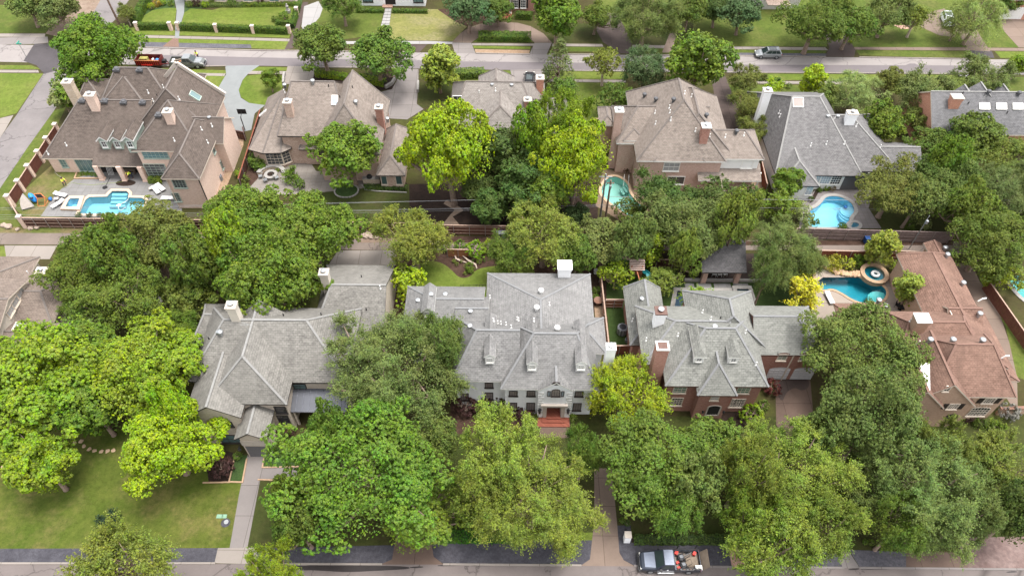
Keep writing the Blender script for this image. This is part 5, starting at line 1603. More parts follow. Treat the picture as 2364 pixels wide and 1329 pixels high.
def make_tree(key, seed, R, rv=0.75, n_leaf=21000, clump=0.79, n_clump=136, leaf=0.279, aspect=0.6, style='round', trunk=None, bark='bark', low=-0.45, hollow=0.55, lobes=5, open_=0.0, limbs=11, boughs=None):
 """returns (crown mesh, trunk mesh, R, Rv, height of the crown's centre) around a tree standing at the origin"""
 rs = np.random.RandomState(seed)
 rnd = random.Random(seed)
 Rv = R * rv
 hc = (trunk if trunk is not None else Rv * 0.72) + Rv * (-low)
 # --- boughs round the crown, then leaf clumps on every bough
 ld = unit(rs.normal(size=(lobes * 2, 3)))
 la = rs.uniform(0.5, 1.0, lobes * 2)
 def radius(d):
  k = np.max(np.clip(d @ ld.T, 0, 1) ** 3 * la[None, :], axis=1)
  return 0.66 + 0.38 * k
 if style == 'cone':
  d = unit(rs.normal(size=(n_clump, 3)))
  t = rs.uniform(0, 1, len(d)) ** 1.25
  ang = np.arctan2(d[:, 1], d[:, 0])
  rr = (1 - t) ** 0.75 * (0.65 + 0.35 * rs.uniform(0, 1, len(d))) * 0.95
  c = np.stack([np.cos(ang) * rr * R, np.sin(ang) * rr * R, (-1 + 2 * t) * Rv * 0.92], 1)
 elif lobes <= 1 or R < 2:
  d = unit(rs.normal(size=(n_clump * 6, 3)))
  d = d[d[:, 2] > low][:n_clump]
  f = hollow + (1 - hollow) * rs.uniform(0, 1, len(d)) ** 0.6
  c = d * (radius(d) * f)[:, None] * np.array([R - clump * .6, R - clump * .6, Rv - clump * .5])
 else:
  nb = boughs or max(9, int(n_clump / 10))
  # spread the boughs evenly, then shake them
  i = np.arange(nb) + 0.5
  zz = 1 - (1 - low) * i / nb
  th = i * 2.39996 + rs.uniform(0, 6.28)
  bd = np.stack([np.cos(th) * np.sqrt(1 - zz ** 2), np.sin(th) * np.sqrt(1 - zz ** 2), zz], 1)
  bd = unit(bd + rs.normal(size=(nb, 3)) * 0.16)
  br = R * rs.uniform(0.22, 0.37, nb) * (14.0 / nb) ** 0.33
  bc = bd * (radius(bd) * rs.uniform(0.56, 1.06, nb))[:, None] * np.array([R, R, Rv]) - bd * (br * .75)[:, None]
  bi = rs.choice(nb, n_clump, p=br ** 2 / (br ** 2).sum())
  q = unit(rs.normal(size=(n_clump, 3)) + bd[bi] * 0.7 + np.array([0, 0, 0.35]))
  c = bc[bi] + q * (br[bi] * rs.uniform(0.45, 0.95, n_clump))[:, None] * np.array([1, 1, 0.8])
 cr = clump * rs.uniform(0.65, 1.25, len(c))
 w = cr ** 2
 ci = rs.choice(len(c), n_leaf, p=w / w.sum())
 cc = c[ci]
 rad_out = unit(cc / np.array([R, R, Rv]))
 ld_ = unit(rs.normal(size=(n_leaf, 3)) + rad_out * 0.55 + np.array([0, 0, 0.45]))
 if style in ('feather', 'willow'):
  # leaves strung along thin twigs that leave the clump
  nt = max(1, n_leaf // 22)
  tc = rs.choice(len(c), nt, p=w / w.sum())
  ro = unit(c[tc] / np.array([R, R, Rv]))
  td = unit(rs.normal(size=(nt, 3)) * 0.55 + ro * 0.8 + np.array([0, 0, 0.35 if style == 'feather' else 0.0]))
  tl = rs.uniform(0.9, 2.1, nt) * clump * (1.0 if style == 'feather' else 1.5)
  ti = np.arange(n_leaf) % nt
  s = rs.uniform(0, 1, n_leaf)
  droop = (0.28 if style == 'feather' else 0.95)
  p = c[tc][ti] + td[ti] * (s * tl[ti])[:, None] + np.array([0, 0, -1.0]) * ((s ** 2) * tl[ti] * droop)[:, None]
  p = p + rs.normal(size=(n_leaf, 3)) * 0.09
  nor = unit(rs.normal(size=(n_leaf, 3)) * 0.65 + np.array([0, 0, 0.9]) + ro[ti] * 0.3)
 else:
  # leaves sit in small rosettes on the outside of each clump
  per = 13
  nr_ = max(1, n_leaf // per)
  k = np.arange(n_leaf) % nr_
  rr = cr[ci[:nr_]] * (0.62 + 0.43 * rs.uniform(0, 1, nr_) ** 0.5)
  rp = cc[:nr_] + ld_[:nr_] * rr[:, None] * np.array([1.0, 1.0, 0.75])
  up = unit(ld_[:nr_] * 0.7 + np.array([0, 0, 0.6]))
  sp = leaf * rs.uniform(0.55, 1.0, nr_)
  o = unit(rs.normal(size=(n_leaf, 3)) + up[k] * 0.5) * (sp[k] * rs.uniform(0.3, 1.0, n_leaf))[:, None]
  p = rp[k] + o
  nor = unit(up[k] * 0.75 + o / np.maximum(sp[k], 1e-6)[:, None] * 0.45 + rs.normal(size=(n_leaf, 3)) * 0.28)
 if R > 2 and style != 'cone':
  ni = int(n_leaf * 0.09)                       # leaves deeper inside the crown
  di = unit(rs.normal(size=(ni, 3)) + np.array([0, 0, 0.15]))
  p[:ni] = di * (rs.uniform(0.3, 0.8, ni) * radius(di))[:, None] * np.array([R, R, Rv])
  nor[:ni] = unit(rs.normal(size=(ni, 3)) * 0.6 + np.array([0, 0, 0.8]))
 size = leaf * rs.uniform(0.45, 1.5, n_leaf)
 size[:int(n_leaf * 0.09)] *= 1.25
 p = p + np.array([0, 0, hc])
 me = leaf_mesh('crown', p.astype(np.float32), nor, size, aspect, rs)
 # --- trunk and limbs reach into the crown
 m = MB()
 tr = max(0.12, R * 0.055)
 fork = max(hc - Rv * 0.55, hc * 0.35)
 lean = Vector((rnd.uniform(-.06, .06), rnd.uniform(-.06, .06), 0)) * R
 m.tube([(0, 0, -.1), Vector((0, 0, .25)), lean * .4 + Vector((0, 0, fork * .5)), lean + Vector((0, 0, fork))], [tr * 1.5, tr * 1.1, tr * .95, tr * .8], 8)
 order = sorted(range(len(c)), key=lambda i: rnd.random())
 for k in range(limbs):
  e = Vector(c[order[k]]) + Vector((0, 0, hc))
  b = lean + Vector((0, 0, fork))
  mid = b.lerp(e, .5) + Vector((rnd.uniform(-.3, .3), rnd.uniform(-.3, .3), -.12 * (e - b).length))
  if open_: mid.z = b.z + (e.z - b.z) * .6
  m.tube([b - Vector((0, 0, .2)), b.lerp(mid, .5), mid, mid.lerp(e, .6), e], [tr * .62, tr * .5, tr * .38, tr * .24, tr * .1], 6)
  for q in range(3):
   j = order[(limbs + k * 3 + q) % len(c)]
   e2 = Vector(c[j]) + Vector((0, 0, hc))
   if (e2 - mid).length < R * .75:
    m.tube([mid, mid.lerp(e2, .5) + Vector((0, 0, rnd.uniform(-.2, .3))), e2], [tr * .3, tr * .18, tr * .07], 5)
 tm = m.mesh('trunk', M[bark], smooth=True)
 return me, tm, R, Rv, hc

PROTO = {}
def proto(kind, *specs):
 PROTO[kind] = [make_tree(kind, *a, **k) for a, k in specs]
def K(*a, **k): return (a, k)
proto('oak_l', K(11, 9.0, rv=.72, n_leaf=98437, clump=0.97, n_clump=255, leaf=0.195), K(12, 9.0, rv=.66, n_leaf=98437, clump=1.08, n_clump=221, leaf=0.195, lobes=7))
proto('oak_m', K(21, 6.0, rv=.75, n_leaf=35437, clump=0.79, n_clump=161, leaf=0.234), K(22, 6.0, rv=.8, n_leaf=35437, clump=0.86, n_clump=136, leaf=0.234, lobes=6), K(23, 6.0, rv=.7, n_leaf=33075, clump=0.72, n_clump=153, leaf=0.220))
proto('puff_l', K(31, 8.5, rv=.8, n_leaf=85312, clump=0.90, n_clump=221, leaf=0.227, aspect=.75, hollow=.6), K(32, 8.5, rv=.74, n_leaf=85312, clump=1.01, n_clump=187, leaf=0.227, aspect=.75, lobes=6))
proto('puff_m', K(41, 5.6, rv=.95, n_leaf=33075, clump=0.76, n_clump=144, leaf=0.262, aspect=.75, hollow=.6), K(42, 5.6, rv=.85, n_leaf=33075, clump=0.83, n_clump=127, leaf=0.262, aspect=.75))
proto('elm_l', K(51, 8.8, rv=.72, n_leaf=111562, clump=0.90, n_clump=255, leaf=0.163, aspect=.5, style='feather'), K(52, 8.8, rv=.78, n_leaf=111562, clump=0.83, n_clump=272, leaf=0.163, aspect=.5, style='feather'))
proto('elm_m', K(61, 5.8, rv=.82, n_leaf=40162, clump=0.72, n_clump=144, leaf=0.193, aspect=.5, style='feather'), K(62, 5.8, rv=.75, n_leaf=37800, clump=0.76, n_clump=136, leaf=0.193, aspect=.5, style='feather'))
proto('airy', K(71, 4.2, rv=.8, n_leaf=13650, clump=0.58, n_clump=102, leaf=0.192, aspect=.55, bark='bark_pale', open_=1, limbs=9, trunk=2.6), K(72, 4.2, rv=.75, n_leaf=14700, clump=0.61, n_clump=93, leaf=0.192, aspect=.55, style='feather', bark='bark_pale', open_=1, limbs=9, trunk=2.4))
proto('magnolia', K(81, 3.0, rv=1.45, n_leaf=14700, clump=0.62, n_clump=120, leaf=0.266, aspect=.6, style='round', hollow=.7, low=-.9, trunk=.8), K(82, 3.0, rv=1.25, n_leaf=14700, clump=0.66, n_clump=110, leaf=0.266, aspect=.6, style='round', low=-.95, trunk=.5))
proto('small', K(91, 2.6, rv=.95, n_leaf=4800, clump=0.70, n_clump=55, leaf=0.213, aspect=.6, low=-.8, trunk=.7), K(92, 2.6, rv=1.1, n_leaf=4800, clump=0.62, n_clump=60, leaf=0.213, aspect=.6, low=-.8, trunk=.7, style='feather'))
proto('conifer', K(101, 3.4, rv=1.6, n_leaf=18900, clump=0.54, n_clump=204, leaf=0.192, aspect=.4, style='cone', low=-.95, trunk=.9), )
proto('willow', K(111, 5.6, rv=.8, n_leaf=33600, clump=0.68, n_clump=136, leaf=0.192, aspect=.3, style='willow'), )
proto('shrub', K(121, 1.0, rv=.85, n_leaf=1500, clump=0.34, n_clump=36, leaf=0.139, aspect=.65, low=-.8, trunk=.02, hollow=.75, limbs=3), K(122, 1.0, rv=.75, n_leaf=1500, clump=0.36, n_clump=30, leaf=0.148, aspect=.6, low=-.8, trunk=.02, limbs=3, style='feather'))
proto('ball', K(131, .8, rv=.95, n_leaf=1600, clump=0.22, n_clump=60, leaf=0.090, aspect=.7, low=-.9, trunk=.02, hollow=.9, lobes=1, limbs=2), )

GREEN = dict(
 bright=(.290, .400, .020), lime=(.400, .560, .010), yellow=(.370, .490, .014), gold=(.800, .660, .030), mid=(.185, .262, .036),
 fresh=(.200, .300, .028), deep=(.120, .185, .038), oak=(.220, .278, .062), grey=(.225, .280, .070), olive=(.245, .280, .050),
 elm=(.275, .345, .046), elmy=(.400, .460, .066), blue=(.150, .240, .085), magn=(.370, .420, .056), purple=(.100, .046, .044), red=(.190, .045, .045),
 pale=(.370, .430, .130), hedge=(.135, .215, .026), box=(.230, .310, .030), dark=(.070, .120, .035), grove=(.200, .272, .034), willow=(.36, .43, .11))
CNT = {}
LK = 0.56
def place(name, label, kind, loc, rx, rv, col, rz, group, cat, parts=True):
 L = PROTO[kind]
 CNT[kind] = CNT.get(kind, 0) + 1
 me, tm, R, Rv, hc = L[CNT[kind] % len(L)]
 root = thing(name, label, cat, loc, rz, group)
 sx, sz = rx / R, rv / Rv
 cr = bpy.data.objects.new('crown' if cat == 'tree' else 'foliage', me)
 cr.color = (*mulc(col, LK), 1)
 cr.scale = (sx, sx, sz)
 cr.parent = root
 COL.objects.link(cr)
 if parts:
  tk = bpy.data.objects.new('trunk' if cat == 'tree' else 'stem', tm)
  tk.scale = (sx, sx, sz)
  tk.parent = root
  COL.objects.link(tk)
 return root
TR = random.Random(5)
def tree(kind, px, py, rpx, col, label, name='broadleaf_tree', sq=1.0, hz=None, tall=1.0, group='trees of the gardens and verges'):
 """px, py, rpx: where the crown's middle and half width show in the photograph"""
 me, tm, R, Rv, hc = PROTO[kind][0]
 hz = hz if hz is not None else None
 z = hz or 6.0
 for _ in range(4):
  rx = rpx * 1.14 * mpp(px, py, z)
  if hz is None:
   z = hc * (rx / R) * sq
   z = min(z, 11.5)
 q = P(px, py, z)
 rv = z / hc * Rv * tall
 if isinstance(col, str): col = GREEN[col]
 j = [1 + TR.uniform(-.07, .07) for _ in range(3)]
 col = tuple(c * k for c, k in zip(col, j))
 return place(name, label, kind, (q.x, q.y, 0), rx, rv, col, TR.uniform(0, 6.28), group, 'tree')
def shrub(px, py, rpx, col, label, kind='shrub', name='shrub', sq=1.0, group='shrubs and bushes of the gardens', cat='shrub'):
 me, tm, R, Rv, hc = PROTO[kind][0]
 rx = rpx * mpp(px, py, .6)
 z = hc * rx / R * sq
 q = P(px, py, z)
 if isinstance(col, str): col = GREEN[col]
 j = [1 + TR.uniform(-.07, .07) for _ in range(3)]
 return place(name, label, kind, (q.x, q.y, 0), rx, z / hc * Rv, tuple(c * k for c, k in zip(col, j)), TR.uniform(0, 6.28), group, cat)

# ---- front gardens and the near street
tree('puff_l', 95, 880, 175, 'bright', 'huge bright green tree at the left edge above the stepping stones', name='maple_tree', sq=.95)
tree('puff_m', 95, 1075, 92, 'bright', 'bright green tree hanging over the lawn at the left edge', name='maple_tree', sq=1.0, hz=5.5)
tree('puff_l', 335, 850, 150, 'bright', 'big yellowish green tree left of the silver grey roof', name='maple_tree')
tree('puff_l', 382, 1025, 122, 'lime', 'vivid lime green tree on the front lawn beside the gabled porch', name='maple_tree', hz=6.5)
tree('puff_m', 200, 800, 90, 'fresh', 'mid green tree between the two big bright trees at the left', name='maple_tree')
tree('elm_m', 275, 1318, 118, 'elm', 'feathery light green elm over the kerb at the bottom left', name='elm_tree', hz=7.0)
tree('elm_m', 632, 1345, 78, 'bright', 'light green elm cut by the bottom edge left of the puddle', name='elm_tree', hz=6.5)
tree('elm_l', 900, 850, 168, 'oak', 'wide grey green elm spreading over the white house end roof', name='elm_tree', sq=1.05)
tree('elm_m', 1015, 800, 72, 'oak', 'small grey green crown touching the left dormer of the white house', name='elm_tree', hz=8.5)
tree('oak_l', 840, 1090, 195, 'fresh', 'largest spreading green oak between the two front paths', name='oak_tree')
tree('oak_m', 960, 1190, 105, 'fresh', 'green oak hanging over the brown driveway beside the hedge', name='oak_tree')
tree('oak_m', 690, 1210, 72, 'mid', 'green oak limb mass over the lawn right of the front path', name='oak_tree', hz=6.0)
tree('elm_m', 1150, 1040, 98, 'elmy', 'pale yellowish feathery elm before the white house steps', name='elm_tree', hz=9.0)
tree('elm_l', 1225, 1150, 158, 'elm', 'tall feathery light green elm over the dark gravel strip', name='elm_tree')
tree('elm_m', 1438, 905, 96, 'yellow', 'yellow green feathery tree between the white and red brick houses', name='elm_tree', sq=1.1)
tree('oak_l', 1500, 1080, 150, 'mid', 'broad green oak beside the white mailbox pillar', name='oak_tree')
tree('oak_m', 1640, 1030, 92, 'mid', 'green oak below the red brick house entry arch', name='oak_tree')
tree('elm_m', 1550, 1160, 84, 'mid', 'green elm behind the parked truck with mowers', name='elm_tree', hz=6.0)
tree('elm_l', 1845, 1100, 152, 'elm', 'pale tipped elm at the foot of the brown garage driveway', name='elm_tree')
tree('elm_m', 1790, 1250, 110, 'elm', 'light green elm hanging over the brick walk at the kerb', name='elm_tree', hz=6.5)
tree('oak_l', 1985, 810, 132, 'oak', 'dense live oak right of the garage driveway upper crown', name='live_oak_tree', sq=1.05)
tree('oak_l', 2010, 965, 138, 'oak', 'dense live oak below the brown roofed house lower crown', name='live_oak_tree', hz=8.5)
tree('elm_l', 2130, 1120, 158, 'grey', 'wide grey green elm over the tan apron at the bottom right', name='elm_tree')
tree('elm_m', 2010, 1120, 85, 'oak', 'grey green elm between the pale tipped elm and the wide grey elm', name='elm_tree')
tree('elm_m', 2300, 1075, 95, 'olive', 'olive green elm near the right edge below the shuttered house', name='elm_tree')
tree('oak_m', 2345, 1190, 78, 'deep', 'dark green tree over the pink gravel at the bottom right corner', name='oak_tree', hz=6.5)
tree('elm_m', 2150, 1040, 70, 'olive', 'olive elm under the front gable of the brown roofed house', name='elm_tree', hz=6.5)

tree('oak_m', 765, 1000, 60, 'mid', 'green crown between the porch and the largest oak', name='oak_tree', hz=7.5)
tree('oak_m', 672, 1150, 48, 'fresh', 'green crown hanging over the cross path', name='oak_tree', hz=6)
tree('oak_m', 1010, 1030, 68, 'oak', 'green crown right of the largest oak top', name='oak_tree', hz=6)
tree('elm_m', 1345, 1045, 50, 'mid', 'green elm below the clipped ball and steps', name='elm_tree', hz=6)
tree('elm_m', 1110, 1140, 80, 'elm', 'light green elm left part over the low hedge', name='elm_tree', hz=7)
tree('oak_m', 1600, 1120, 85, 'oak', 'green crown in the gap above the truck', name='oak_tree', hz=7)
tree('elm_m', 1720, 1090, 80, 'elm', 'light green crown left of the pale tipped elm', name='elm_tree', hz=8)
tree('elm_m', 1730, 1200, 75, 'fresh', 'green crown above the brick walk', name='elm_tree', hz=6)
tree('elm_m', 1900, 1210, 78, 'elm', 'light green crown right of the brick walk', name='elm_tree', hz=6.5)
tree('oak_m', 1900, 1010, 70, 'oak', 'green crown at the near end of the garage driveway', name='oak_tree', hz=6.5)
tree('elm_m', 2075, 1215, 70, 'mid', 'green crown above the grey kerb strip', name='elm_tree', hz=6)
tree('elm_m', 2230, 1190, 72, 'grey', 'grey green crown left of the pink gravel', name='elm_tree', hz=6.5)
tree('puff_m', 420, 955, 48, 'lime', 'lime green crown against the porch gable', name='maple_tree', hz=7.5)
tree('puff_m', 210, 940, 85, 'fresh', 'shaded green crown above the stepping stones', name='maple_tree', hz=6)
# ---- along the alley
tree('oak_m', 1470, 545, 56, 'oak', 'green crown right of the two power poles', name='oak_tree', hz=6.5)
tree('oak_m', 1580, 585, 46, 'elm', 'light green crown above the dark fence', name='oak_tree', hz=6)
tree('elm_m', 1770, 635, 38, 'grey', 'grey green crown hanging on the pavilion right side', name='elm_tree', hz=6)
tree('elm_m', 1860, 610, 45, 'grey', 'grey green crown left of the yellow shrubs', name='elm_tree', hz=4.5)
tree('oak_m', 1330, 590, 50, 'mid', 'green crown behind the white chimney right side', name='oak_tree', hz=4.5)
tree('oak_m', 2120, 460, 60, 'oak', 'olive green crown between the two live oaks', name='live_oak_tree', hz=5.5)
tree('oak_m', 2240, 480, 70, 'grove', 'green crown in the middle of the right back garden', name='oak_tree', hz=6)
tree('oak_m', 2190, 380, 60, 'fresh', 'fresh green crown left below the skylights', name='oak_tree', hz=7)
tree('puff_m', 470, 610, 70, 'grove', 'green crown at the right edge of the grove', name='pecan_tree', hz=8)
tree('oak_m', 250, 580, 75, 'grove', 'green crown between dark and yellowish grove trees', name='oak_tree', hz=8)
tree('oak_l', 205, 615, 98, 'grove', 'dark green spreading tree left of the grove beside the alley', name='oak_tree')
tree('oak_l', 345, 560, 122, 'olive', 'yellowish green tree in the grove below the angular pool', name='oak_tree')
tree('elm_m', 280, 690, 100, 'grove', 'green tree in the middle of the grove at the left', name='elm_tree')
tree('oak_m', 440, 680, 78, 'olive', 'olive green tree against the silver roof left side', name='oak_tree')
tree('elm_m', 205, 690, 58, 'mid', 'green tree at the corner of the low brown roof', name='elm_tree')
tree('elm_m', 390, 770, 70, 'fresh', 'green tree behind the yellowish maple at the left', name='elm_tree')
tree('puff_l', 560, 500, 112, 'fresh', 'big green tree covering the end of the angular pool fence', name='pecan_tree')
tree('puff_l', 715, 540, 118, 'fresh', 'big green tree beside the tan back driveway', name='pecan_tree')
tree('puff_l', 620, 625, 132, 'fresh', 'tallest green tree behind the tall cream chimney', name='pecan_tree', hz=9.5)
tree('puff_m', 530, 570, 70, 'bright', 'rounded light green crown in the middle of the grove', name='pecan_tree', hz=10.0)
tree('elm_m', 955, 550, 92, 'elm', 'feathery light green tree hanging over the alley by the driveway', name='elm_tree')
tree('elm_m', 1255, 545, 95, 'elm', 'feathery light green tree behind the broad white chimney', name='elm_tree')
tree('elm_m', 1180, 590, 62, 'mid', 'drooping green tree beside the curved back lawn', name='elm_tree', hz=5)
tree('oak_m', 1395, 560, 76, 'oak', 'dark green tree with yellowish tips by the wooden play tower', name='oak_tree')
tree('small', 1500, 562, 46, 'bright', 'yellow green tree behind the play tower slide', name='small_tree', sq=1.3)
tree('oak_l', 1595, 522, 106, 'oak', 'wide pale trunked oak leaning over the garden pavilion', name='oak_tree')
tree('elm_l', 1808, 575, 92, 'grey', 'grey green cedar elm right of the pavilion', name='elm_tree', sq=1.1)
tree('oak_m', 1700, 500, 62, 'elm', 'light green oak crown above the pavilion roof', name='oak_tree', hz=8)
tree('airy', 1520, 455, 78, 'deep', 'open crowned dark crape myrtle over the turquoise pool', name='crape_myrtle_tree')
tree('airy', 1650, 460, 72, 'deep', 'open crowned crape myrtle behind the flagstone patio', name='crape_myrtle_tree')
tree('small', 1452, 480, 32, 'mid', 'small green tree at the edge of the turquoise pool', name='small_tree')
tree('puff_m', 1810, 425, 42, 'fresh', 'round green tree before the grey house left wing', name='small_tree')
tree('small', 1800, 470, 42, 'fresh', 'green bushy tree left of the pale blue pool', name='small_tree')
tree('small', 1850, 485, 26, 'pale', 'small flowering tree at the left end of the pale blue pool', name='small_tree')
tree('magnolia', 2037, 565, 38, 'magn', 'yellowish green magnolia between the dark fence and lagoon spa', name='magnolia_tree')
tree('magnolia', 2103, 668, 38, 'magn', 'yellowish green magnolia in the courtyard by the brown roof', name='magnolia_tree')
tree('small', 1853, 672, 50, 'gold', 'golden yellow tree at the left end of the teal lagoon pool', name='golden_tree', sq=1.1)
tree('small', 1423, 635, 36, 'bright', 'small light green tree beside the wooden yard fence', name='small_tree', sq=1.2)
tree('airy', 1530, 648, 52, 'elm', 'thin yellowish tree behind the peaked grey roof', name='small_tree')
tree('small', 1605, 690, 36, 'bright', 'light green bushy tree beside the narrow dark pool', name='small_tree')
tree('small', 940, 655, 48, 'lime', 'bright lime green tree between the silver and white house roofs', name='small_tree', sq=1.1)
tree('oak_l', 2280, 560, 100, 'mid', 'big fresh green tree at the right beyond the brown roof', name='oak_tree')
tree('oak_m', 2350, 540, 75, 'mid', 'green tree at the right edge over the fence', name='oak_tree')
tree('small', 2310, 640, 40, 'bright', 'small light green tree over the right edge pool fence', name='small_tree')
tree('small', 2352, 640, 26, 'olive', 'olive bush like tree beside the right edge pool', name='small_tree')

# ---- middle row gardens
tree('oak_m', 805, 350, 94, 'fresh', 'green tree in the ringed bed of the dark back lawn', name='oak_tree', sq=1.05)
tree('puff_l', 1040, 355, 114, 'lime', 'vivid yellow green tree in front of the pale taupe roof', name='maple_tree', hz=9.5, tall=1.12)
tree('puff_m', 1175, 360, 88, 'deep', 'dark green tree between the two vivid yellow green trees', name='maple_tree')
tree('puff_m', 1200, 435, 80, 'deep', 'lower dark green tree in the shade garden', name='maple_tree')
tree('puff_l', 1325, 385, 94, 'lime', 'vivid yellow green tree left of the turquoise pool', name='maple_tree', hz=8.5, tall=1.2)
tree('elm_m', 1300, 295, 66, 'bright', 'light green open tree above the second vivid tree', name='maple_tree', hz=9)
tree('oak_m', 1110, 440, 62, 'deep', 'dark tree in the shade garden by the dirt path', name='oak_tree')
tree('puff_m', 1255, 445, 66, 'fresh', 'green crown between dark shade tree and vivid right tree', name='maple_tree', hz=6)
tree('puff_m', 1235, 330, 52, 'bright', 'light green crown between the vivid trees at the top', name='maple_tree', hz=9)
tree('puff_m', 1130, 480, 52, 'deep', 'low dark crown over the shade garden path', name='maple_tree', hz=4)
tree('airy', 1590, 470, 60, 'deep', 'dark crape myrtle between the two open crowned ones', name='crape_myrtle_tree')
tree('oak_m', 1330, 500, 40, 'dark', 'dark shade tree left of the power poles', name='oak_tree')
tree('oak_l', 2060, 440, 88, 'olive', 'olive live oak beside the pale blue pool patio', name='live_oak_tree')
tree('oak_l', 2190, 425, 92, 'oak', 'wide olive green live oak in the right back garden', name='live_oak_tree')
tree('oak_m', 2250, 320, 78, 'mid', 'green tree below the slate roof skylights', name='oak_tree')
tree('elm_m', 2330, 370, 72, 'olive', 'olive tree at the right edge below the slate roof', name='elm_tree')
tree('elm_l', 2320, 450, 90, 'grey', 'grey green tree at the right edge beyond the alley', name='elm_tree')
tree('oak_m', 2160, 330, 58, 'mid', 'green tree left of the brick gable end at the right', name='oak_tree')
tree('puff_m', 2043, 293, 55, 'fresh', 'round bright green tree right of the wide white chimney', name='maple_tree')
tree('oak_m', 2128, 278, 48, 'olive', 'dark olive tree in front of the brick gable end', name='oak_tree')
tree('elm_m', 1720, 185, 42, 'olive', 'olive tree at the top of the row beside the dark driveway', name='hedge_tree')
tree('elm_m', 1728, 245, 44, 'olive', 'olive tree in the middle of the row beside the dark driveway', name='hedge_tree')
tree('elm_m', 1738, 300, 40, 'olive', 'olive tree at the foot of the row left of the grey roof', name='hedge_tree')
tree('small', 1785, 205, 28, 'lime', 'yellow green small tree behind the tall white chimney', name='small_tree')
tree('magnolia', 1880, 180, 32, 'lime', 'slim yellow green tree on the verge of the far street', name='young_tree')
tree('elm_l', 1975, 215, 66, 'pale', 'pale grey green elm behind the grey roofed house', name='elm_tree')
tree('oak_m', 2055, 185, 40, 'olive', 'dark olive tree between pale elm and hedge of trees', name='oak_tree')
tree('elm_m', 2130, 215, 66, 'grey', 'grey green tree before the slate roof gables', name='elm_tree')
tree('elm_m', 2265, 185, 70, 'grey', 'grey green tree behind the three slate roof gables', name='elm_tree')
tree('puff_m', 2352, 150, 30, 'bright', 'bright green tree at the right edge by the far street', name='maple_tree')
tree('puff_m', 1915, 225, 36, 'olive', 'olive tree between the slim young tree and pale elm', name='small_tree')

# ---- along the far street
tree('puff_l', 215, 115, 104, 'fresh', 'big loose green tree on the street corner at the upper left', name='ash_tree')
tree('small', 190, 180, 60, 'fresh', 'green undergrowth tree below the street corner tree', name='small_tree')
tree('magnolia', 142, 225, 28, 'pale', 'white flowering crape myrtle by the tan stone chimney', name='crape_myrtle_tree')
tree('oak_m', 60, 10, 58, 'grey', 'grey green live oak on the top left corner lawn', name='live_oak_tree')
tree('oak_m', 130, 14, 62, 'grey', 'grey green live oak with dark trunk on the bare strip', name='live_oak_tree')
tree('airy', 290, 30, 28, 'olive', 'small dark tree beside the leaning utility pole', name='crape_myrtle_tree')
tree('oak_m', 745, 108, 72, 'mid', 'left one of two spreading street trees by the second driveway', name='ash_tree')
tree('oak_m', 868, 125, 82, 'mid', 'right one of two spreading street trees by the second driveway', name='ash_tree')
tree('magnolia', 1012, 150, 50, 'magn', 'pale flowering magnolia between driveway and far street', name='magnolia_tree', sq=.85)
tree('conifer', 1290, 145, 42, 'grey', 'grey green cone shaped tree beside the far street', name='conifer_tree', sq=.8)
tree('airy', 1395, 145, 46, 'elm', 'open crowned crape myrtle on the far street verge', name='crape_myrtle_tree', sq=1.2)
tree('elm_m', 1490, 160, 60, 'blue', 'bluish green tree left of the big round tree', name='ash_tree')
tree('puff_m', 1615, 140, 90, 'fresh', 'big round dense green tree beside the far street', name='maple_tree')
tree('small', 1300, 210, 40, 'hedge', 'round green small tree on the lawn right of the brick chimney', name='small_tree')
tree('small', 1418, 222, 40, 'hedge', 'round green small tree beside the rose brick house roof', name='small_tree')
tree('puff_m', 622, 185, 26, 'fresh', 'small round tree by the second house driveway', name='small_tree')
# ---- beyond the far street
tree('elm_m', 790, 12, 48, 'mid', 'green tree behind the white concrete drive', name='oak_tree')
tree('oak_m', 1080, 20, 62, 'blue', 'blue green tree over the mulch bed beside the red brick house', name='oak_tree')
tree('oak_m', 1150, 22, 42, 'mid', 'green tree left of the white portico', name='oak_tree')
tree('puff_m', 1288, 30, 76, 'fresh', 'bright green tree right of the white portico windows', name='maple_tree')
tree('oak_m', 1375, 38, 46, 'mid', 'green tree left of the dark brown drive', name='oak_tree')
tree('elm_l', 1490, 36, 88, 'oak', 'wide grey green tree right of the dark brown drive', name='live_oak_tree')
tree('oak_m', 1590, 22, 56, 'mid', 'green tree above the big round street tree', name='oak_tree')
tree('oak_m', 1712, 30, 56, 'blue', 'blue green tree in the mulch ring above the parked grey car', name='oak_tree')
tree('oak_m', 1655, 20, 48, 'deep', 'dark tree behind the mulch ring tree', name='oak_tree')
tree('oak_l', 1880, 52, 84, 'mid', 'broad green tree over the dark wet driveway', name='oak_tree')
tree('oak_m', 1965, 55, 66, 'mid', 'green tree right of the dark wet driveway', name='oak_tree')
tree('elm_m', 2050, 25, 62, 'grey', 'grey green tree behind the thin trunked tree at top right', name='live_oak_tree')
tree('airy', 2115, 40, 46, 'elm', 'thin crowned tree on the lawn left of the round drive', name='small_tree')
tree('willow', 2258, 38, 68, 'willow', 'pale weeping willow at the top right', name='willow_tree')
tree('willow', 2208, 62, 34, 'willow', 'small pale weeping tree beside the diagonal drive', name='willow_tree')
tree('oak_m', 2330, 8, 34, 'mid', 'green tree at the top right corner by the garage', name='oak_tree')
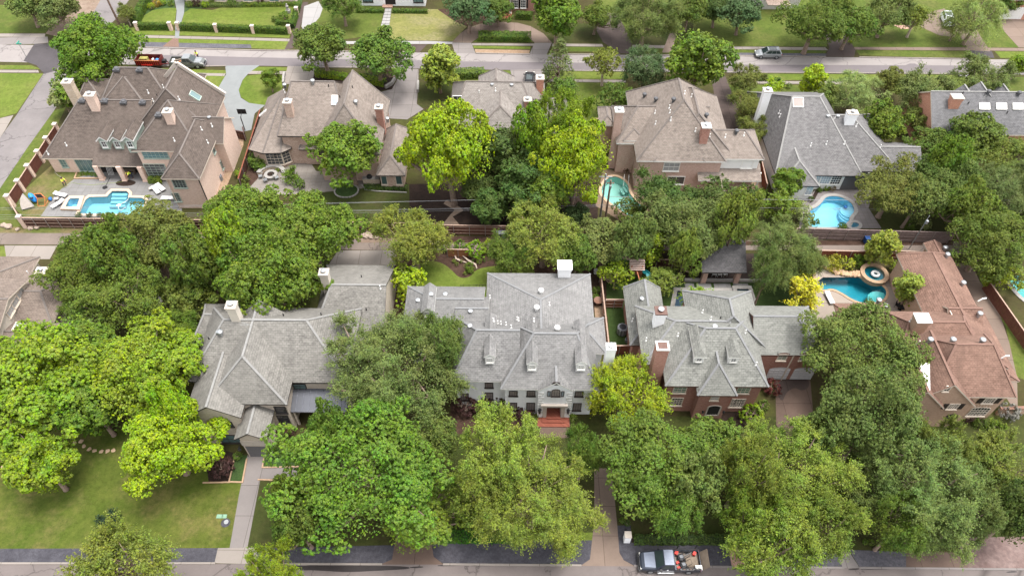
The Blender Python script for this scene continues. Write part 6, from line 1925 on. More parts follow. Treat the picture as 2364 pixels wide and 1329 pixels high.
# ================================================================== pools
M['plaster_blue'] = m_plain('plaster_blue', (0.24, 0.40, 0.46), 0.6, 0, 0.08, 0.7)
M['plaster_pale'] = m_plain('plaster_pale', (0.29, 0.49, 0.60), 0.6, 0, 0.06, 0.7)
M['plaster_turq'] = m_plain('plaster_turq', (0.30, 0.45, 0.41), 0.6, 0, 0.08, 0.7)
M['plaster_teal'] = m_plain('plaster_teal', (0.05, 0.24, 0.29), 0.6, 0, 0.25, 0.35)
M['plaster_grey'] = m_plain('plaster_grey', (0.10, 0.13, 0.16), 0.6, 0, 0.1, 0.7)
M['water_clear'] = m_water('water_clear', (0.70, 0.93, 0.96))
M['water_turq'] = m_water('water_turq', (0.78, 0.95, 0.92))
M['water_teal'] = m_water('water_teal', (0.45, 0.80, 0.84))
M['water_grey'] = m_water('water_grey', (0.62, 0.72, 0.80))
M['pool_step'] = m_plain('pool_step', (0.12, 0.28, 0.32), 0.6)

def pool(key, label, plaster, water, coping, cw=.35, depth=1.3, name='swimming_pool', rise=0.1, wz=-.06):
 o = POOLW[key]
 cx, cy = sum(p[0] for p in o) / len(o), sum(p[1] for p in o) / len(o)
 r = thing(name, label, 'pool', (cx, cy, 0), 0, 'pools of the back gardens')
 b = MB()
 hole = grow(o, .06)
 n = len(o)
 a = sum(o[i][0] * o[(i + 1) % n][1] - o[(i + 1) % n][0] * o[i][1] for i in range(n))
 oo = o if a > 0 else o[::-1]
 for i in range(n):
  p, q = oo[i], oo[(i + 1) % n]
  b.face([(q[0], q[1], -depth), (p[0], p[1], -depth), (p[0], p[1], rise), (q[0], q[1], rise)])
 b.poly([(p[0], p[1], -depth) for p in oo])
 b.build('basin', M[plaster], r)
 w = MB()
 w.poly([(p[0], p[1], wz) for p in grow(oo, -.005)])
 w.build('water', M[water], r)
 c = MB()
 out, inn = grow(oo, cw), grow(oo, -.05)
 c.poly([(p[0], p[1], rise) for p in out], 0, [[(p[0], p[1], rise) for p in inn]])
 for ring, z0, flip in ((out, -.05, False), (inn, rise - .1, True)):
  for i in range(n):
   p, q = ring[i], ring[(i + 1) % n]
   f = [(p[0], p[1], z0), (q[0], q[1], z0), (q[0], q[1], rise), (p[0], p[1], rise)]
   c.face(f[::-1] if flip else f)
 c.build('coping', M[coping], r)
 return r
def pool_steps(r, pts, n=3, mat='pool_step', run=.4, dy=-1):
 """treads that go down from the first edge, each a part"""
 a, b = P(*pts[0]), P(*pts[1])
 for i in range(n):
  m = MB().bx(a.x, b.x, a.y + dy * run * i, a.y + dy * run * (i + 1), -1.29, -.18 - .24 * i)
  m.build('step', M['plaster_blue'], r)
  e = MB().bx(a.x, b.x, a.y + dy * (run * (i + 1) - .07), a.y + dy * (run * (i + 1) + .02), -.19 - .24 * i, -.172 - .24 * i)
  e.build('step_edge', M[mat], r)
r = pool('angular', 'angular blue swimming pool with a step alcove on the slate patio', 'plaster_blue', 'water_clear', 'coping_cream', .4)
pool_steps(r, ((259, 444), (294, 444)), 4, run=.55)
hz = [P(px, py, -.05) for px, py in ((297, 457), (292, 464), (285, 468), (279, 471), (274, 474), (273, 481), (279, 486), (290, 478))]
o = tag(MB().tube(hz, .03, 6).lathe([(.28, 0), (.3, .05), (.1, .14)], hz[4], 10).build('pool_cleaner', M['white_paint']), 'white pool cleaner hose floating in the angular pool', 'pool cleaner')
r = pool('spa', 'small eight sided blue spa at the left end of the angular pool', 'plaster_pale', 'water_clear', 'coping_cream', .5, .9, 'spa', .35, .2)
q = [P(px, py, 0) for px, py in ((165, 472), (181, 480))]
MB().bx(q[0].x, q[1].x, q[1].y, q[0].y, -.9, -.2).build('bench', M['plaster_pale'], r)
r = pool('turquoise', 'turquoise free form swimming pool behind the rose brick house', 'plaster_turq', 'water_turq', 'flag_coping', .35)
for i in range(3):
 c = [P(1446 - i * 6, 424 + i * 2.5, 0), P(1454 - i * 6, 436 + i * 2.5, 0)]
 MB().beam((c[0].x, c[0].y, -.3 - .2 * i), (c[1].x, c[1].y, -.3 - .2 * i), .4, .18).build('step', M['plaster_turq'], r)
c = P(1446, 420, 0)
rl = MB()
for dx in (-.35, .35):
 rl.tube([(c.x + dx, c.y + .7, .1), (c.x + dx, c.y + .6, .95), (c.x + dx - .1, c.y - .2, .9), (c.x + dx - .2, c.y - 1.0, .1)], .035, 6)
rl.build('handrail', M['white_paint'], r)
r = pool('pale', 'pale blue kidney shaped swimming pool behind the white chimney house', 'plaster_pale', 'water_clear', 'coping_grey', .5)
for i in range(3):
 c = P(1960 - i * 5, 496 - i * 3, 0)
 MB().lathe([(1.9 - i * .35, -1.29), (1.9 - i * .35, -.7 + i * .2), (1.5 - i * .35, -.66 + i * .2), (.05, -.66 + i * .2)], (c.x + .8, c.y + .4, 0), 18).build('step', M['plaster_pale'], r)
c = P(1952, 478, -.04)
tag(MB().lathe([(.22, -.05), (.3, .03), (.24, .14), (.05, .18)], c, 10).build('pool_robot', M['robot_blue']), 'small blue pool robot floating in the pale blue pool', 'pool robot')
pool('tub', 'small round spa at the corner of the pale blue pool', 'plaster_pale', 'water_clear', 'coping_grey', .4, .9, 'spa', .2, .08)
r = pool('lagoon', 'dark teal lagoon pool with a boulder edge by the golden tree', 'plaster_teal', 'water_teal', 'coping_tan', .3, 1.6)
c = P(2035, 688, 0)
MB().lathe([(1.6, -1.5), (1.6, -.5), (.05, -.48)], c, 20).build('step', M['plaster_turq'], r)
pool('edge', 'teal swimming pool cut by the right edge of the view', 'plaster_turq', 'water_teal', 'coping_grey', .5)
pool('shaded', 'grey blue pool almost hidden under the grove at the left', 'plaster_grey', 'water_grey', 'coping_grey', .5)
pool('reflecting', 'narrow dark grey pool behind the red brick house roof', 'plaster_grey', 'water_grey', 'coping_grey', .5, .9)
r = pool('square', 'square grey blue spa behind the garage roof', 'plaster_grey', 'water_clear', 'coping_grey', .5, .8, 'spa', .3, .18)
a = P(1712, 682, 0)
MB().bx(a.x - .8, a.x + .9, a.y - .8, a.y - .4, -.8, -.3).build('bench', M['plaster_blue'], r)
# raised stone spa with a float in the lagoon garden
c = P(2017, 634, .3)
r = thing('spa', 'round raised stone spa beside the teal lagoon pool', 'pool', (c.x, c.y, 0), 0, 'pools of the back gardens')
MB().lathe([(1.75, -.1), (1.75, .55), (1.85, .56), (1.85, .68), (1.3, .68), (1.3, .1)], (c.x, c.y, 0), 28, close=False).build('rim', M['coping_tan'], r)
MB().lathe([(1.31, .2), (.02, .2)], (c.x, c.y, 0), 28, close=False).build('basin', M['plaster_teal'], r)
MB().lathe([(1.31, .5), (.02, .5)], (c.x, c.y, 0), 28, close=False).build('water', M['water_teal'], r)
fl = MB()
for i in range(18):
 pass
ringp = [(c.x + .1 + .42 * math.cos(a), c.y - .1 + .42 * math.sin(a), .6) for a in [2 * math.pi * i / 18 for i in range(19)]]
tag(fl.tube(ringp, .19, 8).build('pool_float', M['white_paint'], smooth=True), 'white ring float in the round stone spa', 'pool float')
rk = random.Random(3)
def stone(name, c, s, mat='boulder', parent=None, flat=.7, seed=None):
 bm = bmesh.new()
 bmesh.ops.create_icosphere(bm, subdivisions=1, radius=1)
 for v in bm.verts:
  v.co *= rk.uniform(.75, 1.15)
  v.co.x *= s * rk.uniform(.9, 1.1); v.co.y *= s * rk.uniform(.7, 1.0); v.co.z *= s * flat
 me = bpy.data.meshes.new(name)
 bm.to_mesh(me); bm.free()
 me.materials.append(M[mat])
 o = bpy.data.objects.new(name, me)
 COL.objects.link(o)
 o.parent = parent
 o.location = Vector(c) - (base_of(parent) if parent else Vector())
 o.rotation_euler = (0, 0, rk.uniform(0, 6))
 return o
edge = [(1884, 612), (1893, 612), (1902, 613), (1911, 616), (1919, 619), (1927, 624), (1935, 628), (1944, 630), (1953, 631), (1962, 632), (1971, 632), (1980, 632), (1988, 634)]
c = P(1935, 622, 0)
bw = thing('boulder_wall', 'tan boulder edge along the back of the teal lagoon pool', 'rock wall', (c.x, c.y, 0))
for px, py in edge:
 for k in range(2):
  q = P(px + rk.uniform(-3, 3), py - 2 + k * 4, .2)
  stone('boulder', q, rk.uniform(.38, .6), 'boulder', bw)

# ================================================================== fences
M['fence_brown'] = m_plain('fence_brown', srgb(92, 56, 46), 0.8, 0, 0.2, 2.0)
M['fence_dark'] = m_plain('fence_dark', srgb(70, 44, 38), 0.8, 0, 0.2, 2.0)
M['fence_red'] = m_plain('fence_red', srgb(116, 66, 50), 0.8, 0, 0.2, 2.0)
M['fence_grey'] = m_plain('fence_grey', srgb(118, 102, 98), 0.85, 0, 0.2, 2.0)
M['fence_cedar'] = m_plain('fence_cedar', srgb(136, 90, 60), 0.8, 0, 0.2, 2.0)
M['rail_tan'] = m_plain('rail_tan', srgb(150, 126, 112), 0.8, 0, 0.1)
M['steel_post'] = m_plain('steel_post', srgb(140, 130, 126), 0.5, 0.3, 0.1)
def fence(a, b, h, label, board='fence_brown', rail='rail_tan', n=None, step=2.4, post='steel_post', rails=(), side=-1, cap=True, postw=.07, pillars=None, pmat='brick_pink', z0=0.0, group='fences and gates of the gardens', bw=.145, name='board_fence', last=True):
 """boards, rails and posts between two ground points; each bay is a panel of its own"""
 a, b = Vector(a), Vector(b)
 a.z = b.z = z0
 d = b - a
 L = d.length
 d.normalize()
 nr = Vector((-d.y, d.x, 0)) * side
 n = n or max(1, round(L / step))
 root = thing(name, label, 'fence', a, 0, group)
 bay = L / n
 pm = MB()
 nb = max(3, int(bay / bw))
 for i in range(nb):
  x0, x1 = bay * i / nb, bay * (i + 1) / nb - .014
  off = .012 * ((i * 7) % 3)
  p = [d * x0 + nr * off, d * x1 + nr * off]
  t = nr * -.025
  hh = h - .02 - .012 * ((i * 5) % 4)
  q = [p[0], p[1], p[1] + t, p[0] + t]
  for k in range(4):
   u, v = q[k], q[(k + 1) % 4]
   pm.face([u + Vector((0, 0, .04)), v + Vector((0, 0, .04)), v + Vector((0, 0, hh)), u + Vector((0, 0, hh))])
  pm.face([w + Vector((0, 0, hh)) for w in q])
 me = pm.mesh('fence_panel', M[board])
 for i in range(n):
  o = bpy.data.objects.new('fence_panel', me)
  COL.objects.link(o); o.parent = root; o.location = d * (bay * i)
 for z in rails:
  m = MB().beam(a + nr * .06 + Vector((0, 0, z)), b + nr * .06 + Vector((0, 0, z)), .05, .09)
  m.build('rail', M[rail], root)
 if cap:
  MB().beam(a + Vector((0, 0, h + .02)), b + Vector((0, 0, h + .02)), .16, .05).build('top_rail', M[rail], root)
 if post:
  m = MB().box((0, 0, h / 2), (postw, postw, h + .06), math.atan2(d.y, d.x)).mesh('post', M[post])
  for i in range(n + 1):
   if pillars and (i == 0 or i == n): continue
   o = bpy.data.objects.new('post', m)
   COL.objects.link(o); o.parent = root; o.location = d * (bay * i) + nr * .1
 if pillars:
  for t in ((0, 1) if last else (0,)):
   p = a.lerp(b, t)
   m = MB().box((p.x, p.y, pillars / 2), (.5, .5, pillars), math.atan2(d.y, d.x)).build('pillar', M[pmat], root)
   MB().box((p.x, p.y, pillars + .06), (.66, .66, .14), math.atan2(d.y, d.x)).build('pillar_cap', M['limestone'], m)
 return root
tops = [(125, 286), (104, 317), (84, 348), (61, 381), (38, 416), (14, 451)]
tp3 = [P(x, y, 2.25) for x, y in tops]
names = ['farthest bay', 'second bay from the far end', 'third bay from the far end', 'third bay from the alley', 'last bay before the corner']
for i in range(5):
 fence(tp3[i], tp3[i + 1], 1.95, 'dark brown board fence along the side street, ' + names[i], 'fence_brown', 'rail_tan', n=1, pillars=2.2, post=None, last=(i == 4))
k0, k1 = P(14, 451, 2.25), P(42, 499, 2.25)
fence(k0, k1, 1.95, 'short brown fence turning the corner to the alley', 'fence_brown', 'rail_tan', n=2, rails=(.4, 1.6))
k2 = P(560, 508, 2.0)
fence(k1, k2, 1.95, 'long dark fence with three rails between the angular pool and alley', 'fence_dark', 'rail_tan', step=1.75, rails=(.35, 1.0, 1.6), side=-1, pillars=2.2, last=False)
k3 = P(1005, 516, 2.0)
fence(P(640, 509, 2.0), k3, 1.95, 'dark fence with rails between the dark back lawn and alley', 'fence_dark', 'rail_tan', rails=(.35, 1.0, 1.6))
fence(k3 + Vector((.3, -.2, 0)), P(1230, 521, 2.0), 1.9, 'brown fence with rails behind the two grey bins', 'fence_brown', 'rail_tan', rails=(.4, 1.0, 1.6))
fence(P(1300, 523, 2.0), P(1640, 528, 2.0), 1.9, 'dark fence with rails below the turquoise pool', 'fence_dark', 'rail_tan', rails=(.4, 1.0, 1.6))
fence(P(1840, 527, 2.1), P(2200, 537, 2.1), 2.1, 'weathered grey brown fence below the pale blue pool', 'fence_grey', 'fence_grey', rails=(.4, 1.1, 1.7), bw=.2, postw=.06)
fence(P(600, 252, 2.0), P(549, 412, 2.0), 1.9, 'dark fence between the gravel side path and octagonal bay house', 'fence_dark', 'fence_red', side=1, cap=True)
fence(P(1760, 372, 2.0), P(1772, 424, 2.0), 1.9, 'red brown fence between the rose and the white house', 'fence_red', 'rail_tan', rails=(.5, 1.5), side=1)
fence(P(1373, 274, 1.9), P(1387, 274, 1.9), 1.9, 'short dark fence left of the rose brick house', 'fence_dark', 'rail_tan', n=1)
fence(P(1384, 600, 1.9), P(1406, 795, 1.9), 1.85, 'long cedar fence between the white and red brick houses', 'fence_cedar', 'rail_tan', side=-1, rails=(.5, 1.4))
fence(P(1399, 690, 1.8), P(1440, 690, 1.8), 1.7, 'red brown gate fence with braces across the turf strip', 'fence_red', 'rail_tan', n=2, rails=(.3, .9, 1.5))
fence(P(1407, 797, 1.9), P(1456, 796, 1.9), 1.8, 'red brown fence at the near end of the turf strip', 'fence_red', 'rail_tan', n=2)
fence(P(1898, 577, 1.7), P(2003, 579, 1.7), 1.6, 'red brown fence behind the lagoon pool shrubs', 'fence_red', 'rail_tan', side=-1)
fence(P(2062, 578, 1.7), P(2126, 580, 1.7), 1.6, 'red brown fence left of the brown roofed wing', 'fence_red', 'rail_tan', n=2, rails=(.4, 1.2))
fence(P(2283, 645, 1.9), P(2392, 800, 1.9), 1.8, 'brown fence beside the right edge pool', 'fence_brown', 'rail_tan', side=1, rails=(.4, 1.4))
fence(P(1032, 574, 1.6), P(1082, 575, 1.6), 1.5, 'orange cedar fence behind the topiary balls', 'fence_cedar', 'rail_tan', n=2)
fence(P(1630, 600, 1.8), P(1480, 597, 1.8), 1.7, 'dark fence behind the play tower', 'fence_dark', 'rail_tan', side=1)
for (px, py, dx, lb) in ((545, 303, 1.9, 'left brown wooden gate at the end of the slate driveway'), (568, 296, .5, 'right brown wooden gate at the end of the slate driveway')):
 p = P(px - 8, py - 3, 1.6)
 fence(p, p + Vector((dx, -.6 if dx > 1 else -1.2, 0)), 1.6, lb, 'fence_brown', 'fence_dark', n=1, rails=(.3, 1.3), name='driveway_gate')
# iron rail fence behind the white house back lawn
a, b = P(1064, 671, .0), P(1122, 670, .0)
r = thing('iron_fence', 'low black iron fence between the two back roofs of the white house', 'fence', a, 0, 'fences and gates of the gardens')
for z in (.3, 1.1): MB().beam(a + Vector((0, 0, z)), b + Vector((0, 0, z)), .04, .04).build('rail', M['black_metal'], r)
for i in range(9):
 p = a.lerp(b, i / 8)
 MB().box(p + Vector((0, 0, .6)), (.04, .04, 1.2)).build('post', M['black_metal'], r)

# brick pillars before the clipped hedge
PM = MB().box((0, 0, .75), (.55, .55, 1.5)).mesh('pillar', M['brick_pink'])
PC = MB().box((0, 0, 1.56), (.68, .68, .12)).mesh('pillar_cap', M['limestone'])
for i, (px, py, lb) in enumerate(((319, 63, 'first pink brick pillar at the hedge corner'), (396, 63, 'pink brick pillar left of the slate garden path'), (414, 63, 'pink brick pillar right of the slate garden path'), (501, 67, 'pink brick pillar in the middle of the long hedge'), (586, 70, 'pink brick pillar near the right end of the long hedge'), (669, 70, 'last pink brick pillar beside the driveway'), (687, 28, 'pink brick pillar at the far end of the side hedge'))):
 p = P(px, py + 7, 0)
 r = thing('brick_pillar', lb, 'pillar', (p.x, p.y, 0), 0, 'brick pillars of the hedge')
 for me in (PM, PC):
  o = bpy.data.objects.new(me.name.split('.')[0], me); COL.objects.link(o); o.parent = r

# ================================================================== hedges, shrubs
def hedge(pts, w, h, col, label, dens=95, leaf=.2, group='clipped hedges', z0=0.0):
 q = [P(x, y, 0) for x, y in pts]
 rs = np.random.RandomState(int(abs(q[0].x * 13 + q[0].y * 7)) + 3)
 P_, N_ = [], []
 for a, b in zip(q, q[1:]):
  d = b - a
  L = d.length
  d.normalize()
  nr = Vector((-d.y, d.x, 0))
  n = int((L * w + 2 * L * h + 2 * w * h) * dens)
  u = rs.uniform(-w * .3, L + w * .3, n)
  t = rs.uniform(0, 1, n) * (w + 2 * h)
  v = np.where(t < h, -w / 2, np.where(t < h + w, t - h - w / 2, w / 2))
  z = np.where(t < h, t, np.where(t < h + w, h, t - h - w))
  k = rs.normal(size=(n, 3)) * .05
  bump = .07 * np.sin(u * 3.1) + .05 * np.sin(u * 7.7)
  z = z + np.where((t >= h) & (t < h + w), bump, 0)
  P_.append(np.stack([a.x + d.x * u + nr.x * v, a.y + d.y * u + nr.y * v, z], 1) + k)
  nn = np.stack([np.where(t < h, -nr.x, np.where(t < h + w, 0, nr.x)), np.where(t < h, -nr.y, np.where(t < h + w, 0, nr.y)), np.where((t >= h) & (t < h + w), 1.0, .3)], 1)
  N_.append(unit(nn + rs.normal(size=(n, 3)) * .4))
 pos, nor = np.concatenate(P_), np.concatenate(N_)
 base = q[0]
 me = leaf_mesh('foliage', (pos - np.array([base.x, base.y, -z0])).astype(np.float32), nor, leaf * rs.uniform(.7, 1.3, len(pos)), .65, rs)
 root = thing('hedge', label, 'hedge', (base.x, base.y, 0), 0, group)
 o = bpy.data.objects.new('foliage', me)
 o.color = (*mulc(GREEN[col] if isinstance(col, str) else col, LK), 1)
 COL.objects.link(o); o.parent = root
 core = MB()
 for a, b in zip(q, q[1:]):
  core.beam(a + Vector((0, 0, h * .45 + z0)), b + Vector((0, 0, h * .45 + z0)), w * .75, h * .8)
 core.build('branches', M['hedge_core'], root)
 return root
M['hedge_core'] = m_plain('hedge_core', (0.025, 0.04, 0.012), 0.95)
hedge([(325, 68), (393, 68)], .9, 1.2, 'hedge', 'clipped hedge left of the slate garden path')
hedge([(421, 69), (497, 72)], .9, 1.2, 'hedge', 'clipped hedge right of the slate garden path')
hedge([(507, 72), (582, 75)], .9, 1.2, 'hedge', 'middle clipped hedge between two brick pillars')
hedge([(592, 75), (664, 78)], .9, 1.2, 'hedge', 'right clipped hedge before the last brick pillar')
hedge([(314, 58), (328, 30), (342, 6)], 1.3, 1.4, 'hedge', 'side hedge beside the small dark tree')
hedge([(676, 66), (690, 18)], .8, 1.1, 'hedge', 'side hedge along the grey driveway')
hedge([(640, 58), (675, 58)], .7, .8, 'hedge', 'low hedge edging the garden statue bed')
hedge([(1112, 90), (1218, 92)], 2.0, 1.1, 'hedge', 'broad hedge in the island of the round drive')
hedge([(350, 420), (374, 421)], .9, .9, 'box', 'bright clipped hedge under the pool house window')
hedge([(612, 380), (650, 382), (672, 374)], .7, .6, 'hedge', 'low hedge round the octagonal bay window')
hedge([(845, 435), (938, 436)], .9, .5, 'deep', 'low dark hedge below the two teal windows')
hedge([(1010, 1240), (1190, 1240)], 1.2, .5, (.09, .22, .02), 'low bright green hedge along the dark gravel strip')
hedge([(825, 28), (885, 29)], .8, .6, 'hedge', 'low hedge left of the white slab walk')
hedge([(908, 29), (985, 30)], .8, .6, 'hedge', 'low hedge right of the white slab walk')
hedge([(1470, 1246), (1680, 1246)], 1.0, .35, 'deep', 'low dark planting behind the truck with mowers')
hedge([(1195, 42), (1225, 44)], 1.2, 1.2, 'hedge', 'hedge right of the brick portico steps')
hedge([(1722, 452), (1764, 448)], 1.1, .7, 'box', 'yellow green hedge by the flagstone steps')
hedge([(1740, 185.5), (1800, 186.5)], .6, .4, 'hedge', 'low hedge by the near sidewalk of the far street')
hedge([(440, 13), (500, 15), (560, 15)], 1.0, .6, 'grey', 'grey green border planting below the top left house')
hedge([(560, 15), (690, 13)], .9, .6, 'box', 'light green border planting below the top left house')
hedge([(735, 175), (800, 182)], 1.2, .8, 'bright', 'light green bushes under the left street tree')
hedge([(830, 185), (885, 196)], 1.4, .9, 'bright', 'light green bushes under the right street tree')
hedge([(1025, 178), (1112, 176)], 1.8, 1.2, 'mid', 'rounded green bushes behind the pale taupe roof')

SH = [
 (1048, 602, 6, 'box', 'ball', 'small clipped ball left of the dry stream bed'), (1054, 609, 6, 'box', 'ball', 'clipped ball in front of the small left ball'), (1066, 603, 5, 'box', 'ball', 'smallest clipped ball beside the driftwood'),
 (1106, 602, 9, 'box', 'ball', 'largest clipped ball right of the driftwood'), (1092, 601, 5, 'hedge', 'ball', 'dark small ball left of the largest ball'), (1118, 601, 5, 'hedge', 'ball', 'dark small ball right of the largest ball'),
 (1088, 625, 8, 'box', 'ball', 'yellow green ball at the tip of the mulch bed'), (1074, 631, 6, 'box', 'ball', 'small ball at the lawn end of the mulch bed'), (980, 600, 8, 'deep', 'ball', 'dark ball under the feathery alley tree'),
 (1083, 616, 13, 'fresh', 'shrub', 'loose green shrub in the mulch bed on the curved lawn'),
 (1236, 962, 11, 'box', 'ball', 'clipped ball left of the red brick steps'), (1323, 964, 12, 'box', 'ball', 'clipped ball right of the red brick steps'),
 (1075, 935, 30, 'purple', 'shrub', 'large purple shrub at the left end of the white house'), (1112, 938, 26, 'purple', 'shrub', 'purple shrub second from the left before the white house'), (1147, 935, 26, 'purple', 'shrub', 'purple shrub under the right windows of the left wing'), (1212, 955, 24, 'purple', 'shrub', 'dark purple shrub left of the front steps'),
 (512, 1078, 30, 'purple', 'shrub', 'purple maple shrub in the bed by the gabled porch'), (655, 992, 22, 'purple', 'shrub', 'purple shrub right of the gabled porch'), (1782, 893, 24, 'red', 'shrub', 'dark red maple shrub left of the garage doors'),
 (2232, 965, 12, 'purple', 'shrub', 'small purple shrub by the brown house front window'), (1918, 590, 10, 'purple', 'shrub', 'purple shrub before the lagoon fence'), (1960, 584, 6, 'purple', 'shrub', 'small purple shrub before the lagoon fence'),
 (1735, 955, 30, 'bright', 'shrub', 'bright green shrub right of the big brick house window'), (1690, 972, 9, 'fresh', 'shrub', 'small green shrub in the dark bed under the big window'), (1762, 935, 16, 'mid', 'shrub', 'green shrub beside the garage driveway'),
 (1925, 608, 22, (.42, .42, .03), 'shrub', 'yellow shrub behind the left boulders'), (1955, 608, 20, (.40, .42, .03), 'shrub', 'yellow green shrub behind the middle boulders'), (1984, 600, 17, 'fresh', 'shrub', 'round green shrub left of the magnolia'), (2068, 615, 16, 'bright', 'shrub', 'light green shrub beside the stone spa'), (2060, 640, 9, 'olive', 'shrub', 'olive shrub between spa and brown wing'),
 (2005, 695, 11, 'deep', 'ball', 'dark shrub on the near rim of the lagoon pool'), (2125, 715, 14, 'mid', 'shrub', 'green shrub in the courtyard corner'),
 (1460, 382, 15, 'yellow', 'shrub', 'yellow green shrub against the rose brick wall'), (1446, 392, 9, (.20, .12, .05), 'shrub', 'rusty shrub against the rose brick wall'),
 (590, 368, 24, 'mid', 'shrub', 'green shrub left of the octagonal bay'), (604, 384, 12, 'fresh', 'shrub', 'low green shrub at the bay corner'), (688, 352, 18, 'fresh', 'shrub', 'green shrub between bay and green tree'), (553, 400, 13, 'bright', 'shrub', 'light green shrub at the end of the dark side fence'), (562, 415, 14, 'mid', 'shrub', 'green shrub below the dark side fence'), (640, 393, 6, 'bright', 'shrub', 'low light shrub beside the curved bench'), (672, 405, 22, 'fresh', 'shrub', 'green shrub right of the fire pit'), (690, 425, 16, 'mid', 'shrub', 'lower green shrub right of the fire pit'),
 (1873, 459, 8, 'hedge', 'ball', 'small round shrub at the white house corner'), (1908, 434, 8, 'bright', 'shrub', 'light green shrub under the french windows'), (1922, 435, 9, (.34, .26, .16), 'shrub', 'pinkish flowering shrub under the french windows'), (1893, 438, 7, 'mid', 'shrub', 'small shrub left under the french windows'),
 (1945, 522, 12, 'fresh', 'shrub', 'low shrub at the near rim of the pale blue pool'), (1882, 512, 12, 'mid', 'shrub', 'thin green shrub over the left end of the pale pool'),
 (190, 400, 6, 'fresh', 'shrub', 'first small shrub in the white edged planter'), (201, 401, 6, 'fresh', 'shrub', 'second small shrub in the white edged planter'), (212, 402, 6, 'fresh', 'shrub', 'third small shrub in the white edged planter'), (223, 403, 6, 'fresh', 'shrub', 'fourth small shrub in the white edged planter'),
 (181, 496, 8, 'deep', 'shrub', 'dark shrub at the left end of the poolside bed'), (206, 495, 7, 'deep', 'shrub', 'second dark shrub in the poolside bed'), (229, 495, 7, 'deep', 'shrub', 'third dark shrub in the poolside bed'), (257, 496, 7, 'deep', 'shrub', 'fourth dark shrub in the poolside bed'), (284, 497, 7, 'deep', 'shrub', 'fifth dark shrub in the poolside bed'),
 (821, 501, 9, 'mid', 'shrub', 'left shrub along the dark lawn fence'), (845, 498, 9, 'mid', 'shrub', 'middle shrub along the dark lawn fence'), (869, 502, 9, 'mid', 'shrub', 'right shrub along the dark lawn fence'),
 (1098, 576, 26, 'bright', 'shrub', 'big light green shrub behind the mulch bed'), (1128, 572, 20, 'bright', 'shrub', 'light green shrub right of the big one'), (1062, 566, 16, 'fresh', 'shrub', 'green shrub over the cedar fence'), (1155, 582, 16, 'fresh', 'shrub', 'green shrub behind the curved lawn'), (1030, 570, 15, 'mid', 'shrub', 'green shrub left of the cedar fence'),
 (250, 1195, 24, (.045, .085, .045), 'shrub', 'dark juniper bush alone on the big front lawn'),
 (548, 1052, 12, 'mid', 'shrub', 'fern like shrub left of the porch opening'), (618, 1045, 9, 'mid', 'shrub', 'fern like shrub right of the porch opening'), (640, 1045, 14, 'deep', 'shrub', 'dark shrub along the porch side wall'),
 (1378, 668, 10, 'mid', 'shrub', 'green shrub along the cedar fence'), (1376, 685, 9, 'fresh', 'shrub', 'lower green shrub along the cedar fence'), (1482, 850, 12, 'olive', 'shrub', 'olive shrub beside the brick wall'), (1445, 785, 5, 'deep', 'shrub', 'tiny dark shrub in the turf strip'),
 (2300, 985, 22, 'fresh', 'shrub', 'green shrub at the foot of the brown house wall'), (2330, 950, 26, (.30, .27, .22), 'shrub', 'bare grey twiggy shrub right of the brown house'), (2265, 975, 16, 'mid', 'shrub', 'green shrub under the arched front window'),
 (348, 14, 10, 'yellow', 'shrub', 'orange yellow flowering shrub by the slate path'), (362, 8, 10, (.5, .36, .03), 'shrub', 'golden flowering shrub by the slate path'), (376, 6, 9, 'bright', 'shrub', 'light green shrub left of the slate path'), (394, 8, 8, 'box', 'shrub', 'small shrub beside the slate path'), (436, 10, 9, 'box', 'shrub', 'small shrub right of the slate path'), (455, 8, 10, 'purple', 'shrub', 'purple shrub in the top left border'), (474, 10, 10, 'yellow', 'shrub', 'yellow shrub in the top left border'), (490, 6, 9, 'mid', 'shrub', 'green shrub in the top left border'), (535, 6, 12, 'mid', 'shrub', 'round green shrub before the pale top wall'), (600, 5, 9, 'purple', 'shrub', 'dark purple shrub before the pale top wall'), (655, 36, 13, 'fresh', 'shrub', 'rounded shrub beside the garden statue'), (636, 44, 9, 'mid', 'shrub', 'small shrub left of the garden statue'),
 (1803, 195, 12, 'hedge', 'ball', 'round shrub on the lawn by the slim young tree'), (1822, 198, 8, 'hedge', 'ball', 'small round shrub on the lawn by the slim young tree'),
 (1962, 97, 6, 'yellow', 'shrub', 'yellow flowers beside the dark wet driveway'), (1448, 1206, 10, 'deep', 'ball', 'dark round shrub behind the mailbox pillar'), (1436, 1200, 9, 'mid', 'ball', 'low shrub at the driveway edge by the mailbox'),
 (1210, 88, 10, 'deep', 'shrub', 'dark shrub at the right end of the island hedge'), (1998, 1250, 9, 'fresh', 'ball', 'small green shrub by the pale kerb strip'), (2012, 1251, 9, 'fresh', 'ball', 'right small green shrub by the pale kerb strip'),
 (2135, 517, 18, 'pale', 'shrub', 'white flowering shrub behind the weathered fence'), (2100, 520, 12, 'mid', 'shrub', 'green shrub behind the weathered fence'),
]
for px, py, r_, col, kd, lb in SH:
 shrub(px, py, r_, col, lb, kd, {'ball': 'clipped_shrub'}.get(kd, 'shrub'))
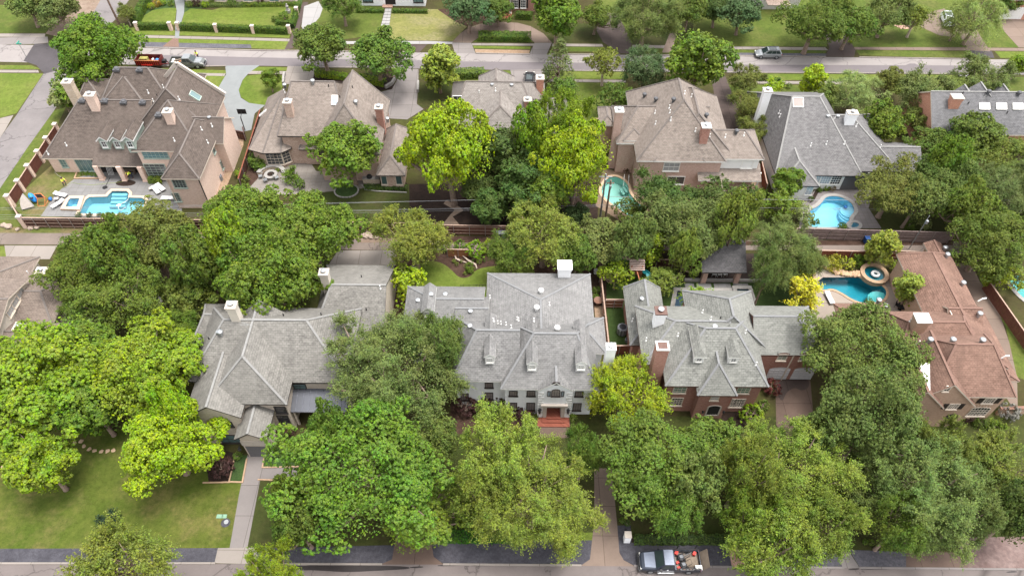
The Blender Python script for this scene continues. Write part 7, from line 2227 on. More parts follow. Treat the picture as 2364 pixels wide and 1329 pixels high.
# ================================================================== vehicles
M['paint_blueblack'] = m_plain('paint_blueblack', (0.030, 0.036, 0.050), 0.25, 0.3, 0.1, 1.0, .6)
M['paint_bluegrey'] = m_plain('paint_bluegrey', (0.16, 0.18, 0.23), 0.25, 0.3, 0.12, 1.0, .6)
M['paint_greengrey'] = m_plain('paint_greengrey', (0.12, 0.125, 0.12), 0.3, 0.3, 0.1, 1.0, .6)
M['paint_silver'] = m_plain('paint_silver', (0.26, 0.27, 0.28), 0.25, 0.4, 0.05, 1.0, .6)
M['paint_white'] = m_plain('paint_white', (0.66, 0.70, 0.74), 0.25, 0, 0.05, 1.0, .6)
M['paint_red'] = m_plain('paint_red', (0.11, 0.014, 0.012), 0.45, 0, 0.2, 2.0)
M['paint_orange'] = m_plain('paint_orange', (0.42, 0.15, 0.05), 0.5, 0, 0.1)
M['red_bright'] = m_plain('red_bright', (0.48, 0.03, 0.02), 0.45)
M['tyre'] = m_plain('tyre', (0.018, 0.018, 0.02), 0.85)
M['chrome'] = m_plain('chrome', (0.32, 0.32, 0.33), 0.3, 0.8, 0.05)
M['lamp_glass'] = m_plain('lamp_glass', (0.62, 0.6, 0.55), 0.15, 0, 0.05)
M['lamp_red'] = m_plain('lamp_red', (0.35, 0.01, 0.01), 0.25)
M['bed_liner'] = m_plain('bed_liner', (0.16, 0.13, 0.11), 0.9, 0, 0.3, 2.0)
M['plywood'] = m_plain('plywood', mulc(srgb(150, 134, 118), .6), 0.9, 0, 0.2, 1.5)
M['car_glass'] = m_glass('car_glass', (0.02, 0.03, 0.03), 0.06)
M['teal_plastic'] = m_plain('teal_plastic', (0.01, 0.22, 0.24), 0.4)
M['blue_plastic'] = m_plain('blue_plastic', (0.02, 0.20, 0.55), 0.4)
M['cushion_white'] = m_plain('cushion_white', (0.55, 0.54, 0.53), 0.9, 0, 0.04)
M['cedar'] = m_plain('cedar', srgb(150, 92, 66), 0.8, 0, 0.15, 3.0)
M['grey_wood'] = m_plain('grey_wood', srgb(168, 148, 138), 0.85, 0, 0.15, 3.0)
M['copper'] = m_plain('copper', (0.15, 0.075, 0.05), 0.6, 0, 0.15)
M['hi_vis'] = m_plain('hi_vis', (0.62, 0.78, 0.06), 0.8, 0, 0.06)
M['denim'] = m_plain('denim', (0.035, 0.04, 0.06), 0.9)
M['skin'] = m_plain('skin', srgb(170, 116, 88), 0.6)
M['hair_dark'] = m_plain('hair_dark', (0.02, 0.016, 0.014), 0.8)
M['canvas'] = m_plain('canvas', mulc(srgb(196, 186, 176), .6), 0.9)
M['bin_grey'] = m_plain('bin_grey', mulc(srgb(128, 130, 136), .6), 0.5)
M['bin_blue'] = m_plain('bin_blue', (0.015, 0.05, 0.16), 0.5)
M['sign_teal'] = m_plain('sign_teal', srgb(70, 160, 140), 0.5)
M['wood_pole'] = m_plain('wood_pole', srgb(112, 92, 80), 0.9, 0, 0.2)
M['olive_box'] = m_plain('olive_box', srgb(136, 128, 70), 0.8)

def loft(m, secs, mi=0):
 """rounded box sections [(x, z0, z1, half width, shoulder)] joined along x"""
 R = []
 for x, z0, z1, w, k in secs:
  h = z1 - z0
  R.append([Vector((x, y, z)) for y, z in ((-w * .92, z0), (-w, z0 + h * .25), (-w, z0 + h * .62), (-w * (1 - k * .5), z1 - h * .08), (-w * (1 - k), z1), (w * (1 - k), z1), (w * (1 - k * .5), z1 - h * .08), (w, z0 + h * .62), (w, z0 + h * .25), (w * .92, z0))])
 n = 10
 for a, b in zip(R, R[1:]):
  for i in range(n):
   j = (i + 1) % n
   m.face([a[i], a[j], b[j], b[i]], mi)
 m.face(R[0][::-1], mi); m.face(R[-1], mi)
 return m
def frustum(m, b, t, mi=0):
 """b, t: (x0, x1, half width, z)"""
 q = [Vector((x, y, s[3])) for s in (b, t) for x, y in ((s[0], -s[2]), (s[1], -s[2]), (s[1], s[2]), (s[0], s[2]))]
 for ix in ((0, 1, 5, 4), (1, 2, 6, 5), (2, 3, 7, 6), (3, 0, 4, 7), (4, 5, 6, 7)):
  m.face([q[i] for i in ix], mi)
 return q
def pane(q, i0, i1, i2, i3, u0, u1, v0, v1, off=.012):
 a, b, c, d = q[i0], q[i1], q[i2], q[i3]
 f = lambda u, v: a.lerp(b, u).lerp(d.lerp(c, u), v)
 p = [f(u0, v0), f(u1, v0), f(u1, v1), f(u0, v1)]
 nn = (p[1] - p[0]).cross(p[3] - p[0]).normalized()
 return [x + nn * off for x in p]
def wheel(root, x, y, r=.40, w=.26, rim='grey_metal'):
 s = 1 if y > 0 else -1
 t = MB().lathe([(r * .62, -w / 2), (r * .94, -w / 2), (r, -w / 4), (r, w / 4), (r * .94, w / 2), (r * .62, w / 2)], (x, y, r), 16, axis='y')
 o = t.build('wheel', M['tyre'], root, off=(0, 0, 0))
 h = MB().lathe([(r * .6, s * w * .5), (r * .52, s * w * .56), (r * .2, s * w * .50), (.02, s * w * .56)], (x, y, r), 10, axis='y', close=False)
 h.build('rim', M[rim], o, off=(0, 0, 0))
def vb(m, name, mat, root):
 return m.build(name, [M[x] for x in mat] if isinstance(mat, list) else M[mat], root, off=(0, 0, 0))
def pickup(px, py, rz, label, paint, top, crew=True, bed='bed_liner'):
 p = P(px, py, 0)
 r = thing('pickup_truck', label, 'pickup truck', (p.x, p.y, 0.02), rz, 'trucks and cars')
 W = .98
 b = MB()
 xc = -.75 if crew else -.45
 loft(b, [(xc, .42, 1.22, W, .05), (1.3, .42, 1.22, W, .06), (1.36, .42, 1.2, W, .12), (2.4, .42, 1.13, W * .97, .16), (2.75, .45, 1.02, W * .92, .2), (2.92, .5, .9, W * .82, .2)])
 b.bx(-3.0, xc, -W, -W + .1, .5, 1.24).bx(-3.0, xc, W - .1, W, .5, 1.24).bx(-3.0, xc - .001, -W + .1, W - .1, .5, .72).bx(xc - .08, xc, -W + .1, W - .1, .72, 1.24)
 vb(b, 'body', paint, r)
 vb(MB().bx(-2.99, xc - .1, -W + .11, W - .11, .722, .74), 'bed_floor', bed, r)
 vb(MB().bx(-3.06, -3.0, -W + .06, W - .06, .55, 1.2), 'tailgate', paint, r)
 h = MB()
 h.face([(1.42, -.8, 1.222), (2.5, -.7, 1.14), (2.5, .7, 1.14), (1.42, .8, 1.222)])
 h.beam((1.5, -.45, 1.225), (2.5, -.42, 1.145), .05, .04).beam((1.5, .45, 1.225), (2.5, .42, 1.145), .05, .04)
 vb(h, 'hood', top, r)
 c = MB()
 q = frustum(c, (xc + .02, 1.45, W * .97, 1.22), (xc + .16, .66, W * .78, 1.86))
 o = vb(c, 'cab', paint, r)
 rf = MB().bx(xc + .18, .64, -W * .76, W * .76, 1.86, 1.9)
 for k in range(4): rf.bx(xc + .26, .56, -.5 + k * .33 - .05, -.5 + k * .33 + .05, 1.9, 1.92)
 vb(rf, 'roof', top, o)
 g = MB(); g.face(pane(q, 1, 2, 6, 5, .06, .94, .08, .94)); vb(g, 'windscreen', 'car_glass', o)
 g = MB(); g.face(pane(q, 3, 0, 4, 7, .12, .88, .2, .88)); vb(g, 'rear_window', 'car_glass', o)
 for ix in ((0, 1, 5, 4), (2, 3, 7, 6)):
  sp = ((.08, .46), (.50, .80)) if crew else ((.1, .3), (.35, .78))
  if ix[0] == 2: sp = tuple((1 - b_, 1 - a_) for a_, b_ in sp)
  for u0, u1 in sp:
   g = MB(); g.face(pane(q, *ix, u0, u1, .12, .88)); vb(g, 'side_window', 'car_glass', o)
 for s in (-1, 1):
  vb(MB().bx(.9, 1.1, s * (W + .02), s * (W + .26), 1.2, 1.42), 'mirror', 'black_metal', r)
  vb(MB().bx(2.78, 2.93, s * .52, s * .82, .74, .9), 'headlight', 'lamp_glass', r)
  vb(MB().bx(-3.07, -3.0, s * .84, s * .97, .8, 1.16), 'tail_light', 'lamp_red', r)
  vb(MB().bx(xc, 1.2, s * (W - .02), s * (W + .12), .34, .42), 'side_step', 'chrome', r)
  vb(MB().bx(.2, .36, s * W, s * (W + .03), 1.02, 1.06), 'handle', 'chrome', r)
  for x in (-1.9, 1.9): wheel(r, x, s * (W - .1))
 vb(MB().bx(2.86, 2.99, -.5, .5, .62, .9), 'grille', 'black_metal', r)
 vb(MB().bx(2.9, 3.08, -.95, .95, .4, .6), 'front_bumper', 'black_metal' if 'dark' in label else 'chrome', r)
 vb(MB().bx(-3.2, -3.06, -.9, .9, .42, .58), 'rear_bumper', 'chrome', r)
 return r
def carload(r, z, items, grp, base):
 """separate things that lie in a bed: (local x, y, kind, label)"""
 Mx = Matrix.Translation(r.location) @ Matrix.Rotation(r.rotation_euler.z, 4, 'Z')
 for x, y, kd, lb in items:
  p = Mx @ Vector((x, y, z))
  if kd == 'mower':
   t = thing('lawn_mower', lb, 'mower', p, r.rotation_euler.z + .3, grp)
   vb(MB().lathe([(.36, 0), (.38, .18), (.3, .26)], (0, 0, .05), 12), 'deck', 'black_metal', t)
   vb(MB().box((0, 0, .42), (.34, .3, .24)), 'engine', 'bin_grey', t)
   vb(MB().tube([(-.3, -.25, .25), (-.75, -.25, .75), (-.75, .25, .75), (-.3, .25, .25)], .025, 6), 'handlebar', 'black_metal', t)
   for sx in (-1, 1):
    for sy in (-1, 1): vb(MB().lathe([(.12, -.04), (.12, .04)], (sx * .33, sy * .33, .12), 10, axis='y'), 'wheel', 'tyre', t)
  elif kd == 'engine':
   t = thing('leaf_blower', lb, 'garden tool', p, 1.0, grp)
   vb(MB().box((0, 0, .22), (.36, .3, .36)), 'housing', 'red_bright', t)
   vb(MB().tube([(.1, .1, .2), (.35, .15, .3), (.8, .1, .1)], .06, 7), 'nozzle', 'black_metal', t)
  elif kd == 'can':
   t = thing('fuel_can', lb, 'fuel can', p, .4, grp)
   vb(MB().box((0, 0, .17), (.3, .2, .34)), 'body', 'red_bright', t)
   vb(MB().tube([(.08, 0, .34), (.12, 0, .44)], .035, 6), 'spout', 'black_metal', t)
  elif kd == 'cooler':
   t = thing('cooler_box', lb, 'cooler', p, 0, grp)
   vb(MB().box((0, 0, .2), (.62, .42, .4)), 'body', 'robot_blue', t)
   vb(MB().box((0, 0, .45), (.66, .46, .1)), 'lid', 'white_paint', t)
  elif kd == 'plank':
   tag(MB().box(p + Vector((0, 0, .12)), (1.3, .9, .06), r.rotation_euler.z + .15).build('plywood_sheet', M['plywood']), lb, 'board', grp)
  elif kd == 'tool':
   t = thing('string_trimmer', lb, 'garden tool', p, r.rotation_euler.z + .5, grp)
   vb(MB().tube([(-.8, 0, .1), (.7, 0, .55)], .025, 6), 'shaft', 'grey_metal', t)
   vb(MB().box((-.85, 0, .12), (.26, .2, .2)), 'engine', 'paint_orange', t)
  elif kd == 'bag':
   tag(stone('rubbish_bag', p + Vector((0, 0, .25)), .42, 'blue_plastic', None, .7), lb, 'bag', grp)
  elif kd == 'wbag':
   tag(stone('white_sack', p + Vector((0, 0, .2)), .34, 'white_paint', None, .6), lb, 'bag', grp)
  elif kd == 'box':
   tag(MB().box(p + Vector((0, 0, .45)), (1.35, .8, .9), r.rotation_euler.z).build('storage_box', M['olive_box']), lb, 'box', grp)
  elif kd == 'debris':
   tag(MB().beam(p + Vector((-.7, -.2, .1)), p + Vector((.7, .25, .3)), .2, .14).build('timber_offcut', M['paint_orange' if x > -1.5 else 'plywood']), lb, 'timber', grp)
t = pickup(1541, 1301, math.pi, 'dark pickup truck loaded with mowers at the near kerb', 'paint_blueblack', 'paint_bluegrey', False)
g = MB()
for s in (-1, 1): g.bx(-3.0, -.6, s * .97, s * .93, 1.24, 1.5)
vb(g, 'side_board', 'black_metal', t)
q = MB()
for i in range(6): q.bx(-2.7 + i * .32, -2.48 + i * .32, .985, .992, 1.28 + .02 * (i % 2), 1.46)
vb(q, 'side_lettering', 'decal_white', t)
q = MB()
for i in range(3): q.bx(-2.0 + i * .62, -1.86 + i * .62, .992, .996, 1.3, 1.44)
vb(q, 'side_lettering', 'paint_orange', t)
q = MB()
for i in range(9): q.bx(-2.3 + i * .15, -2.19 + i * .15, .985, .992, 1.06, 1.16)
vb(q, 'side_lettering', 'decal_white', t)
vb(MB().face([(-3.1, -.92, .75), (-3.75, -.92, 1.75), (-3.75, .92, 1.75), (-3.1, .92, .75)]) or MB().beam((-3.1, 0, .75), (-3.75, 0, 1.8), 1.8, .06), 'loading_ramp', 'plywood', t)
carload(t, .76, [(-1.2, -.3, 'mower', 'black mower nearest the cab on the far side of the truck bed'), (-1.35, .45, 'mower', 'black mower nearest the kerb side board of the truck bed'), (-2.2, .1, 'plank', 'worn plywood sheet on the truck bed'), (-.8, -.75, 'engine', 'red leaf blower in the front corner of the truck bed'), (-2.6, -.7, 'engine', 'red blower at the rear corner of the truck bed'), (-.85, .7, 'can', 'red fuel can by the cab'), (-.8, .2, 'can', 'red fuel can in the middle by the cab'), (-2.8, .75, 'cooler', 'blue cooler with white lid at the tail of the truck'), (-2.0, -.65, 'tool', 'orange string trimmer lying in the truck bed')], 'tools in the truck bed', 0)
t2 = pickup(437, 152, 0, 'green grey crew cab pickup towing the red trailer', 'paint_greengrey', 'paint_silver', True)
carload(t2, .76, [(-1.3, -.3, 'debris', 'orange timber offcut in the grey pickup'), (-1.9, .2, 'debris', 'pale timber offcut in the grey pickup'), (-2.5, -.4, 'wbag', 'white sack in the bed of the grey pickup'), (-2.6, .3, 'wbag', 'second white sack in the bed of the grey pickup')], 'load of the grey pickup', 0)
# dump trailer
p = P(352, 152, 0)
r = thing('dump_trailer', 'red dump trailer loaded with bags and a box', 'trailer', (p.x, p.y, .02), 0, 'trucks and cars')
m = MB().bx(-2.3, 2.0, -1.02, -.96, .75, 1.65).bx(-2.3, 2.0, .96, 1.02, .75, 1.65).bx(-2.3, -2.24, -.96, .96, .75, 1.65).bx(1.94, 2.0, -.96, .96, .75, 1.75).bx(-2.24, 1.94, -.96, .96, .75, .8)
vb(m, 'bed', 'paint_red', r)
m = MB()
for i in range(11): m.bx(-2.0 + i * .36, -1.93 + i * .36, -1.1, -1.02, .8, 1.6)
vb(m, 'side_rib', 'red_bright', r)
vb(MB().bx(-2.34, 2.04, -1.14, -1.0, 1.6, 1.72), 'top_rail', 'paint_orange', r)
vb(MB().bx(-2.3, 2.0, -.9, .9, .55, .75), 'frame', 'paint_red', r)
vb(MB().beam((2.0, -.6, .65), (3.6, 0, .6), .12).beam((2.0, .6, .65), (3.6, 0, .6), .12), 'drawbar', 'paint_red', r)
vb(MB().box((2.45, 0, .95), (.6, .7, .5)), 'pump_box', 'black_metal', r)
vb(MB().bx(-1.25, .75, -1.25, -.98, .82, .88), 'mudguard', 'red_bright', r)
for x in (-.7, .2):
 for s in (-1, 1): wheel(r, x, s * 1.12, .38, .24, 'chrome')
carload(r, .82, [(-.9, -.2, 'box', 'olive storage box standing in the red trailer'), (1.2, .2, 'bag', 'blue rubbish bag at the front of the trailer'), (.8, -.4, 'bag', 'blue bag against the trailer side'), (.3, .4, 'wbag', 'white sack between box and blue bags'), (-1.8, .4, 'debris', 'timber at the back of the trailer')], 'load of the red trailer', 0)
def suv(px, py, rz, label, paint, name='car'):
 p = P(px, py, 0)
 r = thing(name, label, 'car', (p.x, p.y, .02), rz, 'trucks and cars')
 W = .93
 b = loft(MB(), [(-2.3, .45, .95, W * .86, .12), (-2.15, .32, 1.02, W * .97, .08), (-1.2, .28, 1.02, W, .06), (.9, .28, 1.0, W, .08), (1.6, .3, .92, W * .97, .16), (2.1, .34, .8, W * .9, .2), (2.32, .4, .68, W * .76, .2)])
 vb(b, 'body', paint, r)
 c = MB()
 q = frustum(c, (-2.15, 1.2, W * .94, 1.0), (-1.75, .3, W * .74, 1.62))
 o = vb(c, 'cabin', paint, r)
 for ix, a in (((1, 2, 6, 5), (.07, .93, .06, .94)), ((3, 0, 4, 7), (.1, .9, .2, .9))):
  g = MB(); g.face(pane(q, *ix, *a)); vb(g, 'windscreen' if ix[0] == 1 else 'rear_window', 'car_glass', o)
 for ix in ((0, 1, 5, 4), (2, 3, 7, 6)):
  for u0, u1 in ((.05, .28), (.31, .56), (.59, .88)):
   if ix[0] == 2: u0, u1 = 1 - u1, 1 - u0
   g = MB(); g.face(pane(q, *ix, u0, u1, .12, .86)); vb(g, 'side_window', 'car_glass', o)
 vb(MB().bx(-1.3, .1, -.5, .5, 1.622, 1.635), 'sunroof', 'car_glass', o)
 for s in (-1, 1):
  vb(MB().beam((-1.7, s * .62, 1.68), (.2, s * .62, 1.66), .05), 'roof_rail', 'black_metal', r)
  vb(MB().bx(.85, 1.02, s * W, s * (W + .18), 1.0, 1.14), 'mirror', paint, r)
  vb(MB().bx(2.06, 2.28, s * .52, s * .8, .62, .76), 'headlight', 'lamp_glass', r)
  vb(MB().bx(-2.32, -2.16, s * .5, s * .86, .78, .92), 'tail_light', 'lamp_red', r)
  for x in (-1.4, 1.42): wheel(r, x, s * (W - .1), .36, .24)
 vb(MB().bx(2.24, 2.34, -.5, .5, .42, .6), 'grille', 'black_metal', r)
suv(1771, 131, math.pi, 'silver grey suv parked at the far kerb of the far street', 'paint_silver')
suv(2184, 54, -1.75, 'pale car parked on the round drive at the top right', 'paint_white')
suv(1222, 192, 1.5, 'dark car on the driveway behind the pale taupe roof', 'black_metal')

# ================================================================== people
def person(px, py, rz, label, lean=.2, arms=.5):
 p = P(px, py, 0)
 r = thing('person', label, 'person', (p.x, p.y, .02), rz, 'workers in high visibility tops')
 ly = lean
 J = [(0, 0, .95), (0, ly * .4, 1.2), (0, ly, 1.45), (0, ly * 1.15, 1.55), (0, ly * 1.3, 1.68), (0, ly * 1.35, 1.78),
         (-.19, ly, 1.42), (-.26, ly + arms * .3, 1.2), (-.2, ly + arms * .75, 1.08), (.19, ly, 1.42), (.26, ly + arms * .25, 1.18), (.18, ly + arms * .7, 1.05),
         (-.1, 0, .9), (-.13, .12, .5), (-.13, .0, .08), (-.13, .14, .03), (.1, 0, .9), (.13, -.08, .5), (.14, -.22, .08), (.14, -.08, .03)]
 E = [(0, 1), (1, 2), (2, 3), (3, 4), (4, 5), (2, 6), (6, 7), (7, 8), (2, 9), (9, 10), (10, 11), (0, 12), (12, 13), (13, 14), (14, 15), (0, 16), (16, 17), (17, 18), (18, 19)]
 RR = [.13, .13, .14, .055, .09, .07, .065, .05, .04, .065, .05, .04, .085, .06, .045, .045, .085, .06, .045, .045]
 def skin(name, idx, grow_, mat, lvl=1):
  mp = {i: k for k, i in enumerate(idx)}
  me = bpy.data.meshes.new(name)
  me.from_pydata([J[i] for i in idx], [(mp[a], mp[b]) for a, b in E if a in mp and b in mp], [])
  me.materials.append(M[mat])
  o = bpy.data.objects.new(name, me)
  COL.objects.link(o); o.parent = r
  md = o.modifiers.new('skin', 'SKIN')
  for i in idx:
   v = me.skin_vertices[0].data[mp[i]]
   v.radius = (RR[i] * grow_,) * 2
   v.use_root = (i == idx[0])
  o.modifiers.new('sub', 'SUBSURF').levels = lvl
  o.modifiers['sub'].render_levels = lvl
  return o
 skin('body', list(range(20)), 1.0, 'skin', 2)
 skin('vest', [0, 1, 2, 6, 7, 9, 10], 1.18, 'hi_vis', 2)
 skin('trousers', [0, 12, 13, 14, 16, 17, 18], 1.2, 'denim', 2)
 h = Vector(J[4])
 vb(MB().lathe([(.115, 0), (.12, .06), (.1, .13), (.03, .165)], h + Vector((0, -.01, .01)), 10), 'cap', 'hair_dark', r)
 f = MB()
 for s in (-1, 1): f.box(h + Vector((s * .035, .1, .03)), (.025, .02, .02))
 vb(f, 'eye', 'hair_dark', r)
 vb(MB().box(h + Vector((0, .115, -.01)), (.03, .05, .05)), 'nose', 'skin', r)
 for s in (-1, 1):
  for base, fw in ((Vector(J[8 if s < 0 else 11]), 1),):
   g = MB()
   for k in range(4): g.tube([base + Vector((-.03 + .02 * k, .02, 0)), base + Vector((-.03 + .02 * k, .07, -.01)), base + Vector((-.03 + .02 * k, .085 - .004 * k, -.045))], .009, 5)
   g.tube([base + Vector((s * -.035, 0, 0)), base + Vector((s * -.05, .05, -.02))], .011, 5)
   vb(g, 'fingers', 'skin', r)
 return r
person(152, 430, -2.0, 'worker in yellow top holding a hose on the brown lawn patch', .12, .55)
person(307, 412, 2.6, 'bending worker in yellow top by the porch pillar', .38, .6)
person(459, 137, 2.9, 'worker in yellow top beside the grey pickup windscreen', .15, .6)
tag(MB().tube([P(x, y, .05) for x, y in ((150, 428), (145, 430), (147, 433), (152, 431), (165, 421), (180, 424), (210, 427), (240, 424), (280, 420), (300, 414))], .018, 5).build('garden_hose', M['hose']), 'thin yellow hose lying across the slate patio', 'hose')
tag(MB().tube([P(x, y, .03) for x, y in ((126, 397), (134, 405), (142, 409), (149, 416))], .025, 5).build('garden_hose', M['canvas']), 'pale hose on the brown lawn patch', 'hose')

# ================================================================== garden of the corner house
def lounger(px, py, rz, label, tilt=.25):
 p = P(px, py, 0)
 r = thing('sun_lounger', label, 'sun lounger', (p.x, p.y, .02), rz, 'white sun loungers')
 vb(MB().bx(-1.0, 1.0, -.33, -.28, .26, .32).bx(-1.0, 1.0, .28, .33, .26, .32), 'frame', 'grey_metal', r)
 vb(MB().bx(-1.0, .35, -.32, .32, .33, .43), 'cushion', 'cushion_white', r)
 q = MB().box((0, 0, 0), (.68, .64, .1)).xf(Matrix.Translation((.66, 0, .38 + .3 * tilt)) @ Matrix.Rotation(-tilt, 4, 'Y'))
 vb(q, 'backrest', 'cushion_white', r)
 for x in (-.85, .85):
  for y in (-.29, .29): vb(MB().box((x, y, .13), (.05, .05, .26)), 'leg', 'grey_metal', r)
lounger(142, 453, 2.9, 'white lounger farther from the alley beside the spa')
lounger(136, 474, .95, 'white lounger nearer the alley beside the spa')
lounger(372, 436, 2.4, 'white lounger closest to the right house wing', .1)
lounger(362, 442, 2.3, 'white lounger left of the one by the house wing', .1)
lounger(390, 461, 0, 'white lounger cut off by the tree beside the pool', .1)
lounger(1913, 691, 1.7, 'white lounger with a brown towel beside the lagoon pool')
for px, py, lb in ((133, 463, 'small table between the two spa loungers'), (351, 439, 'small table beside the right hand loungers')):
 p = P(px, py, 0)
 r = thing('side_table', lb, 'table', (p.x, p.y, .02), .3, 'small garden tables')
 vb(MB().box((0, 0, .42), (.6, .5, .05)), 'tabletop', 'limestone', r)
 for x in (-.24, .24):
  for y in (-.2, .2): vb(MB().box((x, y, .2), (.05, .05, .4)), 'leg', 'grey_metal', r)
p = P(68, 478, 0)
r = thing('sail_net', 'white triangular sail shaped net frame on the corner lawn', 'sports net', (p.x, p.y, 0), 0)
A, B, Cc = P(52, 447, 1.9) - p, P(79, 476, .4) - p, P(51, 484, .2) - p
n = 6
sm = MB()
for i in range(n):
 for j in range(n - i):
  f = lambda a, b: (lambda u, v: A * (1 - u - v) + B * u + Cc * v + Vector((0.9, 0, 0)) * (-1.6 * (1 - u - v) * v))(a / n, b / n)
  sm.face([f(i, j), f(i + 1, j), f(i, j + 1)])
  if i + j < n - 1: sm.face([f(i + 1, j), f(i + 1, j + 1), f(i, j + 1)])
vb(sm, 'net', 'canvas', r)
vb(MB().tube([A, B], .05, 6), 'pole', 'grey_metal', r)
vb(MB().tube([A, A + Vector((-1.5, -.5, -1.9))], .03, 5).tube([Cc, Cc + Vector((0, 0, -.2))], .03, 5), 'stay', 'grey_metal', r)
a, b = P(66, 446, 1.5), P(84, 467, .25)
r = thing('kayak', 'blue kayak leaning on end beside the white net', 'kayak', (b.x, b.y, 0), 0)
d = b - a
hl = MB().tube([a.lerp(b, t) - Vector((b.x, b.y, 0)) for t in (0, .12, .35, .65, .88, 1)], [.04, .28, .42, .42, .28, .04], 10)
vb(hl, 'hull', 'blue_plastic', r)
c = a.lerp(b, .5) - Vector((b.x, b.y, 0))
vb(MB().lathe([(.26, -.02), (.28, .05), (.2, .06)], c + Vector((.1, -.28, .26)), 12), 'cockpit', 'black_metal', r)
p = P(97, 474, 0)
r = thing('ball_rebounder', 'orange framed ball rebounder on the corner lawn', 'sports net', (p.x, p.y, 0), 0)
T = [P(78, 448, 1.6) - p, P(94, 447, 1.6) - p, P(104, 457, 1.0) - p, P(86, 458, 1.0) - p]
m = MB(); m.face(T); vb(m, 'net', 'black_metal', r)
m = MB()
for i in range(4): m.beam(T[i], T[(i + 1) % 4], .09)
vb(m, 'upper_frame', 'paint_orange', r)
F = [P(88, 476, 0) - p, P(104, 476, 0) - p, P(112, 462, 0) - p]
for u, v in ((T[3], F[0]), (T[2], F[1]), (F[0], F[1]), (F[1], F[2]), (T[1], F[2])): vb(MB().beam(u, v + Vector((0, 0, .04)), .08), 'leg', 'paint_orange', r)
p = P(116, 459, .3)
r = tag(stone('ball_bag', p, .38, 'robot_blue', None, .8), 'dark blue bag on the lawn edge beside the rebounder', 'bag')
a, b = P(254, 410, .06), P(243, 431, .06)
r = thing('pool_net', 'long handled pool net lying on the slate patio', 'pool net', b, 0)
vb(MB().tube([a - b, Vector((0, 0, 0))], .035, 5), 'pole', 'black_metal', r)
vb(MB().lathe([(.36, -.02), (.36, .03)], (0, -.15, 0), 12), 'net', 'black_metal', r)
def planter(px, py, w, d, label, mat='mulch', rim='limestone'):
 pass
p = P(290, 422, .06)
tag(MB().lathe([(1.15, -.05), (1.15, .03), (.05, .06)], (p.x, p.y, 0), 20).xf(Matrix.Translation((p.x, p.y, 0)) @ Matrix.Diagonal((1.3, .6, 1, 1)) @ Matrix.Translation((-p.x, -p.y, 0))).build('planting_bed', M['mulch_dark']), 'round mulch bed at the foot of the middle porch pillar', 'planting bed')
for px, py, lb in ((540, 332, 'air conditioning unit behind the wooden gate'), (527, 362, 'air conditioning unit in the middle of the gravel side path'), (508, 416, 'air conditioning unit at the near end of the side path'), (1435, 768, 'big air conditioning unit on the turf strip'), (1488, 835, 'big air conditioning unit on the dark gravel pad'), (1447, 788, 'small dark machine beside the turf strip unit')):
 p = P(px, py, 0)
 k = 1.25 if 'big' in lb else (.55 if 'small' in lb else .95)
 r = thing('air_conditioner', lb, 'air conditioner', (p.x, p.y, .02), 0, 'air conditioning units')
 vb(MB().lathe([(.48 * k, 0), (.5 * k, .05), (.5 * k, .95 * k), (.46 * k, 1.0 * k)], (0, 0, 0), 10), 'casing', 'bin_grey', r)
 vb(MB().lathe([(.36 * k, 1.0 * k), (.36 * k, 1.02 * k)], (0, 0, 0), 14), 'fan_grille', 'black_metal', r)
 sl_ = MB()
 for i in range(10):
  a = 2 * math.pi * i / 10
  sl_.box((.5 * k * math.cos(a + .31), .5 * k * math.sin(a + .31), .5 * k), (.03, .2 * k, .85 * k), a + .31)
 vb(sl_, 'louvre', 'grey_metal', r)
p = P(566, 302, 0)
r = thing('basketball_hoop', 'dark basketball hoop at the end of the slate driveway', 'basketball hoop', (p.x, p.y, 0), 0)
vb(MB().tube([(0, 0, 0), (0, 0, 2.6), (.2, .5, 3.3)], .08, 7), 'pole', 'black_metal', r)
vb(MB().box((.2, .6, 3.3), (1.4, .06, .9)), 'backboard', 'black_metal', r)
vb(MB().tube([(.2 + .23 * math.cos(a), .95 + .23 * math.sin(a), 3.05) for a in [i * .6283 for i in range(11)]], .02, 5), 'hoop', 'paint_orange', r)
# porch furniture
p = P(300, 399, 0)
r = thing('outdoor_bench', 'wooden bench table under the porch roof', 'table', (p.x, p.y, .03), 0, 'small garden tables')
vb(MB().box((0, 0, .7), (2.2, .9, .08)), 'tabletop', 'plywood', r)
for x in (-.9, .9): vb(MB().box((x, 0, .33), (.1, .7, .66)), 'leg', 'plywood', r)
p = P(256, 402, 0)
r = thing('folded_chairs', 'white folded chair frames leaning under the porch', 'chair', (p.x, p.y, .03), 0)
for i in range(3): vb(MB().tube([(i * .2 - .2, -.3, 0), (i * .2 - .3, .2, 1.2), (i * .2 + .1, .2, 1.2), (i * .2 + .2, -.3, 0)], .035, 5), 'frame', 'white_paint', r)

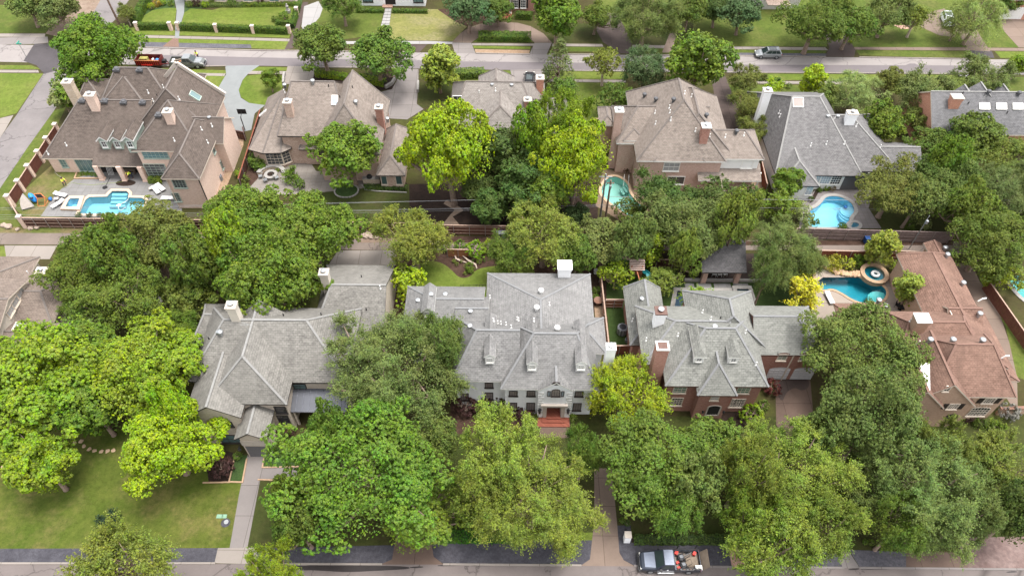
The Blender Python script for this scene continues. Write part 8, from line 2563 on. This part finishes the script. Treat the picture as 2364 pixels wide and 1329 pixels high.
# ================================================================== fire pit garden and others
p = P(627, 408, 0)
r = thing('fire_pit', 'round stone fire pit with a pale rim', 'fire pit', (p.x, p.y, .02), 0)
vb(MB().lathe([(.85, 0), (.85, .45), (1.0, .46), (1.0, .55), (.55, .55), (.55, .2), (.02, .2)], (0, 0, 0), 24, close=False), 'rim', 'coping_grey', r)
vb(MB().lathe([(.54, .42), (.02, .44)], (0, 0, 0), 20, close=False), 'ember_bed', 'mulch_dark', r)
r = thing('curved_bench', 'curved stone bench wall behind the fire pit', 'bench', (p.x, p.y, .02), 0)
m, s2 = MB(), MB()
for i in range(10):
 a0, a1 = .15 + i * .285, .15 + (i + 1) * .285
 for mm, r0, r1, z in ((m, 1.7, 2.2, .5), (s2, 1.65, 2.28, .6)):
  q = [(r0 * math.cos(a0), r0 * math.sin(a0)), (r1 * math.cos(a0), r1 * math.sin(a0)), (r1 * math.cos(a1), r1 * math.sin(a1)), (r0 * math.cos(a1), r0 * math.sin(a1))]
  mm.prism(q, 0 if mm is m else .5, z)
vb(m, 'wall', 'stone_tan', r); vb(s2, 'seat', 'coping_grey', r)
def chair(px, py, rz, label, mat='grey_metal', grp='garden chairs'):
 p = P(px, py, 0)
 r = thing('garden_chair', label, 'chair', (p.x, p.y, .02), rz, grp)
 vb(MB().bx(-.28, .28, -.28, .28, .4, .46), 'seat', mat, r)
 m = MB()
 for i in range(5): m.beam((-.24 + i * .12, .27, .46), (-.24 + i * .12, .36, .95), .05, .03)
 m.beam((-.28, .36, .95), (.28, .36, .95), .06)
 vb(m, 'backrest', mat, r)
 for x in (-.25, .25):
  for y in (-.25, .25): vb(MB().box((x, y, .2), (.05, .05, .4)), 'leg', mat, r)
chair(603, 411, -1.3, 'grey chair left of the fire pit')
chair(614, 420, -2.6, 'grey chair nearest the left side of the fire pit')
chair(640, 414, 2.2, 'grey chair right of the fire pit')
chair(2070, 709, .8, 'dark chair left of the courtyard table', 'black_metal'); chair(2086, 716, -1.4, 'dark chair right of the courtyard table', 'black_metal')
p = P(2078, 714, 0)
r = thing('garden_table', 'round dark table between two chairs in the courtyard', 'table', (p.x, p.y, .02), 0, 'small garden tables')
vb(MB().lathe([(.6, .68), (.6, .74)], (0, 0, 0), 16), 'tabletop', 'black_metal', r); vb(MB().lathe([(.3, 0), (.06, .06), (.06, .68)], (0, 0, 0), 8), 'pedestal', 'black_metal', r)
c = P(858, 420, 0)
r = thing('grill_counter', 'stone grill counter with a black domed grill', 'grill', (c.x, c.y, .02), 0)
vb(MB().bx(-1.2, 1.3, -.4, .4, 0, .85), 'counter', 'stone_tan', r); vb(MB().bx(-1.25, 1.35, -.45, .45, .85, .92), 'worktop', 'coping_grey', r)
vb(MB().lathe([(.42, .92), (.42, 1.1), (.3, 1.32), (.05, 1.4)], (-.2, 0, 0), 14), 'grill_hood', 'black_metal', r)
c = P(800, 441, 0)
r = thing('tree_ring', 'stone ringed bed round the back lawn tree', 'planting bed', (c.x, c.y, .01), 0)
for i in range(22):
 a = 2 * math.pi * i / 22
 vb(MB().box((1.75 * math.cos(a), 1.5 * math.sin(a), .07), (.2, .42, .16), a), 'edging_stone', 'coping_grey', r)
vb(MB().lathe([(1.65, .03), (.05, .05)], (0, 0, 0), 22, close=False), 'groundcover', 'groundcover', r)
# bins, rubble
for px, py, mt, lb in ((1151, 548, 'bin_grey', 'left grey wheeled bin by the alley fence'), (1163, 548, 'bin_grey', 'right grey wheeled bin by the alley fence'), (1997, 560, 'bin_blue', 'blue wheeled bin beside the weathered fence')):
 p = P(px, py, 0)
 r = thing('wheeled_bin', lb, 'bin', (p.x, p.y, .02), .1, 'wheeled bins in the alley')
 m = MB(); frustum(m, (-.24, .24, .27, .05), (-.32, .32, .36, 1.0)); vb(m, 'body', mt, r)
 vb(MB().bx(-.35, .35, -.4, .4, 1.0, 1.07), 'lid', mt, r)
 for s in (-1, 1): vb(MB().lathe([(.12, -.03), (.12, .03)], (s * .26, .3, .12), 10, axis='x'), 'wheel', 'tyre', r)
for i, (px, py, s) in enumerate(((849, 541, .75), (843, 545, .5), (856, 547, .5), (869, 548, .45), (838, 540, .4), (8, 520, .6), (20, 522, .65), (70, 525, .5), (85, 525, .45), (40, 529, .4))):
 tag(stone('rubble_stone', P(px, py, .2), s, 'rubble', None, .5), ['largest broken stone in the heap beside the alley fence', 'broken stone left in the heap by the back driveway', 'low broken stone in front of the heap', 'broken stone right of the heap', 'small broken stone left of the heap', 'pale stone nearest the left edge by the alley', 'second pale stone from the left edge by the alley', 'pale stone at the corner pillar foot', 'pale stone right of the corner pillar', 'small pale stone between the corner and left edge'][i], 'stone', 'rubble stones along the alley')
# poles and wires
def pole(px, py, h, label, mat='wood_pole', r0=.16, arm=0, lean=(0, 0)):
 p = P(px, py, 0)
 r = thing('utility_pole', label, 'utility pole', (p.x, p.y, 0), 0, 'poles of the street and alley')
 vb(MB().tube([(0, 0, 0), (lean[0], lean[1], h)], [r0, r0 * .7], 8), 'post', mat, r)
 if arm: vb(MB().beam((-arm, lean[1], h - .5), (arm, lean[1], h - .5), .12), 'crossarm', mat, r)
 vb(MB().box((lean[0], lean[1] - .2, h - 1.0), (.3, .3, .5)), 'junction_box', 'grey_metal', r)
 return p
p1 = pole(1384, 512, 9.0, 'grey utility pole beside the turquoise pool', 'grey_metal', .15, .9)
p2 = pole(1396, 516, 8.2, 'brown wooden utility pole beside the grey one', 'wood_pole', .17, .5)
p3 = pole(2098, 575, 6.5, 'thin grey pole behind the weathered fence', 'grey_metal', .07)
p4 = pole(2330, 520, 8.5, 'grey pole among the trees at the right', 'grey_metal', .12, .5)
pole(277, 60, 10.5, 'leaning brown utility pole at the top left', 'wood_pole', .2, .8, (0, -.6))
pole(1725, 176, 1.5, 'short black post on the verge by the far street', 'black_metal', .07)
L0 = P(-160, 540, 0); R0 = P(2560, 565, 0)
for k, (z, dy, lb) in enumerate(((4.9, 0, 'highest alley power line'), (4.5, .5, 'second alley power line'), (3.6, -.3, 'third alley power line'), (3.1, .2, 'lower pale telephone line over the alley'), (2.7, .3, 'lowest telephone line over the alley'))):
 pts = []
 K_ = [Vector((L0.x, L0.y, z)), Vector((p1.x, p1.y + dy, z)), Vector((p4.x, p4.y + dy, z)), Vector((R0.x, R0.y, z))]
 for a, b in zip(K_, K_[1:]):
  for i in range(12):
   t_ = i / 12
   pts.append(a.lerp(b, t_) - Vector((0, 0, 4 * .3 * t_ * (1 - t_))))
 tag(MB().tube(pts, .017, 4).build('power_line', M['wire']), lb + ' running along the whole row', 'cable', 'cables over the alley')
p = P(62, 134, 0)
r = thing('street_sign', 'teal street name sign on a pole at the corner', 'street sign', (p.x, p.y, 0), 0)
vb(MB().tube([(0, 0, 0), (0, 0, 2.9)], .05, 6), 'pole', 'galvanised', r)
vb(MB().bx(-.45, .45, -.02, .02, 2.7, 2.95), 'name_plate', 'sign_teal', r); vb(MB().bx(-.02, .02, -.45, .45, 2.95, 3.2), 'name_plate', 'sign_teal', r)

# ================================================================== play tower, pavilion, paths
p = P(1463, 640, 0)
r = thing('play_tower', 'cedar play tower with plank roof and swing beam', 'play tower', (p.x, p.y, .02), 0)
for x in (-.7, .7):
 for y in (-.7, .7): vb(MB().box((x, y, 1.5), (.12, .12, 3.0)), 'post', 'cedar', r)
vb(MB().bx(-.8, .8, -.8, .8, 1.45, 1.55), 'deck', 'cedar', r)
m = MB()
for i in range(6): m.beam((-1.0, -.95 + i * .17, 2.6 + i * .15), (1.0, -.95 + i * .17, 2.6 + i * .15), .2, .05).beam((-1.0, .95 - i * .17, 2.6 + i * .15), (1.0, .95 - i * .17, 2.6 + i * .15), .2, .05)
vb(m, 'roof', 'grey_wood', r)
vb(MB().bx(-.8, .8, -.8, -.74, 1.55, 2.2).bx(-.8, -.74, -.74, .8, 1.55, 2.2), 'railing', 'cedar', r)
vb(MB().beam((0, -.8, 2.3), (.3, -3.4, 2.3), .14).beam((.3, -3.4, 2.3), (-.7, -3.8, 0), .12).beam((.3, -3.4, 2.3), (1.3, -3.8, 0), .12), 'swing_beam', 'cedar', r)
m = MB()
sp = [(.8 + .75 * math.sin(t * 5.2) * (1 if t > .12 else t / .12) + .2, -.1 - .9 * t - .5 * (1 - math.cos(t * 5.2)), 1.5 - 1.4 * t) for t in [i / 16 for i in range(17)]]
for a, b in zip(sp, sp[1:]): m.beam(a, b, .62, .12).beam(Vector(a) + Vector((.28, 0, .12)), Vector(b) + Vector((.28, 0, .12)), .07, .25).beam(Vector(a) + Vector((-.28, 0, .12)), Vector(b) + Vector((-.28, 0, .12)), .07, .25)
vb(m, 'slide', 'teal_plastic', r)
h = House('pavilion', 'dark grey roofed garden pavilion on two brick pillars', (1670, 640), 'shingle_dark', 'brick_rose', 'trim_dark', 'cap_grey2', 'garden pavilions', 'pavilion')
pv = h.blk((1620, 629), (1724, 629), 2.7, 'x', .6, (0, 0), depth=7.0, wall=False)
for px in (1628, 1704):
 x = P(px, 645, 1.2).x
 for yy in (pv['y0'] + .4, pv['y1'] - 1.0): h.part(MB().bx(x - .32, x + .32, yy, yy + .6, 0, 2.75), 'pillar', 'brick_rose')
h.part(MB().bx(pv['x0'] + .3, pv['x1'] - .3, pv['y1'] - .5, pv['y1'] - .2, 0, 2.7), 'wall', 'brick_rose')
h.finish()
for i, px in enumerate((1648, 1660, 1672)):
 chair(px, 636, .3 * (i - 1), ('left', 'middle', 'right')[i] + ' white chair under the pavilion roof edge', 'white_paint')
r = thing('paver_row', 'row of four dark stone slabs beside the narrow pool', 'paving', P(1655, 659, 0), 0)
for a, b in ((1580, 1603), (1607, 1643), (1647, 1688), (1692, 1729)):
 q = [P(a, 654.5, 0), P(b, 664.5, 0)]
 MB().bx(q[0].x, q[1].x, q[1].y, q[0].y, .015, .07).build('slab', M['slate_patio'], r)
r = thing('low_wall', 'low pale garden wall between pavilion and slabs', 'garden wall', P(1660, 652, 0), 0)
q = [P(1580, 654, 0), P(1866, 652, 0)]
MB().bx(q[0].x, q[1].x, q[0].y + .25, q[0].y + .6, 0, .4).build('wall', M['coping_grey'], r)
r = thing('slab_walk', 'white slab walk up to the white painted house at the top', 'path', P(890, 60, 0), 0)
for i in range(9):
 t0, t1 = i / 9, (i + .86) / 9
 f = lambda u, v: P(876 + 15 * u + 20 * v + 0 * u, 76 - 62 * u, 0).lerp(P(876 + 15 * u + 20 * v, 76 - 62 * u, 0), 0)
 a, b = P(876 + 15 * t0, 76 - 62 * t0, 0), P(897 + 8 * t1, 76 - 62 * t1, 0)
 MB().bx(a.x, b.x, a.y, b.y, .012, .07).build('slab', M['concrete_white'], r)
for i, (px, py) in enumerate(((4, 1078), (17, 1072), (29, 1061), (43, 1048), (172, 1020), (187, 1018), (194, 1029), (206, 1036), (218, 1040), (233, 1041), (248, 1041), (262, 1038))):
 tag(stone('stepping_stone', P(px, py, .03), .3, 'flag_coping', None, .12), ['leftmost', 'second', 'third', 'fourth', 'fifth', 'sixth', 'seventh', 'eighth', 'ninth', 'tenth', 'eleventh', 'last'][i] + ' tan stepping stone from the left edge of the front lawn', 'stepping stone', 'stepping stones on the front lawn')
p = P(1446, 1246, 0)
r = thing('mailbox_pillar', 'white mailbox pillar with stone top beside the tan driveway', 'mailbox', (p.x, p.y, .02), 0)
vb(MB().box((0, 0, .7), (.62, .62, 1.4)), 'pillar', 'brick_white', r); vb(MB().box((0, 0, 1.44), (.7, .7, .1)), 'cap', 'limestone', r)
vb(MB().tube([(-.15, .3, 1.2), (-.25, .7, 1.25), (-.05, .75, 1.1)], .05, 6), 'lamp_bracket', 'black_metal', r)
for px, w, lb in ((507, .62, 'left pale green utility lid in the front lawn'), (518, .5, 'right pale green utility lid in the front lawn')):
 p = P(px, 1191, .03)
 tag(MB().box(p, (w, .42, .06)).build('utility_cover', M['lid_green']), lb, 'utility cover')
p = P(521, 1206, 0)
r = thing('manhole', 'round dark meter cover in the front lawn', 'utility cover', (p.x, p.y, 0), 0)
vb(MB().lathe([(.48, 0), (.48, .05), (.4, .06)], (0, 0, 0), 18), 'ring', 'gravel_dark', r); vb(MB().lathe([(.24, .06), (.24, .085)], (.05, .08, 0), 14), 'cover', 'grey_metal', r)
p = P(1380, 702, 0)
r = thing('fire_bowl', 'copper fire bowl on a pedestal by the cedar fence', 'fire bowl', (p.x, p.y, 0), 0)
vb(MB().lathe([(.25, 0), (.18, .5), (.3, .6)], (0, 0, 0), 12), 'pedestal', 'copper', r); vb(MB().lathe([(.2, .6), (.55, .8), (.6, .86), (.4, .82), (.05, .78)], (0, 0, 0), 18), 'bowl', 'copper', r)
p = P(1376, 625, .5)
tag(MB().lathe([(.3, -.4), (.22, 0), (.34, .1), (.3, .2), (.1, .2)], p, 12).build('white_planter', M['white_paint']), 'small white urn beside the cedar fence', 'planter')
p = P(1075, 594, .1)
tag(MB().tube([P(1050, 589, .2), P(1053, 597, .15), P(1066, 603, .2), P(1078, 606, .2)], [.1, .14, .12, .05], 6).tube([P(1068, 590, .25), P(1080, 600, .2), P(1098, 611, .15), P(1101, 620, .1)], [.06, .13, .14, .06], 6).build('driftwood', M['bark_pale']), 'pale driftwood lying across the mulch bed', 'driftwood')
for px, py, w, d, lb in ((953, 628, .9, 1.5, 'small white raised bed beside the curved lawn'),):
 p = P(px, py, 0)
 r = thing('raised_bed', lb, 'planter', (p.x, p.y, 0), 0)
 vb(MB().bx(-w / 2, w / 2, -d / 2, -d / 2 + .12, 0, .4).bx(-w / 2, w / 2, d / 2 - .12, d / 2, 0, .4).bx(-w / 2, -w / 2 + .12, -d / 2, d / 2, 0, .401).bx(w / 2 - .12, w / 2, -d / 2, d / 2, 0, .401), 'frame', 'limestone', r); vb(MB().bx(-w / 2 + .1, w / 2 - .1, -d / 2 + .1, d / 2 - .1, 0, .3), 'soil', 'mulch_dark', r)
p = P(666, 30, 0)
r = thing('garden_statue', 'pale garden statue among clipped shrubs at the top', 'statue', (p.x, p.y, 0), 0)
vb(MB().box((0, 0, .3), (.8, .8, .6)), 'plinth', 'coping_grey', r); vb(MB().lathe([(.3, .6), (.22, 1.0), (.3, 1.4), (.12, 1.6), (.16, 1.8), (.03, 1.95)], (0, 0, 0), 12), 'figure', 'coping_grey', r)
p = P(1450, 600, 0)
M['lid_green'] = M['lid_green']
# low curved walls by driveways
for pts, lb in ((((658, 172), (656, 180), (655, 196)), 'low curved wall left of the second driveway'), (((909, 172), (912, 184), (905, 196), (890, 205)), 'low curved wall round the street tree bed'), (((966, 192), (965, 214)), 'low wall right of the second driveway')):
 q = [P(x, y, 0) for x, y in pts]
 r = thing('garden_wall', lb, 'garden wall', q[0], 0, 'low driveway walls')
 for a, b in zip(q, q[1:]): MB().beam(a + Vector((0, 0, .3)), b + Vector((0, 0, .3)), .35, .6).build('wall', M['coping_grey'], r)
q = [P(2298, 955, 0), P(2420, 950, 0)]
r = thing('garden_wall', 'low tan brick wall right of the shuttered house', 'garden wall', q[0], 0)
MB().beam(q[0] + Vector((0, 0, .6)), q[1] + Vector((0, 0, .6)), .3, 1.2).build('wall', M['brick_tan'], r)
MB().beam(q[0] + Vector((0, 0, 1.24)), q[1] + Vector((0, 0, 1.24)), .4, .08).build('coping', M['copper'], r)

# ================================================================== houses at the top edge
h = House('stone_house', 'pale stone house cut by the top edge behind the flower border', (545, 0), 'shingle_taupe', 'stone_buff', 'trim_cream')
y0 = P(545, 9, 0).y
t1 = h.rect(P(425, 8, 0).x, P(690, 8, 0).x, y0 - .45, y0 + 14, 6.2, 'x', .8, (.6, .6))
for px in (505, 570, 630): h.win((P(px, 4, 1).x, t1['Y0'], 1.6), 1.8, 2.0, 'f', 2, 3, 'trim_cream', 'glass_green')
h.finish()
h = House('white_house', 'white painted brick house cut by the top edge above the slab walk', (905, 0), 'shingle_charcoal', 'brick_white', 'trim_black')
y0 = P(905, 14, 0).y
t1 = h.rect(P(824, 14, 0).x, P(988, 14, 0).x, y0 - .45, y0 + 12, 6.2, 'x', .8, (.6, .6))
h.part(MB().bx(*(lambda x: (x - 1.0, x + 1.0))(P(900, 8, 1).x), t1['Y0'] - .03, t1['Y0'] - .01, .3, 2.7), 'front_door', 'dark_opening')
h.part(MB().bx(*(lambda x: (x - 1.0, x + 1.0))(P(897, 8, 0).x), t1['Y0'] - 1.0, t1['Y0'] - .04, 0, .3), 'front_step', 'paver_brick')
for px in (848, 965): h.win((P(px, 8, 1).x, t1['Y0'], 1.7), 1.8, 1.7, 'f', 3, 2, 'trim_black', 'glass_green')
h.finish()
h = House('brick_house', 'red brick house with white portico cut by the top edge', (1165, 0), 'shingle_brown', 'brick_red', 'trim_white')
y0 = P(1165, 26, 0).y
t1 = h.rect(P(1060, 26, 0).x, P(1330, 26, 0).x, y0 - .45, y0 + 13, 6.4, 'x', .8, (.6, .6))
for px in (1190, 1208, 1112): h.win((P(px, 14, 1.2).x, t1['Y0'], 1.7), .9, 1.9, 'f', 3, 4, 'trim_white', 'glass_dark', shutters=('trim_black', .35))
xq = P(1168, 24, 0).x
for s in (-.9, .9): h.part(MB().lathe([(.24, .3), (.2, .5), (.17, 3.0), (.24, 3.2)], (xq + s, y0 - 1.3, 0), 12), 'portico_column', 'white_paint')
h.part(MB().bx(xq - 1.4, xq + 1.4, y0 - 1.7, y0, 3.2, 3.7), 'portico', 'white_paint')
h.part(MB().bx(xq - .6, xq + .6, t1['Y0'] - .03, t1['Y0'] - .01, .4, 2.8), 'front_door', 'dark_opening')
h.part(MB().bx(xq - 1.2, xq + 1.2, y0 - 3.0, y0 - 2.2, 0, .15).bx(xq - 1.2, xq + 1.2, y0 - 2.199, y0 - .02, 0, .32), 'front_steps', 'brick_paver')
h.finish()
h = House('brick_house', 'red brick garage wing with two arched white doors at the top right corner', (2350, 40), 'shingle_red', 'brick_orange', 'trim_white')
y0 = P(2350, 46, 0).y
t1 = h.rect(P(2306, 46, 0).x, P(2480, 46, 0).x, y0 - .45, y0 + 12, 4.4, 'x', .8, (.6, .6))
for px in (2326, 2352): h.door((P(px, 40, 1).x, t1['Y0'], 1.15), 2.3, 2.1, 'f', 'white_paint', 'garage_door', (4, 4), .4, False)
h.finish()
h = House('grey_house', 'grey house with louvred pergola among trees at the top', (1770, 15), 'shingle_dark', 'stucco_grey', 'trim_white')
y0 = P(1780, 34, 0).y
t1 = h.rect(P(1700, 30, 0).x, P(1850, 30, 0).x, y0 + 1.5, y0 + 12, 4.5, 'x', .8, (.6, .6))
for i in range(6): h.part(MB().bx(P(1760, 30, 0).x, P(1812, 30, 0).x, y0 - 1 + i * .42, y0 - .85 + i * .42, 2.4, 2.55), 'pergola_slat', 'grey_wood')
h.finish()
